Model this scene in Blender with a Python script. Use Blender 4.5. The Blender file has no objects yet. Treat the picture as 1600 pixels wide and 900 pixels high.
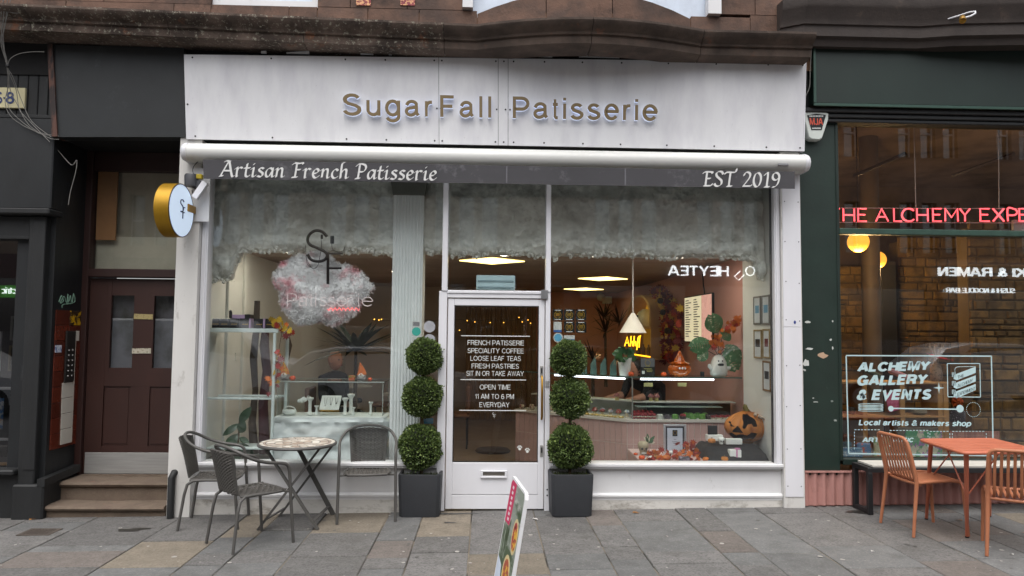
import bpy,bmesh,math,random
from mathutils import Vector,Matrix,noise as mnoise
R = math.radians
PI = math.pi
rnd = random.Random(11)
SC = bpy.context.scene
COL = SC.collection

# ---------------------------------------------------------------- camera
YAW,PITCH,ROLL = R(1.997),R(3.369),R(0.554)
CAM = Vector((0,-7.2,1.6))
_f = Vector((math.sin(YAW)*math.cos(PITCH),math.cos(YAW)*math.cos(PITCH),math.sin(PITCH)))
_r0 = Vector((math.cos(YAW),-math.sin(YAW),0));_u0 = _r0.cross(_f)
_r = _r0*math.cos(ROLL) + _u0*math.sin(ROLL);_u = -_r0*math.sin(ROLL) + _u0*math.cos(ROLL)
cd = bpy.data.cameras.new('camera');cam = bpy.data.objects.new('camera',cd);COL.objects.link(cam)
m = Matrix.Identity(4)
for i in range(3):
    m[i][0],m[i][1],m[i][2],m[i][3] = _r[i],_u[i],-_f[i],CAM[i]
cam.matrix_world = m
cd.sensor_width = 36;cd.lens = 1160/1600*36;cd.clip_start = .05;cd.clip_end = 1000
SC.camera = cam
# ---------------------------------------------------------------- sky, sun, exposure
w = bpy.data.worlds.new('World');SC.world = w;w.use_nodes = True
nt = w.node_tree;nt.nodes.clear()
sky = nt.nodes.new('ShaderNodeTexSky');sky.sky_type = 'NISHITA';sky.sun_disc = False
sky.sun_elevation = R(66);sky.sun_rotation = R(190);sky.dust_density = 4;sky.air_density = 1.0
hsv = nt.nodes.new('ShaderNodeHueSaturation');hsv.inputs['Saturation'].default_value = .28
bgn = nt.nodes.new('ShaderNodeBackground');bgn.inputs['Strength'].default_value = .15
wo = nt.nodes.new('ShaderNodeOutputWorld')
nt.links.new(sky.outputs[0],hsv.inputs['Color']);nt.links.new(hsv.outputs[0],bgn.inputs['Color']);nt.links.new(bgn.outputs[0],wo.inputs[0])
sd = bpy.data.lights.new('sun','SUN');sd.energy = 1.0;sd.angle = R(75);sd.color = (1,.97,.93)
sun = bpy.data.objects.new('sun',sd);COL.objects.link(sun)
# sun stands behind the camera, high over the street, its light diffused by the cloud
sdir = Vector((math.sin(R(190))*math.cos(R(66)),math.cos(R(190))*math.cos(R(66)),math.sin(R(66))))
sun.rotation_euler = sdir.to_track_quat('Z','Y').to_euler();sun.location = sdir*40
vs = SC.view_settings;vs.view_transform = 'Standard';vs.look = 'None';vs.exposure = .84;vs.gamma = 1;vs.use_curve_mapping = False
cy = SC.cycles
cy.use_denoising = True;cy.max_bounces = 10;cy.transparent_max_bounces = 24;cy.glossy_bounces = 4;cy.diffuse_bounces = 4;cy.transmission_bounces = 6
cy.caustics_reflective = False;cy.caustics_refractive = False;cy.sample_clamp_indirect = 6

# ---------------------------------------------------------------- rays from the photograph to real places
def ray(px,py): return _r*((px-800)/1160) - _u*((py-450)/1160) + _f
def P(px,py,Y):                       # the point at depth Y that shows at this spot
    d = ray(px,py);return CAM + d*((Y-CAM.y)/d.y)
G0,GS = -.100,.0148
def gz(x): return G0 + GS*x
def G(px,py):                          # the spot on the sloping pavement
    d = ray(px,py);t = (G0 + GS*CAM.x - CAM.z)/(d.z - GS*d.x);return CAM + d*t
def PZ(px,py,z):
    d = ray(px,py);return CAM + d*((z-CAM.z)/d.z)
def PXW(px,py,x):                     # on a side wall x = const
    d = ray(px,py);return CAM + d*((x-CAM.x)/d.x)

# ---------------------------------------------------------------- materials
MATS = {}
def lin(c):
    if isinstance(c,str):
        c = [int(c[i:i+2],16)/255 for i in (0,2,4)]
        c = [v/12.92 if v <= .04045 else ((v+.055)/1.055)**2.4 for v in c]
    return (c[0],c[1],c[2],1)
def mat(name,col,rough=.6,metal=0,var=.12,vscale=6,col2=None,mix2=(.45,.6),scale2=4,detail2=6,
        bump=0,bscale=60,rand=0,emit=0,ecol=None,spec=.5,stretch=None,coat=0,dirt=None,trans=0,third=None):
    """procedural principled: base colour with soft noise, an optional second colour in patches, bump and per-object variation"""
    if name in MATS: return MATS[name]
    M = bpy.data.materials.new(name);M.use_nodes = True;n = M.node_tree.nodes;l = M.node_tree.links
    b = n['Principled BSDF'];MATS[name] = M
    tc = n.new('ShaderNodeTexCoord');src = tc.outputs['Object']
    geo = n.new('ShaderNodeNewGeometry')
    mp = n.new('ShaderNodeMapping');l.new(geo.outputs['Position'] if rand != -1 else src,mp.inputs[0])
    if stretch: mp.inputs['Scale'].default_value = stretch
    def nz(sc,det=4,rough_=.6):
        t = n.new('ShaderNodeTexNoise');t.inputs['Scale'].default_value = sc;t.inputs['Detail'].default_value = det
        t.inputs['Roughness'].default_value = rough_;l.new(mp.outputs[0],t.inputs['Vector']);return t
    def mixc(a,bcol,fac,mode='MIX'):
        x = n.new('ShaderNodeMix');x.data_type = 'RGBA';x.blend_type = mode;x.clamp_factor = True
        if isinstance(fac,float): x.inputs[0].default_value = fac
        else: l.new(fac,x.inputs[0])
        for s,v in ((6,a),(7,bcol)):
            if isinstance(v,tuple): x.inputs[s].default_value = v
            else: l.new(v,x.inputs[s])
        return x.outputs[2]
    def ramp(sock,lo,hi):
        r = n.new('ShaderNodeMapRange');r.inputs[1].default_value = lo;r.inputs[2].default_value = hi
        l.new(sock,r.inputs[0]);return r.outputs[0]
    cur = lin(col)
    if col2: cur = mixc(cur,lin(col2),ramp(nz(scale2,detail2).outputs[0],*mix2))
    if third: cur = mixc(cur,lin(third[0]),ramp(nz(third[1],8,.7).outputs[0],third[2],third[3]))
    if var:
        t = ramp(nz(vscale,5).outputs[0],.3,.7)
        g = n.new('ShaderNodeMapRange');g.inputs[3].default_value = 1-var;g.inputs[4].default_value = 1+var*.6;l.new(t,g.inputs[0])
        h = n.new('ShaderNodeHueSaturation');l.new(g.outputs[0],h.inputs['Value'])
        if isinstance(cur,tuple): h.inputs['Color'].default_value = cur
        else: l.new(cur,h.inputs['Color'])
        cur = h.outputs[0]
    if rand > 0:
        oi = n.new('ShaderNodeObjectInfo');g = n.new('ShaderNodeMapRange');g.inputs[3].default_value = 1-rand;g.inputs[4].default_value = 1+rand
        l.new(oi.outputs['Random'],g.inputs[0]);h = n.new('ShaderNodeHueSaturation');l.new(g.outputs[0],h.inputs['Value'])
        if isinstance(cur,tuple): h.inputs['Color'].default_value = cur
        else: l.new(cur,h.inputs['Color'])
        cur = h.outputs[0]
    if dirt: cur = mixc(cur,lin(dirt[0]),ramp(nz(dirt[1],9,.75).outputs[0],dirt[2],dirt[3]))
    if isinstance(cur,tuple): b.inputs['Base Color'].default_value = cur
    else: l.new(cur,b.inputs['Base Color'])
    rr = n.new('ShaderNodeMapRange');rr.inputs[3].default_value = max(0,rough-.08);rr.inputs[4].default_value = min(1,rough+.1)
    l.new(nz(vscale*2.3,4).outputs[0],rr.inputs[0]);l.new(rr.outputs[0],b.inputs['Roughness'])
    b.inputs['Metallic'].default_value = metal;b.inputs['Specular IOR Level'].default_value = spec
    b.inputs['Coat Weight'].default_value = coat;b.inputs['Transmission Weight'].default_value = trans
    if emit:
        b.inputs['Emission Strength'].default_value = emit;b.inputs['Emission Color'].default_value = lin(ecol or col)
    if bump:
        bp = n.new('ShaderNodeBump');bp.inputs['Strength'].default_value = bump;bp.inputs['Distance'].default_value = .01
        l.new(nz(bscale,6,.65).outputs[0],bp.inputs['Height']);l.new(bp.outputs[0],b.inputs['Normal'])
    return M
def glass(name,tint=(1,1,1),ior=1.5,gain=1.0,wav=0):
    """clear pane: passes light straight through, mirrors the street by Fresnel on its outer faces"""
    if name in MATS: return MATS[name]
    M = bpy.data.materials.new(name);M.use_nodes = True;n = M.node_tree.nodes;l = M.node_tree.links;n.clear()
    o = n.new('ShaderNodeOutputMaterial');mx = n.new('ShaderNodeMixShader');t = n.new('ShaderNodeBsdfTransparent');g = n.new('ShaderNodeBsdfGlossy')
    t.inputs[0].default_value = (*tint,1);g.inputs['Roughness'].default_value = 0.0
    fr = n.new('ShaderNodeFresnel');fr.inputs[0].default_value = ior
    ge = n.new('ShaderNodeNewGeometry');inv = n.new('ShaderNodeMath');inv.operation = 'SUBTRACT';inv.inputs[0].default_value = 1
    l.new(ge.outputs['Backfacing'],inv.inputs[1])
    mu = n.new('ShaderNodeMath');mu.operation = 'MULTIPLY';l.new(fr.outputs[0],mu.inputs[0]);l.new(inv.outputs[0],mu.inputs[1])
    m2 = n.new('ShaderNodeMath');m2.operation = 'MULTIPLY';m2.inputs[1].default_value = gain;m2.use_clamp = True;l.new(mu.outputs[0],m2.inputs[0])
    if wav:
        tx = n.new('ShaderNodeTexNoise');tx.inputs['Scale'].default_value = 1.3;bp = n.new('ShaderNodeBump');bp.inputs['Strength'].default_value = wav
        bp.inputs['Distance'].default_value = .01
        l.new(ge.outputs['Position'],tx.inputs['Vector']);l.new(tx.outputs[0],bp.inputs['Height']);l.new(bp.outputs[0],g.inputs['Normal'])
    l.new(m2.outputs[0],mx.inputs[0]);l.new(t.outputs[0],mx.inputs[1]);l.new(g.outputs[0],mx.inputs[2]);l.new(mx.outputs[0],o.inputs[0])
    MATS[name] = M;return M
def emis(name,col,s):
    if name in MATS: return MATS[name]
    M = bpy.data.materials.new(name);M.use_nodes = True;b = M.node_tree.nodes['Principled BSDF']
    b.inputs['Base Color'].default_value = lin(col);b.inputs['Emission Color'].default_value = lin(col);b.inputs['Emission Strength'].default_value = s
    MATS[name] = M;return M

# ---------------------------------------------------------------- mesh building
WPOS = {}
def wpos(o):
    return WPOS.get(o.name,Vector((0,0,0))) if o else Vector((0,0,0))
class MB:
    def __init__(s): s.v = [];s.f = [];s.mi = [];s.cur = 0
    def add(s,vs,fs):
        k = len(s.v);s.v += [tuple(p) for p in vs];s.f += [tuple(i+k for i in f) for f in fs];s.mi += [s.cur]*len(fs);return s
    def hexa(s,c):                      # 8 corners: bottom ring (4, ccw from above), top ring
        return s.add(c,[(3,2,1,0),(4,5,6,7),(0,1,5,4),(1,2,6,5),(2,3,7,6),(3,0,4,7)])
    def box(s,x0,x1,y0,y1,z0,z1):
        return s.hexa([(x0,y0,z0),(x1,y0,z0),(x1,y1,z0),(x0,y1,z0),(x0,y0,z1),(x1,y0,z1),(x1,y1,z1),(x0,y1,z1)])
    def rbox(s,x0,x1,y0,y1,z0,z1,b=.006):   # box with chamfered edges
        b = min(b,(x1-x0)*.3,(y1-y0)*.3,(z1-z0)*.3)
        vs = [];idx = {}
        for ix,X in enumerate((x0,x1)):
            for iy,Y in enumerate((y0,y1)):
                for iz,Z in enumerate((z0,z1)):
                    sx,sy,sz = (1,-1)[ix],(1,-1)[iy],(1,-1)[iz]
                    idx[ix,iy,iz,0] = len(vs);vs.append((X,Y+sy*b,Z+sz*b))
                    idx[ix,iy,iz,1] = len(vs);vs.append((X+sx*b,Y,Z+sz*b))
                    idx[ix,iy,iz,2] = len(vs);vs.append((X+sx*b,Y+sy*b,Z))
        fs = []
        def q(*k): fs.append(tuple(idx[i] for i in k))
        q((0,0,0,0),(0,0,1,0),(0,1,1,0),(0,1,0,0));q((1,0,0,0),(1,1,0,0),(1,1,1,0),(1,0,1,0))
        q((0,0,0,1),(1,0,0,1),(1,0,1,1),(0,0,1,1));q((0,1,0,1),(0,1,1,1),(1,1,1,1),(1,1,0,1))
        q((0,0,0,2),(0,1,0,2),(1,1,0,2),(1,0,0,2));q((0,0,1,2),(1,0,1,2),(1,1,1,2),(0,1,1,2))
        for iy in (0,1):
            for iz in (0,1):
                k = [(0,iy,iz,1),(0,iy,iz,2),(1,iy,iz,2),(1,iy,iz,1)];q(*(k if iy == iz else k[::-1]))
        for ix in (0,1):
            for iz in (0,1):
                k = [(ix,0,iz,0),(ix,0,iz,2),(ix,1,iz,2),(ix,1,iz,0)];q(*(k[::-1] if ix == iz else k))
        for ix in (0,1):
            for iy in (0,1):
                k = [(ix,iy,0,0),(ix,iy,0,1),(ix,iy,1,1),(ix,iy,1,0)];q(*(k if ix == iy else k[::-1]))
        for ix in (0,1):
            for iy in (0,1):
                for iz in (0,1):
                    k = [(ix,iy,iz,0),(ix,iy,iz,1),(ix,iy,iz,2)];q(*(k if (ix+iy+iz) % 2 else k[::-1]))
        return s.add(vs,fs)
    def prism(s,poly,axis,a,b):      # poly of 2-d points extruded along an axis: 'x' -> (y,z), 'y' -> (x,z), 'z' -> (x,y)
        f = {'x': lambda p,t: (t,p[0],p[1]),'y': lambda p,t: (p[0],t,p[1]),'z': lambda p,t: (p[0],p[1],t)}[axis]
        n = len(poly);vs = [f(p,a) for p in poly] + [f(p,b) for p in poly]
        fs = [tuple(range(n))[::-1],tuple(range(n,2*n))] + [(i,(i+1) % n,n+(i+1) % n,n+i) for i in range(n)]
        return s.add(vs,fs)
    def loft(s,rings,closed=True,caps=True):
        n = len(rings[0]);k0 = [];vs = [p for r in rings for p in r];fs = []
        for j in range(len(rings)-1):
            for i in range(n if closed else n-1):
                a = j*n+i;b_ = j*n+(i+1) % n;fs.append((a,b_,b_+n,a+n))
        if caps and closed:
            fs.append(tuple(range(n))[::-1]);fs.append(tuple(range((len(rings)-1)*n,len(rings)*n)))
        return s.add(vs,fs)
    def tube(s,path,r,n=8,closed=False,caps=True,flat=1.0):
        path = [Vector(p) for p in path];N = len(path);rs = r if isinstance(r,(list,tuple)) else [r]*N
        rings = [];up = None
        for i in range(N):
            if closed: d = path[(i+1) % N]-path[i-1]
            else: d = path[min(i+1,N-1)]-path[max(i-1,0)]
            if d.length < 1e-9: d = Vector((0,0,1))
            d.normalize()
            if up is None: up = Vector((0,0,1)) if abs(d.z) < .9 else Vector((0,1,0))
            sd_ = d.cross(up)
            if sd_.length < 1e-5: sd_ = d.cross(Vector((1,.3,0)))
            sd_.normalize();up2 = sd_.cross(d).normalized();up = up2
            rings.append([path[i] + sd_*math.cos(2*PI*k/n)*rs[i] + up2*math.sin(2*PI*k/n)*rs[i]*flat for k in range(n)])
        if closed: rings.append(rings[0]);
        return s.loft(rings,True,caps and not closed)
    def lathe(s,prof,c=(0,0,0),n=16,sx=1,sy=1,ripple=None):    # profile of (radius, z)
        c = Vector(c);rings = []
        for r,z in prof:
            rings.append([c + Vector((max(r,1e-4)*math.cos(2*PI*k/n)*sx*(ripple(2*PI*k/n) if ripple else 1),max(r,1e-4)*math.sin(2*PI*k/n)*sy*(ripple(2*PI*k/n) if ripple else 1),z)) for k in range(n)])
        return s.loft(rings,True,True)
    def ball(s,c,r,n=12,m_=8,sz=1,f=None):
        return s.lathe([(r*math.sin(PI*i/m_),-r*sz*math.cos(PI*i/m_)) for i in range(m_+1)],c,n,ripple=f)
    def xf(s,M):
        s.v = [tuple(M @ Vector(p)) for p in s.v];return s
    def build(s,name,mats,parent=None,smooth=None,origin=None,local=False,kind=None):
        me = bpy.data.meshes.new(name)
        o0 = Vector((0,0,0))
        if not local:
            o0 = wpos(parent) if parent else (Vector(origin) if origin is not None else s.base())
        if origin is not None and local: o0 = Vector((0,0,0))
        me.from_pydata([(p[0]-o0.x,p[1]-o0.y,p[2]-o0.z) for p in s.v],[],s.f)
        if not isinstance(mats,(list,tuple)): mats = [mats]
        for q in mats: me.materials.append(q)
        if len(mats) > 1: me.polygons.foreach_set('material_index',s.mi)
        if smooth is not None:
            me.polygons.foreach_set('use_smooth',[True]*len(me.polygons));me.set_sharp_from_angle(angle=R(smooth))
        if len(s.f) < 30000:
            bm = bmesh.new();bm.from_mesh(me);bmesh.ops.recalc_face_normals(bm,faces=bm.faces);bm.to_mesh(me);bm.free()
        me.update()
        o = bpy.data.objects.new(name,me);COL.objects.link(o)
        if parent: o.parent = parent;WPOS[o.name] = wpos(parent)
        else:
            o.location = o0;WPOS[o.name] = o0.copy()
        if kind: o['kind'] = kind
        return o
    def base(s):
        xs = [p[0] for p in s.v];ys = [p[1] for p in s.v];zs = [p[2] for p in s.v]
        return Vector(((min(xs)+max(xs))/2,(min(ys)+max(ys))/2,min(zs)))
def tag(o,label,cat,group=None,kind=None):
    o['label'] = label;o['category'] = cat
    if group: o['group'] = group
    if kind: o['kind'] = kind
    return o
def struct(o,label=None,cat=None):
    o['kind'] = 'structure'
    if label: o['label'] = label
    if cat: o['category'] = cat
    return o
def thing(name,label,cat,loc=(0,0,0),rz=0,group=None):
    o = bpy.data.objects.new(name,None);COL.objects.link(o);o.location = loc;o.rotation_euler.z = rz;o.empty_display_size = .1
    WPOS[o.name] = Vector(loc) if rz == 0 else Vector((0,0,0))
    return tag(o,label,cat,group)
def dup(root,loc,rz=0,label=None,group=None,scale=None):
    r = root.copy();COL.objects.link(r);r.location = loc;r.rotation_euler.z = rz
    if scale: r.scale = scale
    if label: r['label'] = label
    if group: r['group'] = group
    for ch in list(root.children):
        c = ch.copy();COL.objects.link(c);c.parent = r
        for g in list(ch.children):
            d = g.copy();COL.objects.link(d);d.parent = c
    return r
def inst(me_obj,name,loc,rot=(0,0,0),scale=(1,1,1),parent=None,m=None):
    """another object on the same mesh data; loc in world when the parent is unrotated"""
    o = bpy.data.objects.new(name,me_obj.data);COL.objects.link(o)
    o.location = Vector(loc)-wpos(parent) if parent else loc
    o.rotation_euler = rot;o.scale = scale
    if parent: o.parent = parent
    WPOS[o.name] = Vector(loc)
    return o
# ---------------------------------------------------------------- lettering: a plain sans drawn as pen strokes
def arc(cx,cy,rx,ry,a0,a1,n=8): return [(cx+rx*math.cos(R(a0+(a1-a0)*i/n)),cy+ry*math.sin(R(a0+(a1-a0)*i/n))) for i in range(n+1)]
_bowl = arc(.26,.37,.26,.33,0,360,16)
SG = {
 'A': (.72,[[(0,0),(.31,.95),(.41,.95),(.72,0)],[(.13,.32),(.59,.32)]]),'B': (.62,[[(0,.05),(0,.95),(.32,.95)]+arc(.36,.73,.22,.22,90,-90)+[(0,.51)],[(.32,.51)]+arc(.38,.28,.25,.23,90,-90)+[(0,.05)]]),
 'C': (.68,[arc(.36,.5,.36,.46,38,322,16)]),'D': (.66,[[(0,.05),(0,.95),(.24,.95)]+arc(.26,.5,.40,.45,90,-90,10)+[(0,.05)]]),
 'E': (.54,[[(.54,.95),(0,.95),(0,.05),(.55,.05)],[(0,.52),(.49,.52)]]),'F': (.50,[[(.52,.95),(0,.95),(0,0)],[(0,.50),(.46,.50)]]),
 'G': (.72,[arc(.36,.5,.36,.46,42,330,16)+[(.70,.45),(.40,.45)],[(.70,.45),(.70,0)]]),'H': (.62,[[(0,0),(0,1)],[(.62,0),(.62,1)],[(0,.52),(.62,.52)]]),'I': (.02,[[(0,0),(0,1)]]),
 'J': (.42,[[(.42,1),(.42,.25)]+arc(.22,.25,.20,.20,0,-170)]),'K': (.60,[[(0,0),(0,1)],[(.60,1),(.02,.40)],[(.2,.58),(.62,0)]]),'L': (.48,[[(0,1),(0,.05),(.50,.05)]]),
 'M': (.74,[[(0,0),(0,.97),(.06,.97),(.37,.06),(.68,.97),(.74,.97),(.74,0)]]),'N': (.62,[[(0,0),(0,.96),(.06,.96),(.56,.04),(.62,.04),(.62,1)]]),'O': (.76,[arc(.38,.5,.38,.46,0,360,20)]),
 'P': (.58,[[(0,0),(0,.95),(.32,.95)]+arc(.34,.69,.26,.26,90,-90)+[(0,.43)]]),'R': (.62,[[(0,0),(0,.95),(.32,.95)]+arc(.34,.71,.26,.24,90,-90)+[(0,.47)],[(.34,.47),(.54,.36),(.58,0)]]),
 'S': (.58,[arc(.29,.74,.25,.21,25,180,8)+[(.06,.64),(.16,.55),(.42,.46),(.54,.36)]+arc(.29,.265,.27,.22,10,-165,9)]),'T': (.62,[[(0,.95),(.62,.95)],[(.31,.95),(.31,0)]]),
 'U': (.62,[[(0,1),(0,.32)]+arc(.31,.33,.31,.29,180,360,10)+[(.62,1)]]),'V': (.66,[[(0,1),(.33,.04),(.66,1)]]),'W': (.94,[[(0,1),(.24,.05),(.47,.95),(.70,.05),(.94,1)]]),'X': (.62,[[(0,1),(.62,0)],[(.62,1),(0,0)]]),'Y': (.66,[[(0,1),(.33,.44),(.66,1)],[(.33,.44),(.33,0)]]),
 'a': (.52,[[(.02,.52)]+arc(.25,.52,.21,.18,165,20,8)+[(.46,.14),(.53,.05)],[(.46,.44),(.22,.39)]+arc(.20,.22,.19,.17,100,300,9)+[(.40,.14),(.46,.26)]]),'b': (.52,[[(0,1),(0,0)],_bowl]),'c': (.48,[arc(.27,.37,.26,.33,45,315,14)]),'d': (.52,[[(.52,1),(.52,0)],_bowl]),
 'e': (.52,[[(.02,.39),(.50,.39)]+arc(.26,.37,.25,.33,8,322,18)]),'g': (.52,[_bowl,[(.52,.72),(.52,-.02)]+arc(.26,-.02,.26,.22,0,-160,8)]),'h': (.48,[[(0,1),(0,0)],[(0,.44)]+arc(.25,.46,.23,.24,160,0,8)+[(.48,0)]]),'i': (.02,[[(0,0),(0,.72)],[(0,.88),(0,1)]]),
 'k': (.46,[[(0,0),(0,1)],[(.44,.72),(.02,.28)],[(.16,.42),(.46,0)]]),'l': (.02,[[(0,0),(0,1)]]),'m': (.80,[[(0,.72),(0,0)],[(0,.46)]+arc(.21,.47,.19,.23,160,0,8)+[(.40,0)],[(.40,.46)]+arc(.61,.47,.19,.23,160,0,8)+[(.80,0)]]),'n': (.48,[[(0,.72),(0,0)],[(0,.44)]+arc(.25,.46,.23,.24,160,0,8)+[(.48,0)]]),
 'o': (.54,[arc(.27,.37,.27,.33,0,360,16)]),'p': (.52,[[(0,.72),(0,-.27)],_bowl]),'r': (.28,[[(0,.72),(0,0)],[(0,.40),(.05,.58),(.15,.67),(.29,.68)]]),'s': (.46,[arc(.23,.53,.19,.16,25,180,7)+[(.10,.43),(.34,.33)]+arc(.23,.205,.21,.165,25,-165,8)]),'t': (.28,[[(.12,.92),(.12,.12),(.17,.05),(.28,.04)],[(0,.68),(.28,.68)]]),'u': (.48,[[(0,.72),(0,.26)]+arc(.23,.26,.23,.22,180,340,8)+[(.48,.3)],[(.48,.72),(.48,0)]]),
 '1': (.26,[[(0,.74),(.2,.84),(.26,.98),(.26,0)]]),'6': (.54,[arc(.27,.31,.27,.28,0,360,16),[(.0,.31),(.02,.62)]+arc(.29,.66,.25,.28,160,35,6)]),'8': (.54,[arc(.27,.73,.22,.22,0,360,14),arc(.27,.27,.27,.25,0,360,14)]),'9': (.54,[arc(.27,.69,.27,.28,0,360,16)]),
 '&': (.68,[[(.68,0),(.16,.66)]+arc(.30,.76,.17,.19,210,-20,9)+[(.36,.58),(.10,.42)]+arc(.24,.25,.22,.21,130,320,8)+[(.60,.46)]]),
}
def ribbon(mb,pts,w,place,depth):
    """a pen stroke of even width with flat ends; place(x, y, t) puts it in the world, t = 0 back, 1 front"""
    n = len(pts);closed = n > 3 and math.hypot(pts[0][0]-pts[-1][0],pts[0][1]-pts[-1][1]) < 1e-4
    Lp,Rp = [],[]
    for i in range(n):
        if closed: p0 = pts[i-1] if i else pts[-2];p2 = pts[i+1] if i < n-1 else pts[1]
        else: p0 = pts[max(i-1,0)];p2 = pts[min(i+1,n-1)]
        p1 = pts[i]
        def dirv(a,b):
            d = math.hypot(b[0]-a[0],b[1]-a[1]);return ((b[0]-a[0])/d,(b[1]-a[1])/d) if d > 1e-7 else None
        d0,d1 = dirv(p0,p1),dirv(p1,p2);d0 = d0 or d1;d1 = d1 or d0
        tx,ty = d0[0]+d1[0],d0[1]+d1[1];l = math.hypot(tx,ty) or 1;nx,ny = -ty/l,tx/l
        c = max(.45,nx*-d1[1]+ny*d1[0]);h = w/2/c
        Lp.append((p1[0]+nx*h,p1[1]+ny*h));Rp.append((p1[0]-nx*h,p1[1]-ny*h))
    rings = [[place(*Lp[i],1),place(*Rp[i],1),place(*Rp[i],0),place(*Lp[i],0)] for i in range(n)]
    mb.loft(rings,True,not closed)
def glyph(mb,ch,w,place):
    for k,st in enumerate(SG[ch][1]):
        ribbon(mb,st,w,(lambda x,y,t,k=k: place(x,y,t+(.04*k if t else 0))),1)
def text_fit(mb,s_,a,b,h,out=(0,-1,0),thick=.004,shear=0,bold=0,up=None,res=2,mirror=False,spacing=1):
    """lettering laid from point a to point b along its baseline, h tall (capital height), its front facing `out`"""
    a = Vector(a);b = Vector(b);out = Vector(out).normalized();d = b-a;L = d.length;d.normalize()
    u = Vector(up) if up else out.cross(d);u.normalize();w = .11+bold*3.4;gap = (.16+bold*2.6)*spacing;x = 0;items = []
    for ch in s_:
        if ch == ' ': x += .40;continue
        items.append((ch,x));x += SG[ch][0]+gap
    k = L/(x-gap+w)
    for ch,x0 in items:
        glyph(mb,ch,w,lambda x,y,t,x0=x0: a + d*((x+x0+w/2)*k) + (u+d*shear)*(y*h) + out*(t*thick))

# ================================================================ materials used all over
M_slab = mat('paving_stone','6b6967',.85,var=.2,vscale=9,rand=.15,bump=.6,bscale=110,third=('4e4c4a',52,.46,.64),dirt=('4c4a46',2.6,.52,.78))
M_slab2 = mat('paving_stone_blue','636362',.85,var=.2,vscale=7,rand=.14,bump=.6,bscale=100,third=('7f7d7a',60,.52,.68),dirt=('484743',2.9,.52,.78))
M_buff = mat('paving_stone_buff','786f62',.88,var=.18,vscale=8,rand=.10,bump=.5,bscale=120,third=('605a50',52,.46,.66),dirt=('6a6358',2.4,.58,.8))
M_pink = mat('paving_stone_brown','6b645f',.88,var=.18,vscale=8,rand=.10,bump=.5,bscale=120,third=('56504b',52,.46,.66),dirt=('5f5850',2.4,.58,.8))
M_joint = mat('joint_mortar','746b5e',.95,var=.3,vscale=14,bump=.4,col2='35322d',mix2=(.45,.55),scale2=1.6)
M_asph = mat('asphalt','4a4a4c',.9,var=.2,vscale=30,bump=.6,bscale=200)
M_kerb = mat('kerb_stone','8a8784',.8,var=.2,rand=.1,bump=.3)
M_stone = mat('red_sandstone','6d5447',.9,var=.25,vscale=4,col2='50413a',mix2=(.42,.62),scale2=2.5,bump=.5,bscale=40,rand=.12,dirt=('2c2420',3.0,.54,.72))
M_mort = mat('stone_mortar','8a6a54',.95,var=.2)
M_corn = mat('weathered_cornice_stone','6a5a50',.9,var=.3,vscale=5,col2='41362f',mix2=(.4,.6),scale2=3,bump=.6,bscale=45,
             third=('7e543d',4.5,.60,.70),dirt=('9a9686',30,.555,.63))
M_corn2 = mat('sooty_cornice_stone','5d4f46',.9,var=.3,vscale=5,col2='463b34',mix2=(.4,.6),scale2=3,bump=.5,bscale=45,third=('6b4634',5,.60,.72))
M_black = mat('black_paint','181a1c',.5,var=.3,vscale=5,bump=.12,bscale=30,dirt=('484a4b',9,.62,.8),stretch=(1,1,.35))
M_blackwood = mat('worn_black_wood','191a1b',.6,var=.35,vscale=8,bump=.3,bscale=50,dirt=('55534f',16,.64,.8),stretch=(1,1,.2))
M_blackfas = mat('charcoal_board','1d2022',.55,var=.22,vscale=3,dirt=('3b3e40',5,.58,.8),bump=.05,bscale=20)
M_void = mat('dark_timber','0d0c0c',.8,var=.2)
M_white = mat('white_paint','d9d9da',.45,var=.07,vscale=3,bump=.1,bscale=30,dirt=('8f8b82',6,.60,.84),stretch=(1,1,.5))
M_whitew = mat('white_worn_paint','cfcdc9',.5,var=.06,vscale=3,bump=.1,bscale=30,dirt=('7d766a',7,.57,.8),stretch=(1,1,.45))
M_alum = mat('white_powder_coat','dcdce0',.35,var=.06,vscale=3,dirt=('a8a49e',5,.62,.86),stretch=(1,1,.3),bump=.05,bscale=20)
M_fascia = mat('white_fascia_board','dedee0',.4,var=.07,vscale=1.6,dirt=('9b9892',45,.63,.74),bump=.25,bscale=1.5,col2='cfced3',mix2=(.45,.75),scale2=3.5,stretch=(1.6,1,.5))
M_glass = glass('window_glass',(.96,.975,.97),1.62,2.2,.04)
M_glassc = glass('case_glass',(.97,.985,.98),1.5,1.0)
M_steel = mat('brushed_steel','a8a7a4',.45,metal=.45,var=.15,vscale=10,stretch=(.3,1,6))
M_brass = mat('brass','a8813a',.35,metal=.9,var=.15)
M_dark = mat('black_plastic','17181a',.45,var=.1)

# ================================================================ ground
def slab_mesh(x0,x1,y0,y1,dz,t=.05):
    b = .004;mb = MB()
    c = [(x0,y0),(x1,y0),(x1,y1),(x0,y1)];ci = [(x0+b,y0+b),(x1-b,y0+b),(x1-b,y1-b),(x0+b,y1-b)]
    vs = [(x,y,gz(x)-t) for x,y in c] + [(x,y,gz(x)+dz-b) for x,y in c] + [(x,y,gz(x)+dz) for x,y in ci]
    mb.add(vs,[(0,1,5,4),(1,2,6,5),(2,3,7,6),(3,0,4,7),(4,5,9,8),(5,6,10,9),(6,7,11,10),(7,4,8,11),(8,9,10,11)])
    return mb
KERB_Y = -4.4
mb = MB();mb.add([(-60,KERB_Y,gz(-60)-.007),(60,KERB_Y,gz(60)-.007),(60,1.2,gz(60)-.007),(-60,1.2,gz(-60)-.007)],[(0,1,2,3)])
pave = struct(mb.build('pavement',M_joint,origin=(0,0,0)))
ROADZ = -.125
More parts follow.
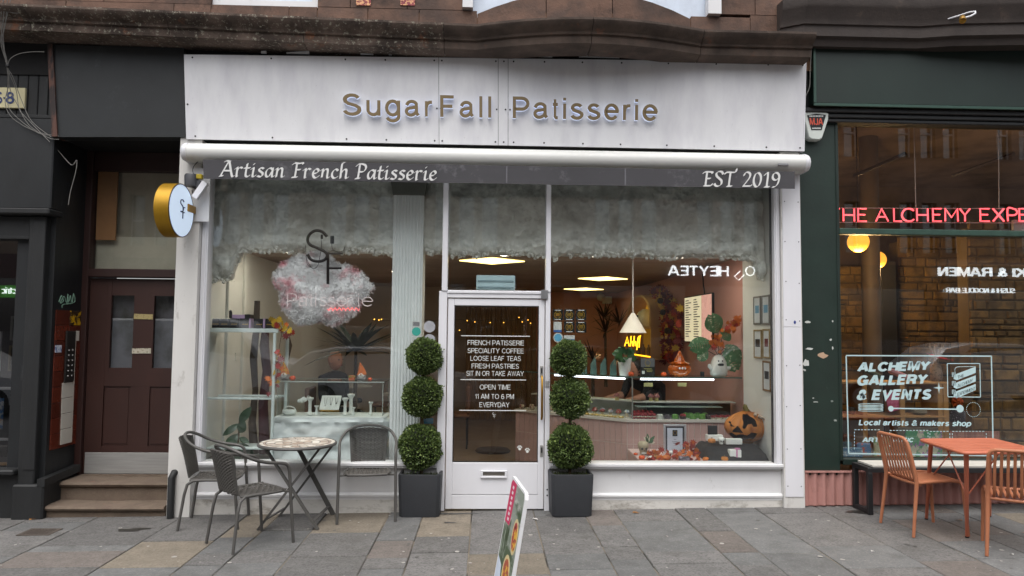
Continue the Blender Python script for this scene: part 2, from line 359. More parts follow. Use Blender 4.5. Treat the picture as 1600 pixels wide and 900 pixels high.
mb = MB();mb.add([(-300,-300,gz(-0)-.6),(300,-300,-.7),(300,300,-.7),(-300,300,-.7)],[(0,1,2,3)])
struct(mb.build('ground',M_asph,origin=(0,0,0)))
mb = MB();mb.add([(-60,-15.5,gz(-60)+ROADZ),(60,-15.5,gz(60)+ROADZ),(60,KERB_Y,gz(60)+ROADZ),(-60,KERB_Y,gz(-60)+ROADZ)],[(0,1,2,3)])
struct(mb.build('road',M_asph,origin=(0,0,0)))
mb = MB();mb.add([(-60,-24,gz(-60)),(60,-24,gz(60)),(60,-15.5,gz(60)),(-60,-15.5,gz(-60)),(60,-15.5,gz(60)+ROADZ),(-60,-15.5,gz(-60)+ROADZ)],[(0,1,2,3),(3,2,4,5)])
struct(mb.build('far_pavement',M_slab,origin=(0,0,0)))
x = -8.0
while x < 8:
    L = .9;mb = MB();mb.hexa([(x,KERB_Y-.15,gz(x)-.2),(x+L-.008,KERB_Y-.15,gz(x)-.2),(x+L-.008,KERB_Y-.004,gz(x)-.2),(x,KERB_Y-.004,gz(x)-.2),
        (x,KERB_Y-.15,gz(x)),(x+L-.008,KERB_Y-.15,gz(x+L)),(x+L-.008,KERB_Y-.004,gz(x+L)),(x,KERB_Y-.004,gz(x))])
    mb.build('kerb_stone',M_kerb,pave);x += L
# the courses of flags: columns run out from the shops, each with its own joints (given as rows of the photograph)
def yrow(py): return 1.7*1160/(py-518) - 7.2
cols = [(-3.57,-2.79,{837: 'g',845: 'b',868: 'p',900: 'g'}),(-2.79,-2.2,{832: 'g',870: 'f'}),(-2.2,-1.9,{828: 'f',852: 'b',868: 'g'}),
        (-1.9,-1.47,{818: 'g',848: 'b',866: 'g'}),(-1.47,-.88,{823: 'f',858: 'g',897: 'g'}),(-.88,-.56,{836: 'b',862: 'p',878: 'g'}),
        (-.56,-.11,{831: 'f',855: 'g'}),(-.11,.47,{858: 'g',890: 'f'}),(.47,.94,{802: 'b',829: 'g',861: 'g',884: 'b'}),
        (.94,1.23,{818: 'p',850: 'g',870: 'g'}),(1.23,1.82,{812: 'g',859: 'b'}),(1.82,2.12,{829: 'g',848: 'p',862: 'p'}),
        (2.12,2.59,{800: 'b',864: 'b'}),(2.59,3.19,{803: 'g',855: 'g',889: 'b'}),(3.19,3.65,{830: 'g',880: 'g'}),(3.65,4.1,{815: 'b',850: 'p'})]
xs = -3.57
while xs > -9:
    wd = rnd.choice((.3,.45,.6,.6));cols.insert(0,(xs-wd,xs,{}));xs -= wd
xs = 4.1
while xs < 9:
    wd = rnd.choice((.3,.45,.6,.6));cols.append((xs,xs+wd,{}));xs += wd
MK = {'g': M_slab,'b': M_slab2,'f': M_buff,'p': M_pink}
for (x0,x1,rows) in cols:
    y = .6 if x0 < -2.8 and x1 > -4.4 else .3
    seq = [(yrow(k),v) for k,v in sorted(rows.items())]
    if not seq: y = .3 - rnd.random()*.25;seq = []
    y = max(y,.02)
    while y > KERB_Y+.02:
        if seq: y1,kind = seq.pop(0)
        else: y1 = y - rnd.choice((.3,.45,.6,.75));kind = rnd.choice('gggbbbgpbf' if abs(x0) > 4 else 'gggbbbgpbb')
        y1 = max(y1,KERB_Y+.004)
        if y1 > y-.03: y = min(y,y1);continue
        j = .005
        slab_mesh(x0+j,x1-j,y1+j,y-j,rnd.uniform(-.004,.003)).build('paving_slab',MK[kind],pave)
        y = y1

# ================================================================ upper tenement wall and cornice
ten = thing('tenement_building','red sandstone tenement wall with weathered cornice running above the shop fronts','building',(0,0,4.3))
WY = -.12                                            # face of the upper wall
def cornice(name,prof,path,m,parent,ends=True):
    """profile of (out, z) swept along a path of (x, y_face, z_base)"""
    rings = []
    for (x,y,z) in path: rings.append([(x,y-o,z+h) for o,h in prof])
    mb = MB();mb.loft(rings,True,True);return mb.build(name,m,parent,smooth=24)
# levels read at depth -.55 (front edge) in the photograph
def cz(px,py): return P(px,py,-.5).z
prof = [(-.02,-.185),(.20,-.185),(.23,-.175),(.27,-.172),(.275,-.10),(.30,-.096),(.305,-.075),(.325,-.06),(.355,-.045),(.385,-.02),(.395,0),(.395,.02),(.37,.03),(-.02,.06)]
zl,zr = cz(300,25),cz(1180,52)
zleft = cz(20,10)
def bow(x):                                          # the shallow bay pushes the wall out between two points
    a,b = P(745,40,-.4).x,P(1092,48,-.4).x
    if a < x < b:
        t = (x-a)/(b-a);return .24*math.sin(PI*t)**.9
    return 0
xend = P(1272,60,-.45).x
pathx = [-6.2,-4.5,-3.0,-1.5,-.5] + [P(745,40,-.4).x + (P(1092,48,-.4).x-P(745,40,-.4).x)*t/24 for t in range(25)] + [2.6,xend]
def czz(x):
    x0,x1 = P(20,10,-.5).x,P(745,42,-.5).x
    zb = cz(745,42)
    if x < x1: return zleft + (zb-zleft)*(x-x0)/(x1-x0)
    return zb + (zr-zb)*(x-x1)/(P(1180,52,-.5).x-x1)
# the cornice is cut into the stones it is made of
joints = [-6.2,-4.2,-2.95,-1.72,-.42,pathx[5+12],2.0,xend]
for a,b in zip(joints,joints[1:]):
    pts = [a+.003] + [q for q in pathx if a+.02 < q < b-.02] + [b-.003]
    cornice('cornice_stone',prof,[(q,WY-bow(q)*.9,czz(q)) for q in pts],M_corn if a < -.5 else M_corn2,ten)
# ashlar above
zt = P(420,7,WY).z
mb = MB()
pts = [q for q in pathx]
prof_w = [(q,WY+.012-bow(q)*.75) for q in pts]
for (xa,ya),(xb,yb) in zip(prof_w,prof_w[1:]):
    zz = P(740,9,-.35).z-.01 if bow((xa+xb)/2) else zt-.04
    mb.add([(xa,ya,czz(xa)-.1),(xb,yb,czz(xb)-.1),(xb,yb,zz),(xa,ya,zz)],[(0,1,2,3)])
mb.add([(4.0,WY+.012,4.2),(xend,WY+.012,4.2),(xend,WY+.012,7),(4.0,WY+.012,7)],[(0,1,2,3)])
wall = mb.build('upper_wall',M_mort,ten)
# blocks of the wall, each its own stone
WINS = [(P(330,0,WY).x,P(496,0,WY).x),(P(722,0,-.3).x,P(1134,0,-.3).x)]
zt = P(420,7,WY).z
def block(xa,xb,za0,zb0,top,dep=0,mt=M_stone):
    mb = MB();n = 4 if bow((xa+xb)/2) else 1
    rings = []
    for i in range(n+1):
        q = xa+.004+(xb-xa-.008)*i/n;y = WY-bow(q)*.75-dep;zz = za0+(zb0-za0)*i/n
        tp = top-.004+bow(q)*.75;rings.append([(q,y,zz),(q,.2,zz),(q,.2,tp),(q,y,tp)])
    mb.loft(rings);return mb.build('stone_block',mt,wall)
xx = -6.2;row = 0
edges1 = [-6.2,-5.1,-4.05,P(272,5,WY).x,P(330,5,WY).x,P(452,5,WY).x,P(496,5,WY).x,P(575,10,WY).x,P(655,10,WY).x,P(745,20,-.4).x]
edges1 += [P(855,20,-.4).x,P(960,20,-.4).x,P(1092,30,-.4).x,P(1172,30,WY).x,P(1232,30,WY).x,xend]
for a,b in zip(edges1,edges1[1:]):
    top = zt-.03
    if a >= WINS[1][0]-.2 and b <= WINS[1][1]+.1: top = P(740,8,-.35).z
    if a > WINS[1][1]-.2: top = P(1200,27,WY).z
    top += .02
    block(a,b,czz(a)+.02,czz(b)+.02,top)
edges2 = [-6.2,-5.4,-4.5,-3.7,WINS[0][0]]
for a,b in zip(edges2,edges2[1:]): block(a,b,zt-.01,zt-.01,zt+.42)
for a,b in ((WINS[0][1],-1.35),(-1.35,-.8),(-.8,WINS[1][0])): block(a,b,zt-.008,zt-.008,zt+.42)
zt2 = P(1200,27,WY).z+.022
for a,b in ((WINS[1][1]+.01,P(1180,10,WY).x),(P(1180,10,WY).x,xend)): block(a,b,zt2,zt2,zt2+.5)
# window over the left of the shop, with its frame and pane
M_skyglass = glass('upper_window_glass',(.97,.98,1),1.5,.6)
mb = MB();x0,x1 = WINS[0]
for a,b in ((x0,x0+.06),(x1-.06,x1),((x0+x1)/2-.2,(x0+x1)/2-.15)): mb.box(a,b,WY+.04,WY+.1,zt,zt+1.4)
mb.box(x0+.06,(x0+x1)/2-.2,WY+.045,WY+.095,zt,zt+.06);mb.box((x0+x1)/2-.15,x1-.06,WY+.045,WY+.095,zt,zt+.06)
wn = mb.build('window',M_white,ten)
mb = MB();mb.box(x0+.02,x1-.02,WY+.105,WY+.11,zt+.01,zt+1.4);mb.build('pane',M_skyglass,wn)
mb = MB();mb.box(x0,x1,WY+.125,WY+.135,zt-.02,zt+1.4);mb.build('pale_sheet',mat('sky_pale_sheet','dfe6ec',.8),wn)
# bay window
mb = MB();a,b = WINS[1];zb_ = P(735,10,-.3).z-.03
yq = WY-.05
mb.box(a,a+.1,yq,yq+.1,P(733,11,yq).z,zb_+1.5);MB().box(b-.13,b,yq,yq+.1,P(1120,21,yq).z,zb_+1.5).build('window_post',M_white,ten)
wn = mb.build('window',M_white,ten)
mb = MB();mb.box(a+.02,b-.02,yq+.1,yq+.106,zb_-.1,zb_+1.5);mb.build('pane',M_skyglass,wn)
mb = MB();mb.box(a,b,yq+.12,yq+.13,zb_-.1,zb_+1.5);mb.build('pale_sheet',mat('sky_pale_sheet','dfe6ec',.8),wn)  # pale sheet added behind the bay glass, coloured as reflected sky
# two small red posters stuck on the stone
for px in (568,637):
    mb = MB();c = P(px,3,WY-.006);mb.box(c.x-.07,c.x+.07,WY-.010,WY-.002,c.z-.035,c.z+.12)
    tag(mb.build('wall_poster',mat('red_poster_print','8a3a40',.6,col2='e0a878',scale2=40,mix2=(.5,.55),third=('5a1c2a',30,.55,.6))),
        'small red poster on the stone wall, %s of the two' % ('left' if px < 600 else 'right'),'poster','red posters above the cornice')
# frieze boards under the cornice
mb = MB();xa = P(1262,95,-.1).x
za_,zb2 = czz(-6.2)-.1,czz(xa)-.1;mb.hexa([(-6.2,-.10,4.0),(xa,-.10,4.0),(xa,.3,4.0),(-6.2,.3,4.0),(-6.2,-.10,za_),(xa,-.10,zb2),(xa,.3,zb2),(-6.2,.3,za_)]);mb.build('frieze',M_void,ten)
# the wall over the green shop and its own cornice, which steps up
g0 = P(1240,45,-.5).x
gprof = [(-.05,-.36),(.10,-.36),(.12,-.30),(.16,-.28),(.16,-.18),(.18,-.17),(.19,-.11),(.24,-.03),(.25,0),(.25,.08),(-.05,.1)]
zg0 = P(1265,0,-.45).z;zg1 = zg0
path = [(P(1232,20,-.4).x,-.02,zg0),(P(1262,20,-.4).x,-.14,zg0),(P(1445,20,-.4).x,-.14,zg0),(P(1445,20,-.4).x+.3,-.22,zg0),(6.6,-.45,zg0)]
cornice('cornice_stone',gprof,path,mat('black_painted_cornice','39312d',.75,var=.25,vscale=5,bump=.3,bscale=40,dirt=('5c4c42',5,.6,.8)),ten)

# ================================================================ the far side of the street, seen only as it mirrors in the glass
M_tan = mat('blond_sandstone','b8a48e',.9,var=.16,vscale=1.2,col2='937c68',mix2=(.4,.65),scale2=.6,bump=.2)
M_tan2 = mat('red_brown_sandstone','a8897a',.9,var=.16,vscale=1.2,col2='7c6253',mix2=(.4,.65),scale2=.6,bump=.2)
M_winp = glass('far_window_glass',(.25,.27,.28),1.7,5)
OY = -24.0
def far_block(name,label,x0,x1,mt,fas,sgn):
    t = thing(name,label,'building',((x0+x1)/2,OY,gz(0)))
    mb = MB();mb.box(x0,x1,OY-.25,OY,4.9,5.1);mb.box(x0,x1,OY-.3,OY+.12,4.6,4.9)
    rowsz = [(5.15,7.35),(9.3,11.5)]
    bx = [x0+1.2+i*1.05*1 for i in range(40)]
    opens = []
    x = x0+1.0;k = 0
    while x < x1-3.2:
        for j in range(3): opens.append((x+j*1.0,x+j*1.0+.66))
        x += 3.0+1.4
    zlev = [5.1]
    for za,zb in rowsz: zlev += [za,zb]
    zlev.append(12.2)
    for i in range(len(zlev)-1):
        za,zb = zlev[i],zlev[i+1]
        if zb-za < .001: continue
        if (za,zb) in rowsz:
            p = x0
            for a,b in opens: mb.box(p,a,OY-.4,OY,za,zb);p = b
            mb.box(p,x1,OY-.4,OY,za,zb)
        else: mb.box(x0,x1,OY-.4,OY,za,zb)
    mb.box(x0,x1,OY-.1,OY+.35,12.2,12.6)
    mb.box(x0,x1,OY-.6,OY-.41,0,12.1)
    mb.build('wall',mt,t)
    for za,zb in rowsz[:2]:
        for a,b in opens:
            mb = MB();mb.box(a,b,OY-.30,OY-.25,(za+zb)/2-.03,(za+zb)/2+.05);mb.box(a,a+.05,OY-.29,OY-.24,za,zb);mb.box(b-.05,b,OY-.29,OY-.24,za,zb)
            f = mb.build('window',M_white,t)
            mb = MB();mb.box(a,b,OY-.31,OY-.305,za,zb);mb.build('pane',emis('far_pane_sky_mirror','8c9196',0) if False else M_winp,f)
    # shop floor
    p = x0;i = 0
    while p < x1-.5:
        wdt = min(5.2,x1-p)
        mb = MB();mb.box(p,p+.35,OY-.1,OY+.12,-.3,4.6);mb.box(p+wdt-.35,p+wdt,OY-.1,OY+.1,-.3,4.6);mb.box(p+.35,p+wdt-.35,OY-.05,OY+.06,-.3,.5)
        mb.build('shop_pier',fas[i % len(fas)],t)
        mb = MB();mb.box(p+.35,p+wdt-.35,OY-.08,OY+.16,3.6,4.6);mb.build('shop_fascia',fas[i % len(fas)],t)
        mb = MB();mb.box(p+.35,p+wdt-.35,OY-.02,OY,.5,3.6);mb.build('shop_window',M_winp,t)
        p += wdt;i += 1
    return t
fd = mat('far_dark_fascia','2c2b2c',.5);fg = mat('far_grey_fascia','55504c',.6);fr = mat('far_maroon_fascia','5a3a33',.6)
fb1 = far_block('far_tenement','blond stone tenement across the street with dark shop fronts, mirrored in the shop window',-34,3.6,M_tan,[fd,fg,fr],0)
fb2 = far_block('far_tenement','brown stone tenement across the street, mirrored in the green shop window',3.6,40,M_tan2,[fd,fd,fg],0)
# lit shop signs over there, read backwards in our glass. A mirrored spot (px,py) stands at depth -OY behind the pane
def far_sign(txt,px0,px1,py0,py1,m_,label,bold=0,back=None):
    a = P(px0,py1,-OY-.3);b = P(px1,py1,-OY-.3);top = P(px0,py0,-OY-.3)
    mb = MB();text_fit(mb,txt,(max(a.x,b.x),OY+.26,a.z),(min(a.x,b.x),OY+.26,a.z),top.z-a.z,out=(0,1,0),thick=.06,bold=bold)
    o = mb.build('shop_sign',m_);tag(o,label,'sign','signs across the street');return o
Mls = emis('lit_white_letters','e8edf0',5.5)
far_sign('HEYTEA',1139,1044,416,431,Mls,'lit white letters of the shop sign over the road, mirrored beside the cup drawing',.01)
far_sign('MAKI & RAMEN',1640,1466,420,433,emis('lit_pale_letters','cfd6d8',4.2),'pale letters of the noodle bar sign over the road, mirrored in the green shop',.02)
far_sign('SUSHI & NOODLE BAR',1586,1479,451,458,emis('lit_pale_letters','cfd6d8',4.2),'small lower line of the noodle bar sign over the road, mirrored',.0)
far_sign('electric',40,2,449,459,Mls,'white word on the green shop sign over the road, mirrored at the far left')
a = P(44,446,-OY-.3);b = P(-60,464,-OY-.3)
mb = MB();mb.box(b.x,a.x,OY+.17,OY+.24,b.z,a.z);tag(mb.build('shop_sign',emis('lit_green_panel','4f9a3c',.9)),'green lit sign panel over the road, mirrored at the far left','sign','signs across the street')
# outline of a cup beside the lit letters
mb = MB();c = P(1166,425,-OY-.3);s = .36
mb.tube([(c.x-s*.5*math.cos(t)+.15,OY+.3,c.z+.05+s*.5*math.sin(t)) for t in [i*2*PI/16 for i in range(16)]],.025,5,closed=True)
mb.tube([(c.x-.1,OY+.3,c.z-.1),(c.x-.32,OY+.3,c.z-.33),(c.x-.5,OY+.3,c.z-.18),(c.x-.25,OY+.3,c.z+.05)],.025,5)
tag(mb.build('shop_sign',Mls),'lit outline drawing of a cup over the road, mirrored right of the letters','sign','signs across the street')
# parked cars on the far kerb
M_tyre = mat('tyre_rubber','1b1b1c',.8);M_rim = mat('alloy_rim','9a9b9d',.35,metal=.8)
M_cglass = glass('car_glass',(.12,.13,.13),1.6,2.5)
def car(label,cx,cyy,paint,L=4.3,H=1.48,van=False,group='cars parked across the street'):
    t = thing('parked_car' if not van else 'parked_van',label,'car' if not van else 'van',(cx,cyy,gz(cx)+ROADZ),group=group)
    z0 = gz(cx)+ROADZ;Wd = .88
    if van: side = [(-L/2,.35),(L/2,.35),(L/2,.95),(L/2-.15,1.15),(L/2-.95,1.3),(L/2-1.5,H-.05),(L/2-1.8,H),(-L/2+.1,H),(-L/2,H-.2)]
    else: side = [(-L/2,.3),(L/2,.3),(L/2+.02,.6),(L/2-.1,.8),(L/2-1.0,.95),(L/2-1.75,H-.06),(L/2-2.1,H),(-L/2+1.1,H),(-L/2+.5,H-.12),(-L/2+.08,.98),(-L/2,.8)]
    rings = []
    for w_,sh in ((-1,.9),(-.93,1),(.93,1),(1,.9)):
        rings.append([(cx+px_*(1 if abs(w_) < 1 else .985),cyy+w_*Wd*(1 if z_ < 1 else .86),z0+(z_ if z_ < .95 else .95+(z_-.95)*(1 if abs(w_) < 1 else .96))) for px_,z_ in side])
    mb = MB();mb.loft(rings);mb.build('body',paint,t,smooth=40)
    for sx in (-1,1):
        for sy in (-1,1):
            mb = MB();mb.lathe([(.2,-.1),(.31,-.1),(.33,-.06),(.33,.06),(.31,.1),(.2,.1)],(0,0,0),20)
            mb.xf(Matrix.Translation((cx+sx*L*.3,cyy+sy*(Wd-.08),z0+.33)) @ Matrix.Rotation(PI/2,4,'X'));wl = mb.build('wheel',M_tyre,t,smooth=40)
            mb = MB();mb.lathe([(.01,.09*1),(.19,.08),(.2,-.08),(.01,-.09)],(0,0,0),16)
            mb.xf(Matrix.Translation((cx+sx*L*.3,cyy+sy*(Wd-.06),z0+.33)) @ Matrix.Rotation(PI/2,4,'X'));mb.build('rim',M_rim,wl,smooth=40)
    for sy in (-1,1):
        yy = cyy+sy*(Wd*.865+.012)
        if van: pol = [(L/2-1.1,1.28),(L/2-1.55,H-.15),(L/2-2.3,H-.15),(L/2-2.3,1.22)]
        else: pol = [(L/2-1.2,.98),(L/2-1.85,H-.1),(-L/2+1.15,H-.1),(-L/2+.55,1.0)]
        mb = MB();mb.prism([(cx+a_,z0+b_) for a_,b_ in pol],'y',yy-.01,yy+.01);mb.build('side_window',M_cglass,t)
    return t
PW = mat('car_paint_white','d4d6d8',.25,coat=.6,var=.02);PG = mat('car_paint_grey','6d7276',.25,coat=.6,var=.02);PB = mat('car_paint_dark','23282e',.25,coat=.6,var=.02)
car('white panel van parked across the street, mirrored in the left window',-6.6,-10.3,PW,5.2,2.15,True)
car('white hatchback parked across the street, mirrored in the middle of the left window',-2.3,-10.3,PW)
car('dark saloon parked across the street, mirrored in the shop door',2.5,-10.4,PB)
car('grey hatchback parked across the street, mirrored in the right window',7.2,-10.3,PG)
car('silver hatchback parked across the street, mirrored in the green shop window',12.2,-10.3,mat('car_paint_silver','9fa3a6',.3,metal=.5,var=.02))
car('white hatchback parked across the street, mirrored in the close door',-12.0,-10.4,mat('car_paint_white','d4d6d8'))

# ================================================================ patisserie front
shop = thing('patisserie_shop_front','white painted shop front with two large windows and a central glazed door','shop front',(0,0,gz(0)))
XL,XR = -2.92,3.07                                   # outer edges of the white pilasters
xw0,xw1 = P(328,420,0).x,P(1206,420,0).x          # glass edges of the two windows
m0,m1 = P(692,380,0).x,P(700.5,380,0).x           # post left of the door
m2,m3 = P(852.5,380,0).x,P(860,380,0).x           # post right of the door
ZT = 3.35                                             # head of the windows, behind the blind
zs = P(800,724,-.08).z                              # sill top
# pilasters
mb = MB();mb.hexa([(XL-.005,-.13,gz(XL)),(xw0-.065,-.13,gz(XL)),(xw0-.065,.1,gz(XL)),(XL-.005,.1,gz(XL)),(XL,-.13,3.5),(xw0-.065,-.13,3.5),(xw0-.065,.1,3.5),(XL,.1,3.5)])
mb.build('pilaster',M_whitew,shop)
xr0 = P(1217,500,-.02).x
mb = MB();mb.hexa([(xr0,-.10,gz(XR)),(XR,-.10,gz(XR)),(XR,.1,gz(XR)),(xr0,.1,gz(XR)),(xr0,-.10,3.5),(XR-.01,-.10,3.5),(XR-.01,.1,3.5),(xr0,.1,3.5)])
pr = mb.build('pilaster',M_whitew,shop)
# cover plates on the pilasters: three lengths with screws
M_screw = mat('dark_screw','3a3a3c',.5,metal=.5)
def screw(x,y,z,parent,r=.007):
    mb = MB();mb.lathe([(.001,-.003),(r,-.003),(r,.002),(r*.5,.004)],(0,0,0),8);mb.xf(Matrix.Translation((x,y,z)) @ Matrix.Rotation(PI/2,4,'X'));return mb.build('screw',M_screw,parent)
zj = P(1230,511,-.1).z
for za,zb in ((.05,zj-.002),(zj+.002,3.2)):
    mb = MB();mb.rbox(xr0+.012,XR-.014,-.106,-.101,za,zb,.002);cp = mb.build('cover_plate',M_alum,pr)
    k = 0
    for zz in ([.15,.5,.9,1.3] if za < 1 else [zj+.06,2.1,2.5,2.9]):
        for xx_ in (xr0+.035,XR-.035): screw(xx_+rnd.uniform(-.004,.004),-.107,zz+rnd.uniform(-.02,.02),pr,.005)
# window frames
def frame_rect(x0,x1,z0,z1,t,y0,y1,m_,parent,name='window_frame',bottom=True):
    mb = MB();mb.rbox(x0-t,x0,y0,y1,z0-(t if bottom else 0),z1+t,.004);mb.rbox(x1,x1+t,y0,y1,z0-(t if bottom else 0),z1+t,.004)
    mb.rbox(x0,x1,y0+.002,y1-.002,z1,z1+t,.004)
    if bottom: mb.rbox(x0,x1,y0+.002,y1-.002,z0-t,z0,.004)
    return mb.build(name,m_,parent)
pane = lambda x0,x1,z0,z1,y,parent,m_=None,name='pane': MB().box(x0,x1,y,y+.006,z0,z1).build(name,m_ or M_glass,parent)
xa_,xb_ = xw0,m0-.002
fw = MB();fw.rbox(xw0-.06,xw0,-.07,.06,zs,ZT,.004);fw = fw.build('window_frame',M_alum,shop)
mb = MB();mb.rbox(xw0-.028,xw0-.012,-.082,-.06,zs,ZT,.003);mb.build('glazing_bead',M_alum,fw)
pane(xw0-.01,m0+.01,zs-.02,ZT,0,fw)
fw2 = MB();fw2.rbox(xw1,xr0-.002,-.07,.06,zs,ZT,.004);fw2 = fw2.build('window_frame',M_alum,shop)
mb = MB();mb.rbox(xw1+.012,xw1+.03,-.082,-.06,zs,ZT,.003);mb.build('glazing_bead',M_alum,fw2)
pane(m3-.01,xw1+.01,zs-.02,ZT,0,fw2)
mb = MB();mb.box(xw1-.004,xw1+.004,-.002,.05,zs,ZT);mb.build('gasket',M_dark,fw2)
# posts beside the door
zd = gz(.1)
ztb0,ztb1 = P(775,466,-.05).z,P(775,454,-.05).z
for a,b,ex in ((m0,m1,-.025),(m2,m3,.0)):
    mb = MB();mb.rbox(a,b,-.07,.06,ztb1-.01,ZT,.004);mb.rbox(min(a,a+ex),b,-.06,.065,zd,ztb1-.01,.004);mb.build('door_post',M_alum,shop)
mb = MB();mb.rbox(m1,m2,-.055,.05,ztb0,ztb1,.005);mb.rbox(m1,m2,-.065,-.055,ztb1-.03,ztb1-.004,.003);tb = mb.build('transom_bar',M_alum,shop)
mb = MB();mb.rbox(m2-.045,m2+.02,-.078,-.06,ztb0-.005,ztb1+.01,.004);mb.build('corner_plate',mat('grey_plate','8d8e90',.4,metal=.6),tb)
pane(m1-.005,m2+.005,ztb1-.01,ZT,.012,tb)
# sills and stall risers
def riser(a,b):
    mb = MB();g0,g1 = gz(a),gz(b)
    mb.hexa([(a,-.035,g0),(b,-.035,g1),(b,.1,g1),(a,.1,g0),(a,-.035,zs-.045),(b,-.035,zs-.045),(b,.1,zs-.045),(a,.1,zs-.045)])
    r_ = mb.build('stall_riser',M_white,shop)
    mb = MB();mb.prism([(.1,zs-.045),(-.085,zs-.045),(-.085,zs-.027),(-.1,zs-.025),(-.1,zs-.004),(-.095,zs),(.1,zs)],'x',a,b);mb.build('sill',M_white,r_)
    zm = P(1000,773,-.05).z
    mb = MB();mb.prism([(-.03,zm-.055),(-.052,zm-.05),(-.054,zm-.028),(-.064,zm-.022),(-.066,zm-.004),(-.052,zm+.008),(-.03,zm+.014)],'x',a,b);mb.build('moulding',M_white,r_)
    mb = MB();mb.hexa([(a,-.052,g0-.01),(b,-.052,g1-.01),(b,-.03,g1-.01),(a,-.03,g0-.01),(a,-.05,zm-.05),(b,-.05,zm-.05),(b,-.03,zm-.05),(a,-.03,zm-.05)])
    mb.build('skirting',mat('splashed_skirting_paint','c8c5bf',.55,var=.1,vscale=4,bump=.2,bscale=30,dirt=('6f685c',9,.50,.74),stretch=(.5,1,1)),r_)
riser(xw0-.062,m0-.026);riser(m3+.001,xr0-.001)
# door leaf
d0,d1 = P(698.5,600,-.02).x,P(850,600,-.02).x
dz0,dz1 = P(770,795,-.03).z,ztb0-.008
g0x,g1x = P(708.5,600,-.02).x,P(841,600,-.02).x;gz0,gz1 = P(775,722,-.02).z,P(775,478,-.02).z
mb = MB();y0,y1 = -.045,.01
mb.rbox(d0,g0x,y0,y1,dz0,dz1,.004);mb.rbox(g1x,d1,y0,y1,dz0,dz1,.004);mb.rbox(g0x,g1x,y0+.002,y1,gz1,dz1,.004)
zmid = P(775,773,-.04).z
mb.rbox(g0x,g1x,y0+.002,y1,zmid+.002,gz0,.004);mb.rbox(g0x,g1x,y0+.004,y1,dz0,zmid-.002,.003)
door = mb.build('door',M_alum,shop)
pane(g0x-.005,g1x+.005,gz0-.005,gz1+.005,-.018,door,glass('door_glass',(.80,.78,.75),1.6,1.3))
mb = MB()
for a,b,c_,d_ in ((g0x,g0x+.008,gz0,gz1),(g1x-.008,g1x,gz0,gz1),(g0x+.008,g1x-.008,gz0,gz0+.008),(g0x+.008,g1x-.008,gz1-.008,gz1)): mb.box(a,b,-.038,-.012,c_,d_)
mb.build('gasket',M_dark,door)
hx = P(847,600,-.08).x
mb = MB();mb.tube([(hx,-.06,P(847,655,-.07).z),(hx,-.095,P(847,650,-.07).z),(hx,-.095,P(847,593,-.07).z),(hx,-.06,P(847,588,-.07).z)],.011,10);mb.build('handle',M_brass,door,smooth=40)
for py in (580,704):
    mb = MB();c = P(846.5,py,-.05);mb.rbox(c.x-.017,c.x+.013,-.051,-.044,c.z-.06,c.z+.05,.003);k = mb.build('lock_plate',M_steel,door)
    mb = MB();mb.rbox(c.x-.008,c.x+.004,-.064,-.051,c.z-.02,c.z+.03,.003);mb.build('keyhole',M_dark,k)
a,b = P(751,747,-.05),P(792,735,-.05)
mb = MB();
for q in ((a.x,b.x,a.z,a.z+.022),(a.x,b.x,b.z-.014,b.z),(a.x,a.x+.02,a.z+.022,b.z-.014),(b.x-.02,b.x,a.z+.022,b.z-.014)): mb.rbox(q[0],q[1],-.062,-.044,q[2],q[3],.003)
lb = mb.build('letter_box',M_alum,door)
mb = MB();mb.box(a.x+.018,b.x-.018,-.052,-.044,a.z+.02,b.z-.012);mb.build('flap',mat('letterbox_flap','7a756e',.4,metal=.6),lb)
for py in (765,774): screw(P(855,py,-.06).x,-.062,P(855,py,-.06).z,door,.008)
screw(P(855,600,-.06).x,-.062,P(855,600,-.06).z,door,.012)
mb = MB();c = P(855,600,-.06);mb.rbox(c.x-.017,c.x+.017,-.07,-.06,c.z-.03,c.z+.03,.003);mb.build('latch_keep',M_steel,shop)
# vinyl lettering on the door glass
M_vin = mat('white_vinyl','d6d8d4',.6,var=.04)
def vinyl(parent,txt,pxa,pxb,pyt,pyb,y,m_=None,shear=0,bold=0,mirror=False,name='lettering',slope=0,out=(0,-1,0),spacing=1):
    a = P(pxa,pyb,y);b = P(pxb,pyb,y);b.z = a.z+slope;h = P(pxa,pyt,y).z-a.z
    mb = MB();text_fit(mb,txt,a,b,h,out=out,thick=.0015,shear=shear,bold=bold,spacing=spacing);return mb.build(name,m_ or M_vin,parent)
for txt,a,b,t_,bt in (('FRENCH PATISSERIE',730.5,819,531.5,539),('SPECIALITY COFFEE',730.5,818.5,544,551.5),('LOOSE LEAF TEAS',735,814,556,563.5),('FRESH PASTRIES',737,811,568,575.5),('SIT IN OR TAKE AWAY',728.5,818.5,579.5,587),
                          ('OPEN TIME',749.5,798,601,608.5),('11 AM TO 6 PM',742,803,615.5,623),('EVERYDAY',749,796,628.5,636)):
    vinyl(door,txt,a,b,t_,bt,-.0205)
for a,b,y in ((720.5,828,524.5),(719.5,822,593),(717.5,822,641)):
    q,w_ = P(a,y,-.02),P(b,y,-.02);mb = MB();mb.box(q.x,w_.x,-.0215,-.019,q.z-.004,q.z+.004);mb.build('rule_line',M_vin,door)
mb = MB();c = P(771,648,-.02)
mb.tube([(c.x+.008*math.cos(t)-.002,-.021,c.z+.011+.008*math.sin(t)) for t in [PI*.1+i*PI*1.2/6 for i in range(7)]] + [(c.x+.007*math.cos(t),-.021,c.z-.006+.009*math.sin(t)) for t in [PI*.5-i*PI*1.2/6 for i in range(7)]],.0018,5)
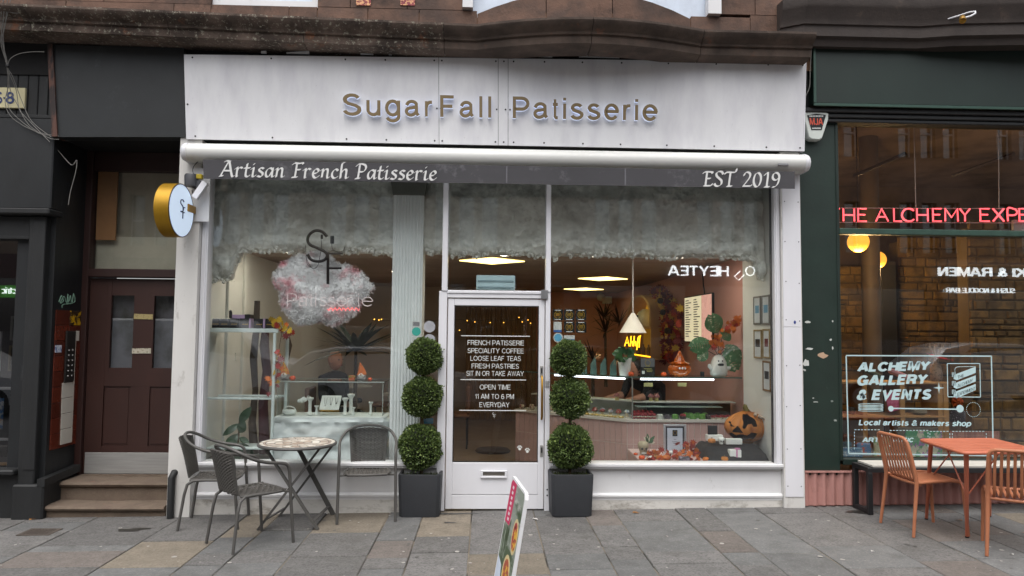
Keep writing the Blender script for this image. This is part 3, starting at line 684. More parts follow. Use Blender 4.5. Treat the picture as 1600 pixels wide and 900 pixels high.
mb.tube([(c.x+.008,-.021,c.z-.03),(c.x+.008,-.021,c.z+.002),(c.x+.024,-.021,c.z+.002)],.0018,5);mb.tube([(c.x+.008,-.021,c.z-.012),(c.x+.02,-.021,c.z-.012)],.0018,5);mb.build('monogram',M_vin,door)
for px,py in ((812,700),(824,704)):          # paw prints
    mb = MB();c = P(px,py,-.02)
    for dx,dz,r in ((0,-.008,.014),(-.018,.008,.007),(-.007,.018,.007),(.007,.018,.007),(.018,.008,.007)):
        mb.lathe([(.0005,0),(r,0),(r,.002),(.0005,.002)],(0,0,0),10);
        k = len(mb.v)-40;mb.v[k:] = [(c.x+dx+p[0],-.0215+p[2],c.z+dz+p[1]) for p in mb.v[k:]]
    mb.build('paw_print',M_vin,door)
# air curtain behind the transom
# ---------------------------------------------------------------- fascia sign
FY = -.16
tl,tr_,bl,br = P(287,85,FY-.05),P(1258,97,FY-.05),P(290.5,217,FY),P(1255,236,FY)
sign = thing('fascia_sign','long white fascia board with raised gold lettering over the shop','sign',((bl.x+br.x)/2,FY,bl.z))
def fpt(u,v,d=0):      # a point on the fascia board, u along it, v up it, d out from it
    lo = bl.lerp(br,u);hi = tl.lerp(tr_,u);p = lo.lerp(hi,v);return Vector((p.x,p.y-d,p.z))
def fu(px): return (px-289)/(1256.5-289)
seams = [0,fu(679),fu(771.5),fu(787),1]
for a,b in zip(seams,seams[1:]):
    mb = MB();e = .0014
    mb.hexa([fpt(a+e/4,0),fpt(b-e/4,0),fpt(b-e/4,0,-.02),fpt(a+e/4,0,-.02),fpt(a+e/4,1),fpt(b-e/4,1),fpt(b-e/4,1,-.02),fpt(a+e/4,1,-.02)])
    mb.build('board',M_fascia,sign)
mb = MB();mb.hexa([fpt(.003,.0,-.021),fpt(.997,.0,-.021),(br.x-.02,.1,br.z),(bl.x+.02,.1,bl.z),fpt(.003,.97,-.021),fpt(.997,.97,-.021),(tr_.x-.02,.1,tr_.z-.03),(tl.x+.02,.1,tl.z-.03)]);mb.build('carcass',M_void,sign)
mb = MB();q = fpt(1,0);q2 = fpt(1,1.13);mb.hexa([(q.x+.001,q.y+.002,q.z),(q.x+.014,q.y+.002,q.z),(q.x+.014,0,q.z),(q.x+.001,0,q.z),(q2.x+.001,q2.y+.002,q2.z),(q2.x+.014,q2.y+.002,q2.z),(q2.x+.014,0,q2.z),(q2.x+.001,0,q2.z)]);mb.build('end_board',M_alum,sign)
for px in (303,421,535,597,673,684,768,780,796,844,904,964,1038,1114,1197,1252):
    for v in (.965,.035):
        p = fpt(fu(px)+rnd.uniform(-.001,.001),v,.001);screw(p.x,p.y,p.z,sign,.0085)
for px in (293,676,682,769,783,790):
    p = fpt(fu(px),.41,.001);screw(p.x,p.y,p.z,sign,.0085)
M_gold = mat('bronze_gold_letter','7d6b4c',.5,metal=.2,var=.06);M_acr = emis('opal_letter_edge','dfe8fc',.22)
boxes = [('S',531.5,560),('u',568,589.5),('g',596.5,620),('a',627,650),('r',658,671),('F',681.5,705),('a',711.5,734),('l',742.3,746.5),('l',756,760.3),('P',794,820),('a',826,849.5),('t',854.5,866),('i',872.3,877.2),('s',884,904.5),('s',910.5,931),('e',936.8,960),('r',966.5,980),('i',985.2,990.2),('e',997,1021)]
vA = .300
for ch,a,b in boxes:
    pa = fpt(fu(a),vA);pb = fpt(fu(b),vA);upv = (fpt(fu(a),1)-fpt(fu(a),0)).normalized();dx = pb-pa;w_ = .14
    gx = [p[0] for st in SG[ch][1] for p in st];g0_,g1_ = min(gx),max(gx);wide = g1_-g0_ > .1;k = (dx.length/(g1_-g0_+w_)) if wide else .2
    for nm,y0,y1,mm in (('letter',.038,.050,M_gold),('letter_edge',.008,.0375,M_acr)):
        mb = MB();pl = lambda x,y,t: pa + dx.normalized()*(((x-g0_)+w_/2)*k if wide else dx.length/2+x*.2) + upv*(y*.200) + Vector((0,-(y0+(y1-y0)*t),0))
        glyph(mb,ch,w_,pl)
        if nm == 'letter': L_ = mb.build(nm,mm,sign)
        else: mb.build(nm,mm,L_)
# strips of board wedged in the gap above the sign
for px,w_,h_ in ((410,8,4),(462,36,4),(568,20,4),(604,5,4),(690,44,4),(745,24,5),(790,26,3),(832,50,5),(930,66,6),(1020,34,6),(1065,44,5),(1112,14,3),(1155,32,5),(1195,50,6),(1225,18,6)):
    u = fu(px);p = fpt(u,1.03,-.006);hw = w_/2/168;mb = MB();t_ = rnd.uniform(.3,1)
    mb.hexa([(p.x-hw,p.y,p.z),(p.x+hw,p.y,p.z),(p.x+hw,p.y+.02,p.z),(p.x-hw,p.y+.02,p.z),(p.x-hw,p.y,p.z+h_/168*t_),(p.x+hw,p.y,p.z+h_/168*(1.3-t_*.3)),(p.x+hw,p.y+.02,p.z+h_/168),(p.x-hw,p.y+.02,p.z+h_/168*t_)]);mb.build('packing_strip',mat('pale_offcut','d6d7d8',.7),sign)
# ---------------------------------------------------------------- awning
AY = -.32
ca,cb = P(293,222,AY+.05),P(1258,240,AY+.05);za0 = P(293,250,AY+.05).z
awn = thing('awning','white rolled awning cassette with grey lettered valance over the windows','awning',((ca.x+cb.x)/2,AY,za0))
H = ca.z-za0
def awnprof(dz): return [(-.10,dz+H),(-.23,dz+H),(AY+.035,dz+H*.86),(AY+.01,dz+H*.70),(AY,dz+H*.5),(AY+.015,dz+H*.22),(AY+.05,dz+.004),(AY+.09,dz),(-.10,dz)]
zA,zB = za0,cb.z-H
n_ = 9
rings = [[(ca.x,y,z) for y,z in awnprof(zA)],[(cb.x-.01,y,z) for y,z in awnprof(zB)]]
mb = MB();mb.loft(rings);mb.build('cassette',mat('awning_white','d8d8d4',.4,var=.04,dirt=('a8a59c',3,.6,.85),stretch=(.3,1,3)),awn,smooth=50)
for xx_,zz,s_ in ((ca.x,zA,-1),(cb.x-.01,zB,1)):
    rings = []
    for e,sc_ in ((0,1.05),(.03,1.05),(.045,.95),(.055,.75)):
        pr_ = awnprof(zz);cy_ = sum(p[0] for p in pr_)/9;cz_ = sum(p[1] for p in pr_)/9
        rings.append([(xx_+s_*e,cy_+(y-cy_)*sc_,cz_+(z-cz_)*sc_) for y,z in pr_])
    mb = MB();mb.loft(rings);mb.build('end_cap',M_alum,awn,smooth=50)
mb = MB();c = P(1224,257,AY);mb.rbox(c.x-.05,c.x+.05,AY-.006,AY+.03,c.z-.012,c.z+.012,.004);mb.build('drain_plate',mat('grey_plate','8d8e90'),awn)
M_val = mat('grey_valance_cloth','444346',.85,var=.08,vscale=4,bump=.15,bscale=300,dirt=('7d7c80',3,.55,.8))
VY = AY-.005
va,vb = P(317,249,VY),P(1242,268,VY);va0,vb0 = P(318,279,VY),P(1242,295,VY)
mb = MB();N = 60
top = [];bot = []
for i in range(N+1):
    t = i/N;wv = .004*math.sin(t*23)+.003*math.sin(t*51+1)
    top.append((va.x+(vb.x-va.x)*t,VY,va.z+(vb.z-va.z)*t));bot.append((va0.x+(vb0.x-va0.x)*t,VY+wv,va0.z+(vb0.z-va0.z)*t))
rings = [[top[i],bot[i],(bot[i][0],bot[i][1]+.003,bot[i][2]),(top[i][0],VY+.003,top[i][2])] for i in range(N+1)]
mb.loft(rings);val = mb.build('valance',M_val,awn,smooth=40)
for px in (972,786):
    t = (px-318)/924;mb = MB();q = Vector(top[0]).lerp(Vector(top[-1]),t);q2 = Vector(bot[0]).lerp(Vector(bot[-1]),t);mb.box(q.x-.006,q.x+.006,VY-.004,VY+.0,q2.z+.004,q.z-.004);mb.build('seam',mat('valance_seam','6a696e',.8),val)
# broad-nib lettering for the valance: strokes of a slanted pen
GL = {
 'A': (.86,[[(0,0),(.20,.02)],[(.06,.02),(.46,.80),(.54,.90),(.62,.92)],[(.56,.90),(.72,.04),(.84,.02)],[(.24,.34),(.66,.34)],[(.3,.9),(.42,.96),(.56,.92)]]),
 'r': (.46,[[(0,.46),(.10,.54),(.13,.52),(.08,.02),(.14,0)],[(.10,.32),(.22,.52),(.34,.56),(.42,.50)]]),
 't': (.38,[[(.20,.80),(.10,.14),(.16,.0),(.26,.0),(.34,.08)],[(.02,.52),(.36,.54)]]),
 'i': (.30,[[(0,.46),(.10,.54),(.14,.50),(.08,.08),(.12,0),(.20,.02),(.26,.08)],[(.15,.76),(.17,.80)]]),
 's': (.42,[[(.38,.50),(.28,.56),(.14,.52),(.12,.40),(.22,.31),(.32,.22),(.30,.06),(.18,0),(.02,.05)]]),
 'a': (.54,[[(.42,.46),(.34,.55),(.20,.52),(.06,.34),(.04,.12),(.12,.0),(.24,.06),(.40,.36)],[(.46,.56),(.40,.12),(.44,0),(.52,.06)]]),
 'n': (.56,[[(0,.46),(.10,.54),(.13,.50),(.06,.0)],[(.11,.32),(.24,.52),(.36,.56),(.42,.46),(.38,.10),(.42,0),(.52,.06)]]),
 'F': (.64,[[(.30,.86),(.20,.10),(.14,.02),(.02,.0)],[(.06,.0),(.32,.02)],[(.06,.80),(.18,.90),(.42,.87),(.64,.92),(.66,.84)],[(.26,.48),(.50,.49)]]),
 'e': (.46,[[(.06,.26),(.26,.30),(.38,.42),(.34,.54),(.22,.55),(.08,.38),(.06,.14),(.16,0),(.28,.02),(.40,.12)]]),
 'c': (.44,[[(.40,.46),(.34,.55),(.22,.54),(.08,.36),(.06,.14),(.16,0),(.28,.02),(.38,.10)]]),
 'h': (.56,[[(.30,.98),(.20,.96),(.14,.80),(.06,.0)],[(.11,.32),(.24,.52),(.36,.56),(.42,.46),(.38,.10),(.42,0),(.52,.06)]]),
 'P': (.64,[[(.24,.86),(.14,.10),(.08,.02),(-.02,.0)],[(.0,.0),(.24,.02)],[(.04,.78),(.16,.90),(.38,.92),(.56,.84),(.60,.66),(.48,.46),(.30,.42),(.20,.44)]]),
 'E': (.60,[[(.26,.86),(.16,.06),(.20,.02)],[(.04,.80),(.14,.89),(.54,.89),(.56,.80)],[(.20,.47),(.44,.48)],[(.06,.02),(.46,.02),(.54,.14)]]),
 'S': (.56,[[(.54,.76),(.48,.90),(.32,.94),(.16,.84),(.16,.66),(.30,.50),(.44,.34),(.42,.12),(.26,0),(.10,.02),(.02,.16)]]),
 'T': (.64,[[(.36,.86),(.26,.08),(.30,.02)],[(.14,.0),(.42,.01)],[(.06,.78),(.12,.89),(.62,.90),(.70,1.02),(.72,1.12)]]),
 '2': (.54,[[(.10,.70),(.18,.88),(.34,.92),(.46,.80),(.42,.58),(.22,.28),(.04,.04)],[(.03,.03),(.46,.04),(.52,.12)]]),
 '0': (.58,[[(.34,.9),(.18,.80),(.08,.5),(.08,.2),(.2,.0),(.36,.08),(.48,.4),(.48,.72),(.36,.9)]]),
 '1': (.40,[[(.08,.74),(.28,.90),(.20,.1),(.22,.03)],[(.06,.0),(.34,.01)]]),
 '9': (.56,[[(.46,.62),(.34,.46),(.2,.46),(.1,.6),(.16,.84),(.32,.92),(.46,.8),(.48,.56),(.38,.2),(.22,.02),(.08,.0)]]),
}
def smooth_line(p,k=4):
    out = []
    for i in range(len(p)-1):
        p0 = p[max(i-1,0)];p1 = p[i];p2 = p[i+1];p3 = p[min(i+2,len(p)-1)]
        for j in range(k):
            t = j/k;out.append(tuple(.5*((2*p1[q]) + (-p0[q]+p2[q])*t + (2*p0[q]-5*p1[q]+4*p2[q]-p3[q])*t*t + (-p0[q]+3*p1[q]-3*p2[q]+p3[q])*t**3) for q in (0,1)))
    out.append(p[-1]);return out
def pen_text(s_,a,b,h,m_,parent,nib=.062):
    adv = sum(.36 if c == ' ' else GL[c][0]+.05 for c in s_);a = Vector(a);b = Vector(b);d = (b-a);k = d.length/adv;d.normalize();up = Vector((0,0,1));x = 0
    nx,ny = nib*math.cos(R(38)),nib*math.sin(R(38));e = .012
    for ch in s_:
        if ch == ' ': x += .36;continue
        mb = MB();lay = 0
        for st in GL[ch][1]:
            pts = smooth_line(st) if len(st) > 2 else st
            for (xa,ya),(xb,yb) in zip(pts,pts[1:]):
                lay += 1
                # hexagon: the segment swept by the slanted nib, a hair thicker than a line
                dx,dy = xb-xa,yb-ya;L = math.hypot(dx,dy) or 1;ox,oy = -dy/L*e,dx/L*e
                cand = [(xx+sx*nx+sq*ox,yy+sx*ny+sq*oy) for xx,yy in ((xa,ya),(xb,yb)) for sx in (-1,1) for sq in (-1,1)]
                cand = sorted(set(cand));
                def half(ps):
                    o_ = []
                    for p in ps:
                        while len(o_) > 1 and (o_[-1][0]-o_[-2][0])*(p[1]-o_[-2][1])-(o_[-1][1]-o_[-2][1])*(p[0]-o_[-2][0]) <= 1e-9: o_.pop()
                        o_.append(p)
                    return o_
                hull = half(cand)[:-1]+half(cand[::-1])[:-1]
                off = -.0012-.00004*lay
                P3 = [a + d*((x+qx)*k) + up*(qy*h) + Vector((0,off,0)) for qx,qy in hull]
                mb.add(P3,[tuple(range(len(P3)))])
        mb.build('letter',m_,parent);x += GL[ch][0]+.05
M_let = mat('pale_valance_print','d2d2d0',.8,var=.04)
def vpt(px,py): return P(px,py,VY-.004)
pen_text('Artisan French Patisserie',vpt(343,275),vpt(684,281.5),.150,M_let,val)
pen_text('EST 2019',vpt(1098,290.5),vpt(1221,292.5),.150,M_let,val)

# ================================================================ the close (stair entrance) left of the shop
M_door = mat('maroon_door_paint','361e18',.5,var=.15,vscale=4,bump=.08,bscale=25,dirt=('4a3530',9,.66,.82),stretch=(1,1,.4))
M_doorf = mat('maroon_frame_paint','301a16',.5,var=.2,vscale=4,bump=.08)
M_step = mat('worn_step_stone','6a5c4f',.9,var=.2,vscale=6,bump=.5,bscale=60,dirt=('57473e',5,.5,.75),third=('8e5f4d',7,.62,.74))
DY = .52                                               # door plane
close = thing('close_entrance','recessed tenement doorway with maroon door, fanlight and worn stone steps','doorway',(-3.5,0,gz(-3.5)))
xcl = P(83,500,0).x                                  # left cheek of the recess
xcr = -2.93
zhead = P(180,214,-.1).z
# cheeks, soffit and back
mb = MB();mb.box(xcl-.35,xcl,-.02,DY+.25,gz(xcl),zhead+.1);ckl = mb.build('cheek_wall',M_black,close)
mb = MB();mb.box(xcr+.01,xcr+.09,.1,DY+.25,gz(xcr),zhead+.1);mb.build('cheek_wall',M_black,close)
mb = MB();mb.box(xcl-.3,xcr+.1,-.06,DY+.3,zhead,zhead+.08);mb.build('soffit',M_void,close)
# frame
fl0,fl1 = P(121,500,DY-.02).x,P(137,500,DY-.02).x
zfan0,zfan1 = P(210,421,DY).z,P(210,268,DY).z
zth = P(200,742,DY).z
mb = MB();mb.rbox(fl0-.1,fl1,DY-.05,DY+.08,zth-.02,zhead,.006);mb.rbox(fl1,xcr+.02,DY-.02,DY+.08,zfan1,zhead,.006)
ztr = P(210,434,DY).z
mb.rbox(fl1,xcr+.02,DY-.06,DY+.07,ztr,zfan0,.008);mb.build('door_frame',M_doorf,close)
# fanlight
M_fan = glass('fanlight_glass',(.92,.92,.9),1.6,1.5)
fan = MB();fan.box(fl1-.01,xcr+.02,DY+.02,DY+.026,zfan0-.01,zfan1+.01);fan = fan.build('fanlight',M_fan,close)
mb = MB();a,b = P(150,375,DY+.05),P(185,270,DY+.05);mb.box(a.x,b.x,DY+.04,DY+.06,a.z,b.z+.05);mb.build('cardboard',mat('cardboard','a87c56',.8,var=.12),fan)
mb = MB();a,b = P(146,420,DY+.2),P(285,370,DY+.2);mb.box(a.x-.1,b.x+.2,DY+.14,DY+.16,a.z-.05,P(146,250,DY+.3).z);mb.build('stair_wall',mat('stair_wall_paint','a09c90',.8,var=.12),fan)
mb = MB();mb.box(a.x-.1,b.x+.2,DY+.11,DY+.13,a.z-.05,b.z-.02);mb.build('dado',mat('stair_dado_paint','c4c2b4',.7,var=.1),fan)
# door: rails and stiles round two panes and two panels
dx0,dx1 = fl1+.004,xcr+.0
zd0,zd1 = zth+.012,ztr-.01
gl = (P(173,500,DY).x,P(208.5,500,DY).x);gr = (P(240,500,DY).x,P(278,500,DY).x)
zg0,zg1 = P(220,575,DY).z,P(220,462,DY).z
zp0,zp1 = P(220,697,DY).z,P(220,604,DY).z
pl_ = (P(160,650,DY).x,P(202,650,DY).x);prr = (P(232,650,DY).x,P(271,650,DY).x)
mb = MB();y0,y1 = DY,DY+.045
pcs = [(dx0,pl_[0],zd0,zd1),(pl_[0],gl[0],zg0-.04,zd1),(gl[1],gr[0],zg0,zg1),(gr[1],dx1,zd0,zd1),(pl_[0],dx1,zd0,zp0),(pl_[0],gr[1],zp1,zg0-.04),(gl[0],gr[1],zg0-.04,zg0),(gl[0],gr[1],zg1,zd1),(pl_[1],prr[0],zp0,zp1)]
for i,(a,b,c_,d_) in enumerate(pcs): mb.box(a+.0004,b-.0004,y0+i*.0006,y1,c_,d_)
dr = mb.build('door',M_door,close)
for a,b in (gl,gr):
    mb = MB();mb.box(a,b,DY+.02,DY+.026,zg0,zg1);mb.build('pane',glass('door_pane',(.8,.8,.8),1.6,2.2),dr)
    mb = MB();mb.box(a-.03,b+.03,DY+.1,DY+.12,zg0-.03,zg1+.03);mb.build('hall_wall',mat('dim_hall','85858a',.8,col2='55554f',scale2=3),dr)
for a,b in (pl_,prr):
    mb = MB();mb.rbox(a,b,DY+.018,DY+.04,zp0,zp1,.002);mb.rbox(a+.02,b-.02,DY+.012,DY+.02,zp0+.02,zp1-.02,.008);mb.build('panel',M_door,dr)
a,b = P(131,740,DY-.01),P(271,707.5,DY-.01)
mb = MB();mb.rbox(a.x,dx1-.005,DY-.008,DY+.0,a.z,b.z,.002);mb.build('kick_plate',M_steel,dr)
for px,py,r_,c_ in ((224,495,.03,'a89868'),(221,548.5,-.02,'b8b2a0')):
    mb = MB();c = P(px,py,DY-.005);mb.box(c.x-.095,c.x+.095,DY-.006,DY-.002,c.z-.025,c.z+.028);mb.xf(Matrix.Translation(c) @ Matrix.Rotation(r_,4,'Y') @ Matrix.Translation(-c));mb.build('paper_strip',mat('peeling_paper_'+c_,c_,.8,col2='6a6048',scale2=60,mix2=(.55,.62)),dr)
# steps
def step(x0,x1,y0,y1,z0,z1,seed):
    r_ = random.Random(seed);n = 26;prof0 = [(y1,z0),(y0+.03,z0),(y0+.03,z1-.055),(y0,z1-.045),(y0-.012,z1-.025),(y0,z1-.006),(y0+.03,z1),(y1,z1)]
    rings = []
    for i in range(n+1):
        t = i/n;wear = .010*math.sin(PI*t)+.006*mnoise.noise((t*9,seed,0));ch = .012*max(0,mnoise.noise((t*14,seed,5)))
        rings.append([(x0+(x1-x0)*t,y+ch*(1 if 2 < j < 7 else 0),z-(wear if j >= 5 else 0)) for j,(y,z) in enumerate(prof0)])
    return MB().loft(rings).build('step',M_step,close,smooth=35)
zl1 = P(160,790,-.08).z;zu1 = P(160,753,.14).z
step(P(64,795,-.1).x,xcr-.03,-.10,.3,gz(-3.5)-.05,zl1,3)
step(xcl+.005,xcr-.03,.14,DY+.02,zl1-.03,zu1,8)
mb = MB();mb.box(fl0-.06,dx1,DY-.06,DY+.1,zu1-.02,zth+.008);mb.build('threshold',M_step,close)
# boot of the drain pipe on the right of the steps
mb = MB();a = P(266,805,-.16);zt_ = P(266,738,-.16).z
mb.tube([(a.x,-.16,gz(a.x)),(a.x,-.16,zt_-.05),(a.x+.01,-.13,zt_-.01),(a.x+.03,-.09,zt_)],.032,10);tag(mb.build('pipe_boot',M_blackwood,smooth=40),'black iron pipe end standing between steps and white pilaster','pipe')
# tiles and entry panel on the left cheek
M_tile = mat('brown_glazed_tile','5a2415',.22,var=.2,vscale=6,rand=.35,coat=.4)
zt0,zt1 = P(90,704,.05).z,P(95,484,.05).z
for i in range(9):
    za = zt0+(zt1-zt0)*i/9;zb = zt0+(zt1-zt0)*(i+1)/9
    for j in range(2):
        ya = .03+j*.24
        mb = MB();mb.rbox(xcl,xcl+.008,ya+.002,ya+.238,za+.002,zb-.002,.002)
        mb.build('tile',M_tile if not (i == 8 and j == 1) else mat('flower_tile','3a2a18',.25,col2='c89a1a',scale2=16,mix2=(.53,.56)),ckl)
ent = thing('entry_phone_panel','narrow steel door entry panel with rows of buttons beside the maroon door','intercom',(xcl+.01,.2,P(102,600,.2).z))
ye0,ye1 = .2,.36
z_a,z_b = P(104,597,.25).z,P(104,517,.25).z
mb = MB();mb.rbox(xcl+.009,xcl+.025,ye0,ye1,z_a,z_b,.003);mb.build('plate',mat('dull_steel_plate','3c3a38',.45,metal=.6),ent)
for i in range(6):
    for j in range(2):
        mb = MB();z = z_a+.06+i*.05;y = ye0+.045+j*.065;mb.ball((xcl+.026,y,z),.009,8,4);mb.build('button',M_steel,ent,smooth=60)
for i in range(4):
    mb = MB();zb = z_a-.005-i*.15;mb.rbox(xcl+.009,xcl+.014+i*.0005,ye0-.02+i*.004,ye1+.03,zb-.145,zb,.001)
    tag(mb.build('paper_notice',mat('notice_paper','c4bfb4',.8,var=.06)),'white paper notice directly under the entry panel buttons' if i == 0 else 'white paper notice second below the entry panel' if i == 1 else 'white paper notice third below the entry panel' if i == 2 else 'torn lowest white paper notice below the entry panel','notice','notices under the entry panel')
mb = MB();mb.rbox(xcl+.009,xcl+.014,ye1+.012,ye1+.08,z_b-.1,z_b+.0,.001);mb.rbox(xcl+.009,xcl+.013,ye1+.012,ye1+.03,z_a-.5,z_b-.1,.001);tag(mb.build('paper_notice',mat('notice_paper','c4bfb4')),'tall thin paper strip right of the entry panel','notice','notices under the entry panel')
mb = MB();c = PXW(93,545,xcl+.012);mb.rbox(xcl+.008,xcl+.0105,c.y-.07,c.y+.04,c.z-.035,c.z+.035,.001);mb.build('sticker',mat('blue_white_sticker','c8ccd6',.5,col2='4a6aa0',scale2=40,mix2=(.5,.55)),ckl)
# green scrawl on the black cheek above the tiles
mb = MB();pts = [(92,472),(96,462),(99,470),(94,474),(100,463),(104,474),(106,460),(107,473),(110,462),(112,474),(115,459),(117,470),(112,474),(98,476),(97,481)]
mb.tube([tuple(PXW(a,b,xcl+.004)) for a,b in smooth_line(pts,3)],.006,4);mb.build('graffiti_scrawl',mat('green_spray','6a8a78',.7),ckl)

# ================================================================ black panelled boarding over the doorway
brd = thing('black_fascia_board','large plain charcoal fascia board above the recessed doorway','board',(-3.5,-.15,zhead))
a,b = P(84,70,-.15),P(290,214,-.15);c_,d_ = P(91,214,-.15),P(287,76,-.15)
mb = MB();mb.hexa([(c_.x,-.15,c_.z),(b.x,-.15,b.z),(b.x,0,b.z),(c_.x,0,c_.z),(a.x,-.15,a.z),(d_.x,-.15,a.z),(d_.x,0,a.z),(a.x,0,a.z)]);mb.build('panel',M_blackfas,brd)
mb = MB();mb.hexa([(c_.x-.05,-.17,c_.z),(c_.x,-.17,c_.z),(c_.x,-.0,c_.z),(c_.x-.05,0,c_.z),(a.x-.05,-.17,a.z),(a.x,-.17,a.z),(a.x,0,a.z),(a.x-.05,0,a.z)]);mb.build('edge_batten',mat('peeling_brown_timber','2c2220',.7,col2='5a3c32',scale2=20,mix2=(.5,.6),stretch=(1,1,.2)),brd)
# ================================================================ dark shop at the far left
ls = thing('dark_shop_front','black timber shop front at the far left with ribbed fascia and picture window','shop front',(-4.8,0,gz(-4.8)))
xs0 = -6.2;xs1 = c_.x-.052
zt_ = P(40,58,-.12).z;zmd = P(40,183,-.12).z;zlo = P(40,325,-.16).z
mb = MB();mb.box(xs0,xs1,-.06,.2,zmd,zt_+.2);fas = mb.build('fascia_backing',M_void,ls)
x = xs1
while x > xs0:
    mb = MB();mb.rbox(x-.094,x-.003,-.085,-.06,zmd+.03,zt_+.15,.006);mb.build('board',M_blackwood,fas);x -= .096
mb = MB();mb.rbox(xs0,xs1,-.12,.0,zmd-.01,zmd+.028,.006);mb.build('ledge',M_blackwood,ls)
mb = MB();mb.rbox(xs0,xs1+.0,-.13,.05,zlo,zmd-.012,.01);mb.build('panel',M_black,ls)
mb = MB();mb.rbox(xs0,xs1+.02,-.19,.05,zlo-.06,zlo-.002,.012);mb.build('cornice_ledge',M_blackwood,ls)
px0,px1 = P(38,500,-.1).x,P(70,500,-.1).x
mb = MB();mb.rbox(px0,xcl-.352+.30,-.1,.1,gz(-4.5),zlo-.062,.012)
pil = mb.build('pilaster',M_blackwood,ls)
mb = MB();mb.rbox(px0+.05,px1-.03,-.108,-.1,gz(-4.5)+.45,zlo-.12,.004);mb.build('pilaster_panel',M_blackwood,pil)
mb = MB();mb.rbox(px0-.02,px1+.08,-.14,.0,gz(-4.5)-.01,gz(-4.5)+.32,.015);mb.build('plinth',M_blackwood,pil)
mb = MB();zq = P(100,730,.0).z;mb.hexa([(px1+.02,-.14,gz(-4.4)+.30),(xcl+.07,-.14,gz(-4.4)+.30),(xcl+.07,DY-.06,gz(-4.4)+.33),(px1+.02,DY-.06,gz(-4.4)+.33),(px1+.02,-.14,gz(-4.4)+.37),(xcl+.07,-.14,gz(-4.4)+.37),(xcl+.07,DY-.06,gz(-4.4)+.40),(px1+.02,DY-.06,gz(-4.4)+.40)]);mb.build('plinth_cap',M_blackwood,ls)
mb = MB();mb.box(px1+.05,xcl+.05,-.1,DY-.07,gz(-4.4)-.02,gz(-4.4)+.30);mb.build('plinth_wall',M_blackwood,ls)
zsl = P(20,733,-.1).z;zwt = P(20,375,0).z
mb = MB();mb.rbox(xs0,px0,-.16,.1,zsl-.05,zsl,.012);mb.build('sill',M_blackwood,ls)
mb = MB();mb.rbox(xs0,px0,-.07,.1,gz(-5),zsl-.05,.01);mb.build('stall_riser',M_blackwood,ls)
mb = MB();mb.rbox(xs0,px0,-.07,.06,zwt,zlo-.062,.01);mb.rbox(xs0,px0,-.085,-.07,zwt,zwt+.03,.006);mb.build('window_head',M_blackwood,ls)
mb = MB();mb.box(xs0,px0+.02,0,.006,zsl-.01,zwt+.01);mb.build('pane',glass('left_shop_glass',(.6,.6,.6),1.6,1.8),ls)
mb = MB();mb.box(xs0,px1,1.2,1.22,gz(-5),3.4);mb.box(px1-.02,px1,.1,1.2,gz(-5),3.4);mb.box(xs0,px1,.1,1.2,gz(-5),zsl-.1);mb.build('window_back',mat('dark_backdrop','241d22',.8),ls)
mb = MB();mb.box(xs0,px0+.05,.1,.6,zsl-.1,zsl-.06);mb.build('window_bed',mat('pale_wood','a07c52',.6),ls)
# pictures standing in that window
def picture(pxa,pxb,pya,pyb,y,fm,am,label,mt=None,mat_w=.03):
    a,b = P(pxa,pyb,y),P(pxb,pya,y);t = thing('framed_picture',label,'picture',((a.x+b.x)/2,y,a.z),group='pictures in the dark shop window')
    f = .025;mb = MB()
    for q in ((a.x,a.x+f,a.z,b.z),(b.x-f,b.x,a.z,b.z),(a.x+f,b.x-f,a.z,a.z+f),(a.x+f,b.x-f,b.z-f,b.z)): mb.rbox(q[0],q[1],y-.012,y+.012,q[2],q[3],.002)
    mb.build('frame',fm,t)
    mb = MB();mb.box(a.x+f,b.x-f,y-.002,y+.006,a.z+f,b.z-f);mb.build('mount',mt or M_dark,t)
    mb = MB();mb.box(a.x+f+mat_w,b.x-f-mat_w,y-.005,y-.003,a.z+f+mat_w,b.z-f-mat_w);mb.build('print',am,t)
art = mat('small_art_print','b8bcc0',.6,col2='3a6a9a',scale2=12,mix2=(.5,.54),third=('c89a50',14,.56,.6));art2 = mat('dim_art_print','3a3632',.6,col2='6a5a40',scale2=14,mix2=(.5,.56))
picture(-40,25,605,688,.14,M_white,art,'white framed picture standing low in the dark shop window',None,.08)
picture(16,35,494,532,.6,mat('grey_frame','7c7a76',.5),art2,'small dark framed picture hung high in the dark shop window')
picture(13,36,540,580,.6,mat('gilt_frame','7a6a44',.5,metal=.4),art2,'small gilt framed picture hung lower in the dark shop window')
picture(-40,3,518,580,.5,M_white,art2,'pale framed picture cut by the left edge of view')
# house number plaque with blue letters
a,b = P(-30,168,-.11),P(40,137.5,-.11)
t = thing('number_plaque','cream plaque with dark blue lettering on the ribbed black fascia','sign',((a.x+b.x)/2,-.1,a.z))
mb = MB();mb.rbox(a.x,b.x,-.115,-.086,a.z,b.z,.004);mb.build('plate',mat('cream_enamel','c8bf98',.4,var=.05,dirt=('8a8060',6,.65,.8)),t)
M_bl = mat('blue_enamel','2a3a6c',.4)
for ch,pxa,pxb in (('S',-6,3.5),('8',9,22)):
    q,q2 = P(pxa,161,-.117),P(pxb,161,-.117);mb = MB();text_fit(mb,ch,q,q2,P(0,144,-.117).z-q.z,thick=.002,bold=.02);mb.build('letter',M_bl,t)
mb = MB();q = P(6.5,153,-.117);mb.ball(q,.009,8,4);mb.build('letter',M_bl,t)
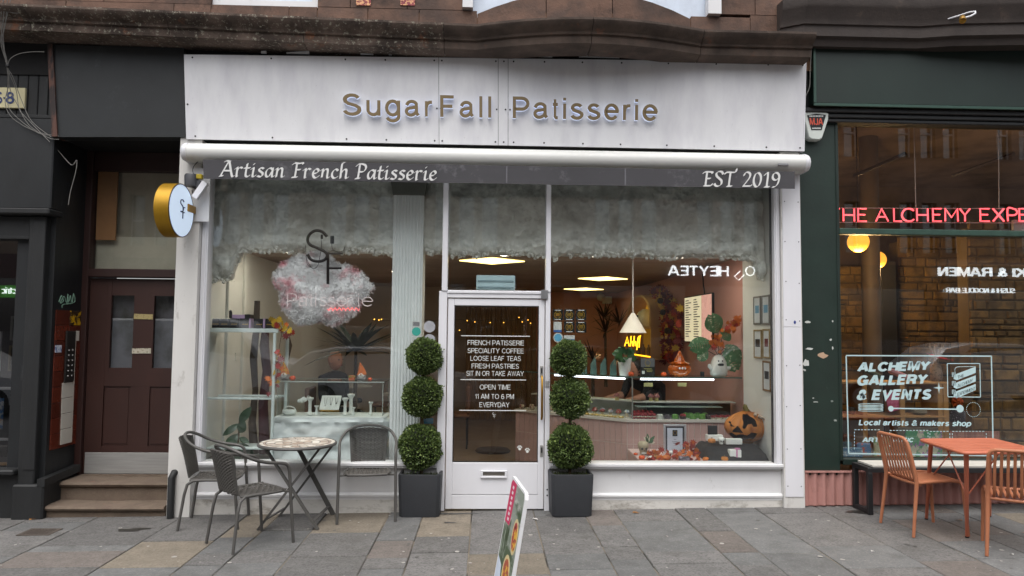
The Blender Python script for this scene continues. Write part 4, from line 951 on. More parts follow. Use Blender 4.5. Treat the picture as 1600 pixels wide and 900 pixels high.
# bundle of thin cables hanging down the corner
M_cab = mat('grey_cable','74726e',.6,var=.2)
cabs = [[(8,-8),(2,20),(3,60),(12,100),(14,130),(8,160),(20,185),(55,205),(92,213)],[(4,-8),(6,30),(1,65),(10,100),(16,140),(28,165),(45,195),(75,215),(92,218)],
        [(18,-6),(10,30),(5,55),(11,102),(20,120),(35,160),(50,190),(80,214)],[(12,-4),(8,40),(2,70),(12,104),(12,150),(18,175),(60,208),(90,210)],
        [(2,5),(14,18),(30,20),(42,10),(60,9)],[(12,104),(16,92),(30,84),(50,81),(69,81)],[(8,10),(3,45),(5,75),(13,110),(25,140),(30,170),(42,185),(78,222)]]
t = thing('cable_bundle','bundle of thin grey cables hanging over the ribbed black fascia','cables',tuple(P(12,104,-.3)))
for c in cabs:
    mb = MB();mb.tube([tuple(P(px,py,-.52+.36*min(1,max(0,py)/150))) for px,py in smooth_line(c,4)],.0032,5);mb.build('cable',M_cab,t,smooth=60)
mb = MB();mb.ball(P(12,103,-.28),.018,8,6);mb.build('tie',M_dark,t)
mb = MB();mb.tube([tuple(P(px,py,-.05)) for px,py in smooth_line([(83,225),(95,240),(112,258),(120,250),(118,270),(110,300),(107,320)],4)],.004,5);tag(mb.build('loose_wire',M_cab,smooth=60),'single loose wire drooping in front of the dark doorway head','wire')

# ================================================================ round projecting sign, lamp and camera on the white pilaster
bx0,bx1 = P(299,330,-.16).x,P(326,330,-.16).x
zb0,zb1 = P(310,346,-.16).z,P(310,262,-.16).z
t = thing('projecting_sign','round gold drum sign with glowing white face bracketed to the pilaster','sign',(P(300,330,-.3).x,-.3,P(300,372,-.3).z))
mb = MB();mb.rbox(bx0-.01,bx1,-.15,-.131,zb0,zb1,.003);mb.build('back_plate',M_white,t)
# disc: faces along x, seen obliquely from the right, so its normal turns between +x and the street
c = P(283,329,-.43);rad = .243;nrm = Vector((.995,-.06,0)).normalized();th = .13
side = Vector((0,0,1)).cross(nrm)
M_drum = mat('gold_drum','a8801c',.38,metal=.55,var=.15,vscale=5);M_lit = emis('lit_sign_face','cfe0f4',.28)
def disc(r0,d0,d1,n=40,r1=None):
    rings = []
    for rr_,dd in ((r0,d0),(r1 or r0,d1)): rings.append([c + side*math.cos(2*PI*i/n)*rr_ + Vector((0,0,1))*math.sin(2*PI*i/n)*rr_ + nrm*dd for i in range(n)])
    return rings
mb = MB();mb.loft(disc(rad,-th,0));mb.build('drum',M_drum,t,smooth=40)
mb = MB();n = 40
for ra,da,rb,db in ((rad,0,rad,.006),(rad,.006,rad-.008,.007),(rad-.008,.007,rad-.008,.001)): mb.loft(disc(ra,da,db,n,rb),True,False)
mb.build('rim',mat('dark_rim','4a4238',.4,metal=.6),t,smooth=40)
mb = MB();mb.loft(disc(rad-.008,.0005,.004));face = mb.build('face',M_lit,t)
def dp(u,v,d=.006): return c + side*u + Vector((0,0,1))*v + nrm*d
mb = MB();pts = [(.035,.085),(.01,.10),(-.022,.09),(-.025,.065),(.01,.045),(.03,.02),(.015,-.005),(-.02,-.008)]
mb.tube([dp(u,v) for u,v in smooth_line(pts,4)],.0055,5);mb.tube([dp(.022,-.07),dp(.022,.035),dp(.062,.035)],.0055,5);mb.tube([dp(-.02,-.012),dp(.055,-.012)],.005,5);mb.build('monogram',mat('black_sign_print','22344c',.5),face)
mb = MB();q = P(302,329,-.14);mb.rbox(q.x-.02,q.x+.03,-.32,-.15,q.z-.035,q.z+.035,.005);mb.build('bracket',M_brass,t)
t = thing('flood_lamp','small dark flood lamp with yellow gland on the white pilaster','lamp',tuple(P(300,290,-.22)))
q = P(299,280,-.22);mb = MB();mb.lathe([(.02,-.075),(.058,-.07),(.062,.03),(.055,.045),(.02,.05)],q,16);mb.build('housing',mat('dark_grey_casing','3c3d42',.5),t,smooth=40)
q = P(312,276,-.22);mb = MB();mb.rbox(q.x-.025,q.x+.03,-.25,-.2,q.z-.025,q.z+.02,.006);mb.build('gland',mat('yellow_gland','a8941c',.5),t)
q = P(307,288,-.2);mb = MB();mb.rbox(q.x-.03,q.x+.05,-.24,-.131,q.z-.04,q.z+.03,.006);mb.build('arm',mat('dark_grey_casing','3c3d42'),t)
mb = MB();mb.tube([tuple(P(px,py,-.2)) for px,py in smooth_line([(312,250),(304,258),(301,266),(303,274)],3)],.004,5);mb.build('wire',M_dark,t)
mb = MB();a,b = P(303,308,-.22),P(320,284,-.22)
d = (b-a).normalized();nn = Vector((d.z,0,-d.x))
mb.hexa([a-nn*.005+Vector((0,-.05,0)),a+nn*.05+Vector((0,-.05,0)),a+nn*.05,a-nn*.005,b-nn*.005+Vector((0,-.05,0)),b+nn*.05+Vector((0,-.05,0)),b+nn*.05,b-nn*.005])
tt = thing('security_camera','slim white box camera tilted on the white pilaster under the awning','camera',tuple(a));mb.build('body',M_alum,tt)
mb = MB();mb.tube([tuple(P(px,py,-.2)) for px,py in smooth_line([(300,297),(302,304),(308,309),(312,309)],3)],.004,5);mb.build('wire',M_dark,tt)

# ================================================================ green shop on the right
M_green = mat('dark_green_paint','162620',.45,var=.15,vscale=3,bump=.08,bscale=25,dirt=('3c4d44',4,.62,.82),stretch=(1,1,.3))
M_greenD = mat('dark_green_worn','182a23',.5,var=.18,vscale=4,bump=.12,bscale=30,dirt=('9aa49c',30,.70,.76))
gs = thing('green_shop_front','dark green shop front with large window and pink corrugated base at right','shop front',(4.6,0,gz(4.6)))
GX0 = 3.085;GX1 = 6.6
wx0 = P(1309,400,0).x;wzt = P(1450,180,0).z;wzs = P(1450,716,0).z
zf0 = P(1270,161,-.17).z;zf1 = P(1270,40,-.17).z+.35
mb = MB();xq = P(1272,100,-.17).x
mb.rbox(xq,GX1,-.17,.05,zf0,zf1,.006);fas = mb.build('fascia',M_green,gs)
mb = MB();mb.rbox(xq-.012,GX1,-.185,-.165,zf0-.03,zf0-.001,.004);mb.build('bead',mat('green_bead_paint','2f4a40',.4),fas)
mb = MB();mb.rbox(xq-.012,xq+.014,-.185,-.165,zf0,zf1,.004);mb.build('bead',mat('green_bead_paint','2f4a40',.4),fas)
for i,(o,z0_,z1_) in enumerate(((-.14,-.075,-.032),(-.11,-.12,-.078),(-.09,-.16,-.123))):
    mb = MB();mb.rbox(GX0+.02*(i == 0),GX1,o,.05,zf0+z0_,zf0+z1_,.008);mb.build('head_moulding',M_black,gs)
mb = MB();mb.hexa([(GX0,-.04,gz(GX0)+.30),(wx0-.03,-.04,gz(GX0)+.30),(wx0-.03,.1,gz(GX0)+.3),(GX0,.1,gz(GX0)+.3),(GX0,-.04,zf0-.16),(wx0-.03,-.04,zf0-.16),(wx0-.03,.1,zf0-.16),(GX0,.1,zf0-.16)])
gp = mb.build('pilaster',M_greenD,gs)
mb = MB();mb.rbox(GX0,xq+.02,-.03,.08,zf0-.16,zf1,.004);mb.build('pilaster_top',M_black,gs)
mb = MB();mb.rbox(wx0-.03,wx0,-.05,.05,wzs-.02,wzt+.02,.005);mb.rbox(wx0,GX1,-.048,.05,wzs-.06,wzs,.005);mb.rbox(wx0,GX1,-.05,.05,wzt,zf0-.155,.005);mb.build('window_frame',M_green,gs)
zt0_,zt1_ = P(1450,368,-.02).z,P(1450,359,-.02).z
mb = MB();mb.rbox(wx0,GX1,-.05,.05,zt0_,zt1_,.006);mb.build('transom_bar',mat('green_bar_worn','2c463c',.5,var=.3,vscale=12),gs)
M_gg = glass('green_shop_glass',(.9,.88,.85),1.62,2.7,.04)
for a,b in ((wzs,zt0_),(zt1_,wzt)):
    mb = MB();mb.box(wx0-.01,GX1,0,.006,a-.01,b+.01);pn = mb.build('pane',M_gg,gs)
    if a == wzs: gpane = pn
# scraps of torn paper on the pilaster
for i,(px,py,w_,h_,c_) in enumerate(((1262,503,5,2.5,'b9bdb8'),(1265,545,8,2,'c2c6c2'),(1285,555,9,5,'b89a80'),(1260,567,6,7,'c9ccc8'),(1257,578,3,2,'b9bdb8'),(1298,531,2,2,'c2c6c2'),(1301,544,1.5,3,'c2c6c2'),(1274,628,6,1,'b0b4b0'),(1271,622,2,1.2,'b0b4b0'),(1300,627,3,2,'7a827c'),(1301,502,1.5,2,'b9bdb8'),(1305,657,3,2,'8a928c'))):
    c = P(px,py,-.042);r_ = random.Random(i);n = 9
    pol = [(c.x+w_/162*math.cos(2*PI*k/n)*r_.uniform(.55,1.1),c.z+h_/162*math.sin(2*PI*k/n)*r_.uniform(.55,1.1)) for k in range(n)]
    mb = MB();mb.prism(pol,'y',-.0425,-.0405);mb.build('paper_scrap',mat('paper_scrap_'+c_,c_,.8),gp)
# corrugated pink base
M_pinkc = mat('pink_corrugated_paint','b08078',.6,var=.12,vscale=5,dirt=('7a5a52',4,.55,.75),stretch=(1,1,.4))
zc1 = P(1290,738,-.05).z;x = GX0;N = int((GX1-GX0)/.012);
rings = []
for i in range(N+1):
    q = GX0+i*.012;y = -.05-.014*math.sin(q*2*PI/.088);rings.append([(q,y,gz(q)+.012),(q,y,zc1)])
mb = MB();mb.loft(rings,False,False)
mb.box(GX0,GX1,-.03,.1,gz(GX0)-.1,zc1-.004);mb.box(GX0,GX1,-.072,-.028,zc1,zc1+.014)
mb.build('corrugated_base',M_pinkc,gs,smooth=60)
# alarm box
c = P(1276,196,-.12)
t = thing('alarm_box','white wedge shaped burglar alarm box with red and black badge','alarm',(c.x,-.1,P(1276,217,-.1).z))
pol = [(P(1256.5,176,-.12).x,P(1256.5,176,-.12).z),(P(1260,174,-.12).x,P(1260,174,-.12).z+.005),(P(1291,174.5,-.12).x,P(1291,174.5,-.12).z),(P(1295.5,177,-.12).x,P(1295.5,177,-.12).z),(P(1295,186,-.12).x,P(1295,186,-.12).z),(P(1285,216,-.12).x,P(1285,216,-.12).z),(P(1281,219,-.12).x,P(1281,219,-.12).z),(P(1268,218,-.12).x,P(1268,218,-.12).z),(P(1264,215,-.12).x,P(1264,215,-.12).z),(P(1257,188,-.12).x,P(1257,188,-.12).z)][::-1]
cx_ = sum(p[0] for p in pol)/len(pol);cz_ = sum(p[1] for p in pol)/len(pol)
mb = MB();mb.loft([[(x_,-.04,z_) for x_,z_ in pol],[(x_,-.105,z_) for x_,z_ in pol],[(cx_+(x_-cx_)*.93,-.12,cz_+(z_-cz_)*.93) for x_,z_ in pol]]);mb.build('case',mat('alarm_plastic','c8cec8',.4,var=.04),t,smooth=30)
pol2 = [P(px,py,-.123) for px,py in ((1261,180),(1276,177.5),(1290.5,179.5),(1284,203),(1268,203))]
mb = MB();mb.prism([(p.x,p.z) for p in pol2][::-1],'y',-.1235,-.1205);bdg = mb.build('badge',M_dark,t)
M_red = mat('badge_red','d0553f',.5)
mb = MB();a,b = P(1265.5,195,-.125),P(1286,195,-.125);text_fit(mb,'MJA',a,b,P(1266,185,-.125).z-a.z,thick=.001,bold=.02);mb.build('lettering',M_red,bdg)
for y_,x0_,x1_ in ((181.5,1265,1287),(200.5,1269,1283)):
    for k in range(9):
        a = P(x0_+(x1_-x0_)*k/9,y_,-.125);mb = MB();mb.box(a.x,a.x+(x1_-x0_)/9*.7/165,-.1248,-.1236,a.z-.006,a.z+.007);mb.build('small_print',M_vin,bdg)
# wire by the alarm, and bent spot lamp under the cornice
mb = MB();mb.tube([tuple(P(px,py,-.15)) for px,py in smooth_line([(1258,50),(1259,42),(1264,37),(1272,35),(1283,37)],4)] ,.006,5);tag(mb.build('cable_loop',M_cab,smooth=60),'grey cable looping over the end of the shop cornice','cable')
mb = MB();mb.tube([tuple(P(px,py,-.19)) for px,py in smooth_line([(1268,75),(1266,110),(1265,135),(1259,150)],4)],.004,5);tag(mb.build('wire',M_cab,smooth=60),'thin wire running down beside the green fascia','wire')
t = thing('spot_lamp','small brass spot lamp on a bent white rod under the right cornice','lamp',tuple(P(1450,38,-.3)))
mb = MB();mb.tube([tuple(P(px,py,yy)) for px,py,yy in ((1455,36,-.3),(1480,30,-.38),(1500,24,-.46),(1515,19,-.52),(1524,18,-.56),(1524,21,-.58),(1517,25,-.58),(1507,28,-.58))],.008,8);mb.build('rod',M_alum,t,smooth=60)
c = P(1504,30,-.58);mb = MB();mb.lathe([(.012,.06),(.022,.05),(.03,0),(.03,-.03),(.024,-.032),(.005,-.02)],(0,0,0),14);mb.xf(Matrix.Translation(c) @ Matrix.Rotation(R(25),4,'Y') @ Matrix.Rotation(R(-35),4,'X'));mb.build('head',M_brass,t,smooth=40)

# ---------------------------------------------------------------- vinyl on the lower pane
M_tealv = mat('pale_blue_vinyl','b4cfd2',.6,var=.04)
VYY = -.002
def vline(p,q,w_=.012,name='border_line',m_=None):
    a,b = P(*p,VYY),P(*q,VYY);mb = MB();d = (b-a).normalized();n = Vector((d.z,0,-d.x))*(w_/2)
    mb.hexa([a-n+Vector((0,-.001,0)),b-n+Vector((0,-.001,0)),b-n,a-n,a+n+Vector((0,-.001,0)),b+n+Vector((0,-.001,0)),b+n,a+n]);return mb.build(name,m_ or M_tealv,gpane)
for p,q in (((1322,555.5),(1549,556.5)),((1549,556),(1552,716)),((1322,556),(1326,708)),((1326,708.5),(1552,712))): vline(p,q)
vl = lambda t_,a,b,c_,d_,**k: vinyl(gpane,t_,a,b,c_,d_,VYY,M_tealv,**k)
vl('ALCHEMY',1339,1452,567.5,580,shear=.28,bold=.05,slope=.02)
vl('GALLERY',1338,1448,588,601.5,shear=.28,bold=.05,slope=.02)
vl('& EVENTS',1337.5,1454,610,624,shear=.28,bold=.05,slope=.01)
vl('Local artists & makers shop',1341.5,1517,656,664,shear=.22,bold=.03,slope=-.005)
vl('ART',1347,1373,684,690.5,shear=.25,bold=.035);vl('MUSIC',1395,1427,684,690.5,shear=.25,bold=.035)
for (x0_,x1_,y0_,y1_) in ((1335,1378,671.5,700),(1390,1450,672.5,700),(1488,1541,674,700),(1453,1484,674,700)):
    k = 0;xq_ = x0_
    while xq_ < x1_-2: vline((xq_,y0_),(xq_+3,y0_),.007,'dash');xq_ += 5.2
    for xe in (x0_,x1_):
        yq = y0_+3
        while yq < y1_: vline((xe,yq),(xe,yq+2.6),.007,'dash');yq += 5
c = P(1467,606,VYY);mb = MB();s1,s2 = .056,.012
mb.prism([(c.x+(s1 if k % 2 == 0 else s2)*math.cos(k*PI/4),c.z+(s1 if k % 2 == 0 else s2)*math.sin(k*PI/4)) for k in range(8)],'y',VYY-.001,VYY);mb.build('star',M_tealv,gpane)
for k in range(5):
    a,b = P(1341,632+k*2.3,VYY),P(1380,632+k*2.3,VYY);mb = MB();r = (b.x-a.x)/2
    mb.tube([((a.x+b.x)/2+r*math.cos(t_),VYY-.001,a.z+.010*math.sin(t_)) for t_ in [i*2*PI/20 for i in range(20)]],.0022,4,closed=True);mb.build('coil_line',M_tealv,gpane)
vline((1392,638),(1500,639.5),.012,'rod_line')
for px,r in ((1392,.027),(1500,.037)):
    c = P(px,638.5,VYY);mb = MB();mb.prism([(c.x+r*math.cos(k*PI/10),c.z+r*math.sin(k*PI/10)) for k in range(20)],'y',VYY-.0015,VYY);mb.build('dot',M_tealv,gpane)
c = P(1521,640,VYY)
for k in range(26):
    t_ = 2*PI*k/26;mb = MB();q = (c.x+.07*math.cos(t_),c.z+.07*math.sin(t_));mb.prism([(q[0]+.004*math.cos(j*PI/3),q[1]+.004*math.sin(j*PI/3)) for j in range(6)],'y',VYY-.001,VYY);mb.build('ring_dot',M_tealv,gpane)
for p,q in (((1480,568),(1531,568)),((1531,568),(1532,620)),((1480,568),(1481,619.5)),((1481,620),(1532,620.5))): vline(p,q,.008,'badge_line')
for k,wd in enumerate(('THE','ALCHEMY','EXPERIMENT')):
    y_ = 577+k*13.5;pol = [P(1490,y_+9,VYY),P(1524.5,y_-4,VYY),P(1524.5,y_+5.5,VYY),P(1495,y_+18 if k == 2 else y_+17,VYY),P(1490,y_+15,VYY)]
    mb = MB();mb.prism([(p.x,p.z) for p in pol][::-1],'y',VYY-.001,VYY);rb = mb.build('ribbon',M_tealv,gpane)
    a,b = P(1496,y_+15 - (0),VYY),P({0: 1506,1: 1520,2: 1524}[k],y_+15-(10 if k else 3.6)*{0: 1,1: .95,2: 1.05}[k]+.5,VYY);mb = MB()
    text_fit(mb,wd,a+Vector((0,-.0012,0)),b+Vector((0,-.0012,0)),.030,thick=.0006,up=(0,0,1));mb.build('lettering',M_dark,gpane)
    for j in range(3):
        a = P(1488+j*2.2,y_+4,VYY);mb = MB();mb.box(a.x-.004,a.x+.003,VYY-.001,VYY,a.z-.05,a.z-.005);mb.build('ladder_line',M_tealv,gpane)
mb = MB();mb.tube([tuple(P(px,py,VYY-.001)) for px,py in smooth_line([(1493,584),(1492,577),(1496,573.5),(1510,573),(1524,573)],3)],.0025,4);mb.build('hook_line',M_tealv,gpane)
# ---------------------------------------------------------------- neon hanging in the upper pane
NY = .16
neon = thing('neon_sign','red neon lettering hung on thin wires behind the green shop window','neon sign',tuple(P(1450,347,NY)))
M_neon = emis('neon_red','ff5560',1.9);M_frm = mat('clear_rod','b0a8a8',.3)
NG = {'T': [[(0,1),(.7,1)],[(.35,1),(.35,0)]],'H': [[(0,0),(0,1)],[(.0,.5),(.7,.5)],[(.7,0),(.7,1)]],'E': [[(.6,1),(0,1),(0,0),(.6,0)],[(0,.52),(.5,.52)]],
      'A': [[(-.05,0),(.35,1),(.8,0)],[(.12,.35),(.62,.35)]],'L': [[(0,1),(0,0),(.6,0)]],'C': [[(.75,.85),(.6,.97),(.4,1),(.15,.9),(0,.6),(0,.35),(.15,.1),(.4,0),(.6,.03),(.75,.15)]],
      'M': [[(0,0),(.02,1),(.42,.3),(.82,1),(.85,0)]],'Y': [[(0,1),(.36,.5),(.72,1)],[(.36,.5),(.36,0)]],'X': [[(0,1),(.7,0)],[(.7,1),(0,0)]],'P': [[(0,0),(0,1),(.4,1),(.62,.85),(.62,.62),(.4,.48),(0,.48)]],
      'R': [[(0,0),(0,1),(.4,1),(.62,.85),(.62,.62),(.4,.48),(0,.48)],[(.35,.48),(.66,0)]],'I': [[(0,0),(0,1)]],'N': [[(0,0),(0,1),(.65,0),(.65,1)]]}
for ch,a_,b_ in (('T',1297,1312),('H',1318,1335),('E',1341,1354),('A',1370,1388),('L',1397,1409),('C',1410,1428),('H',1433,1450),('E',1458,1471),('M',1477,1497),('Y',1500,1516),('E',1532,1546),('X',1552,1569),('P',1575,1589),('E',1593,1607),('R',1613,1628),('I',1634,1635),('M',1641,1660)):
    lo = P(a_,345.5,NY);hi = P(a_,326,NY);rx = P(b_,345.5,NY);wmax = max(p[0] for st in NG[ch] for p in st) or 1
    mb = MB()
    for st in NG[ch]:
        q = smooth_line(st,4) if ch in 'CPR' and len(st) > 3 else st
        mb.tube([(lo.x+(rx.x-lo.x)*u/wmax,NY,lo.z+(hi.z-lo.z)*v) for u,v in q],.0085,6)
    mb.build('letter',M_neon,neon,smooth=60)
for y_ in (325,347.5):
    a,b = P(1300,y_,NY+.02),P(1700,y_+1.5,NY+.02);mb = MB();mb.tube([a,b],.004,5);mb.build('rail',M_frm,neon)
for px0_,px1_ in ((1427.5,1431),(1560,1561)):
    a,b = P(px0_,170,NY+.02),P(px1_,324,NY+.02);mb = MB();mb.tube([a,b],.005,5);mb.build('hanging_wire',M_frm,neon)
mb = MB();a,b = P(1581,362,NY+.05),P(1640,345,NY+.05);mb.rbox(a.x,b.x,NY+.02,NY+.06,a.z,b.z,.004);mb.build('transformer',mat('grey_transformer','8a8688',.5),neon)
# ---------------------------------------------------------------- room behind the green shop window
RX0,RX1,RY1 = GX0+.05,11,5.0
M_plast = mat('dim_brown_plaster','86725c',.9,var=.25,vscale=1.5,col2='4c4034',mix2=(.45,.65),scale2=1.2)
mb = MB();mb.box(RX0-.02,RX1,RY1,RY1+.1,-.2,4.3);mb.box(RX0-.06,RX0,.1,RY1,-.2,4.3);struct(mb.build('gallery_wall',M_plast),'dim brown plaster wall inside the green shop','wall')
mb = MB();mb.box(RX0,RX1,.1,RY1,-.12,-.02);struct(mb.build('gallery_floor',mat('dark_floorboards','3a2c22',.6,var=.2),origin=(0,0,0)))
mb = MB();mb.box(RX0,RX1,.06,RY1,4.1,4.2);struct(mb.build('gallery_ceiling',M_plast,origin=(0,0,0)))
# rough stone party wall seen at an angle on the right
M_rub = mat('rough_wall_stone','7a6238',.9,var=.25,vscale=5,rand=.28,bump=.8,bscale=30,col2='5c4a2e',mix2=(.45,.6),scale2=6)
wallst = MB();A = P(1515,500,1.6);B = P(1408,500,3.6);Lw = Vector((7.2,1.2,0))
def brick_face(p0,p1,z0,z1,name,label,bh,bw):
    d = Vector((p1[0]-p0[0],p1[1]-p0[1],0));L = d.length;d.normalize();n = Vector((d.y,-d.x,0));p0 = Vector((p0[0],p0[1],0))
    mb = MB();q = [p0,p0+d*L,p0+d*L-n*.2,p0-n*.2];mb.hexa([(v.x,v.y,z0) for v in q]+[(v.x,v.y,z1) for v in q]);o = struct(mb.build(name,mat('rubble_mortar','54462c',.95,var=.2)),label,'wall')
    z = z0;r_ = random.Random(4);k = 0
    while z < z1-.02 and k < 290:
        h = bh*r_.uniform(.6,1.5);x = -r_.random()*bw
        while x < L:
            w_ = bw*r_.uniform(.45,1.9);a = max(x,0);b = min(x+w_,L);x += w_
            if b-a < .04: continue
            e = r_.uniform(.004,.035);mb = MB();c = [p0+d*(a+.008),p0+d*(b-.008)]
            i_ = .012
            vs = [(c[0]+n*.0),(c[1]+n*.0)]
            mb.hexa([(vs[0].x,vs[0].y,z+.006),(vs[0].x+n.x*e+d.x*i_,vs[0].y+n.y*e+d.y*i_,z+.006+i_),(vs[1].x+n.x*e-d.x*i_,vs[1].y+n.y*e-d.y*i_,z+.006+i_),(vs[1].x,vs[1].y,z+.006),
                     (vs[0].x,vs[0].y,z+h-.006),(vs[0].x+n.x*e+d.x*i_,vs[0].y+n.y*e+d.y*i_,z+h-.006-i_),(vs[1].x+n.x*e-d.x*i_,vs[1].y+n.y*e-d.y*i_,z+h-.006-i_),(vs[1].x,vs[1].y,z+h-.006)])
            mb.build('stone',M_rub,o);k += 1
        z += h
    return o
# pier on the right, nearer, and the stretch of wall further back to its left
a,b = P(1514,500,1.5),P(1720,500,1.5);brick_face((a.x,1.5),(b.x,1.5),-.1,2.9,'stone_pier','lit rough stone pier standing inside the green shop at right',.105,.2)
a,b = P(1404,500,2.9),P(1560,500,2.9);brick_face((a.x,2.9),(b.x,2.9),.6,2.9,'stone_wall','rough stone back wall inside the green shop behind the pier',.11,.22)
a,b = P(1310,500,3.4),P(1372,500,3.4);brick_face((a.x,3.4),(b.x,3.4),.5,2.6,'stone_wall','rough stone wall at the dim left end of the green shop room',.12,.24)
mb = MB();c = P(1362,500,1.9);mb.lathe([(.11,0),(.11,4.1)],(c.x,1.9,0),16);tag(mb.build('iron_column',mat('brown_column_paint','5c5144',.6,var=.2),smooth=50),'round brown iron column inside the green shop','column')
# black duct behind the column
mb = MB();a,b = P(1378,500,2.6),P(1402,500,2.6);mb.rbox(a.x,b.x,2.6,2.8,.3,2.6,.01);tag(mb.build('dark_curtain',M_void),'black hanging behind the iron column','curtain')
mb = MB()
for k in range(2):
    a,b = P((1334,1488)[k],275,.8),P((1415,1585)[k],240,.3);mb = MB();mb.tube([a,b],.02,6);o = mb.build('ceiling_track',M_dark);tag(o,('dark ceiling track angled over the left of the neon sign','dark ceiling track angled over the right of the neon sign')[k],'track','ceiling tracks in the green shop')
# globes
M_globe = emis('opal_globe','ffae3c',1.0)
for i,(px,py,r,Y,lb) in enumerate(((1341,378,16.5,.9,'nearer round amber glowing globe lamp left in the green shop'),(1371,406,13.5,2.05,'further round amber glowing globe lamp half hidden by the column'))):
    c = P(px,py,Y);rr_ = r/1160*(7.2+Y);t = thing('globe_lamp',lb,'lamp',tuple(c),group='globe lamps in the green shop')
    mb = MB();mb.ball(c,rr_,24,14);mb.build('globe',M_globe,t,smooth=60);mb = MB();mb.tube([(c.x,c.y,c.z+rr_),(c.x,c.y,4.1)],.006,6);mb.build('flex',M_dark,t);mb = MB();mb.lathe([(.04,0),(.03,.05)],(c.x,c.y,c.z+rr_-.01),12);mb.build('cap',M_brass,t)
    ld = bpy.data.lights.new('globe_glow','POINT');ld.energy = 28;ld.color = (1,.66,.3);ld.shadow_soft_size = rr_*1.02;lo_ = bpy.data.objects.new('globe_glow',ld);COL.objects.link(lo_);lo_.parent = t;lo_.location = (0,0,-rr_-.06)
# pigeon-hole shelving
M_ply = mat('shelf_plywood','ae8a58',.6,var=.12,vscale=5,stretch=(1,1,.3))
SY = .52
t = thing('cube_shelf','open plywood pigeonhole shelf unit inside the green shop window','shelf',tuple(P(1400,716,SY)))
for y_ in (596,649): 
    a,b = P(1306,y_,SY),P(1480,y_+1.5,SY);mb = MB();mb.rbox(a.x,b.x,SY,SY+.32,a.z-.022,a.z,.003);mb.build('shelf_board',M_ply,t)
for px in (1306,1350,1409,1468,1477):
    a,b = P(px,725,SY),P(px+5,597,SY);mb = MB();mb.rbox(a.x,b.x,SY+.004,SY+.318,a.z-.3,b.z,.003);mb.build('upright',M_ply,t)
# things on the shelves
def lathed(name,label,cat,px,py,Y,prof,m_,group=None,n=14):
    c = P(px,py,Y);mb = MB();mb.lathe(prof,c,n);o = mb.build(name,m_,smooth=50);return tag(o,label,cat,group)
zsh = P(1463,596,SY)
o = lathed('vase','tall pale speckled vase on top of the pigeonhole shelf','vase',1463,596.5,SY+.12,[(.035,0),(.058,.02),(.06,.10),(.045,.17),(.025,.21),(.03,.235)],mat('speckled_clay','8f7e6e',.8,col2='5d5048',scale2=40,mix2=(.5,.6)))
mb = MB();c = P(1463,561,SY+.12)
for k in range(22):
    a_ = rnd.uniform(0,2*PI);l_ = rnd.uniform(.08,.17);mb.tube([c,c+Vector((math.cos(a_)*l_*.35,math.sin(a_)*l_*.35,l_*.6)),c+Vector((math.cos(a_)*l_*.5,math.sin(a_)*l_*.5,l_))],[.003,.003,.008],4)
tag(mb.build('dried_grass',mat('dried_grass','8a7a66',.9)),'bunch of dried grasses standing in the speckled vase','dried flowers')
mb = MB();mb.tube([tuple(P(px,py,SY+.02)) for px,py in smooth_line([(1448,552),(1456,555),(1468,559),(1478,561),(1489,563)],3)],[.006]*3+[.022]*7+[.006]*3,6,flat=.5);tag(mb.build('red_ribbon',mat('red_ribbon','c02a22',.5)),'bright red ribbon bow hanging at the vase neck','ribbon')
mb = MB();a = P(1389,644,SY+.05);mb.rbox(a.x-.005,a.x+.13,SY+.03,SY+.05,a.z,a.z+.2,.003);mb.xf(Matrix.Translation(a) @ Matrix.Rotation(R(-14),4,'Y') @ Matrix.Translation(-a));tag(mb.build('pink_book',mat('pink_cover','b8507c',.6,col2='c87098',scale2=30)),'leaning pink booklet in the middle pigeonhole','book')
mb = MB();a = P(1388,594,SY+.1);mb.rbox(a.x-.02,a.x+.19,SY+.06,SY+.16,a.z,a.z+.05,.02);mb.xf(Matrix.Translation(a) @ Matrix.Rotation(R(22),4,'Y') @ Matrix.Translation(-a) @ Matrix.Translation((0,0,.08)));tag(mb.build('pink_pouch',mat('pink_felt','b78a96',.9,bump=.3)),'soft pink pouch lying on the shelf top behind the lettering','pouch')
mb = MB();a = P(1350,594,SY+.1);mb.rbox(a.x-.02,a.x+.15,SY+.06,SY+.14,a.z,a.z+.05,.02);mb.xf(Matrix.Translation(a) @ Matrix.Rotation(R(25),4,'Y') @ Matrix.Translation(-a) @ Matrix.Translation((0,0,.08)));tag(mb.build('green_pouch',mat('green_felt','4a5648',.9,bump=.3)),'dull green pouch lying left on the shelf top','pouch')
for i,(px,py,w_,h_,c_,nm,lb) in enumerate(((1330,648,.09,.08,'4a4a48','grey_mug','grey mug in the left pigeonhole'),(1436,648,.16,.05,'7d7d70','stone_dish','flat grey dish in the right pigeonhole'),(1432,596,.1,.07,'6d7c78','small_bowl','small grey bowl on the shelf top left of the vase'))):
    lathed(nm,lb,'bowl',px,py,SY+.12,[(w_*.3,0),(w_*.5,h_*.5),(w_*.48,h_),(w_*.4,h_*.9),(w_*.2,h_*.3)],mat('clay_'+c_,c_,.7,var=.2))
# orange flower and dark jar
c = P(1496,628,.6);mb = MB()
for k in range(60):
    v = Vector((rnd.gauss(0,1),rnd.gauss(0,1),rnd.gauss(0,1))).normalized()*.055;mb.tube([c+v*.3,c+v],[.004,.012],4)
tag(mb.build('orange_flower_head',mat('orange_petals','b0501c',.8)),'round orange flower head standing over the dark jar','flower')
lathed('speckled_jar','dark speckled glass jar below the orange flower head','jar',1497,664,.6,[(.05,0),(.075,.04),(.075,.14),(.05,.17),(.03,.2)],mat('speckled_glass','2a2630',.2,col2='8a8aa0',scale2=60,mix2=(.6,.64)))
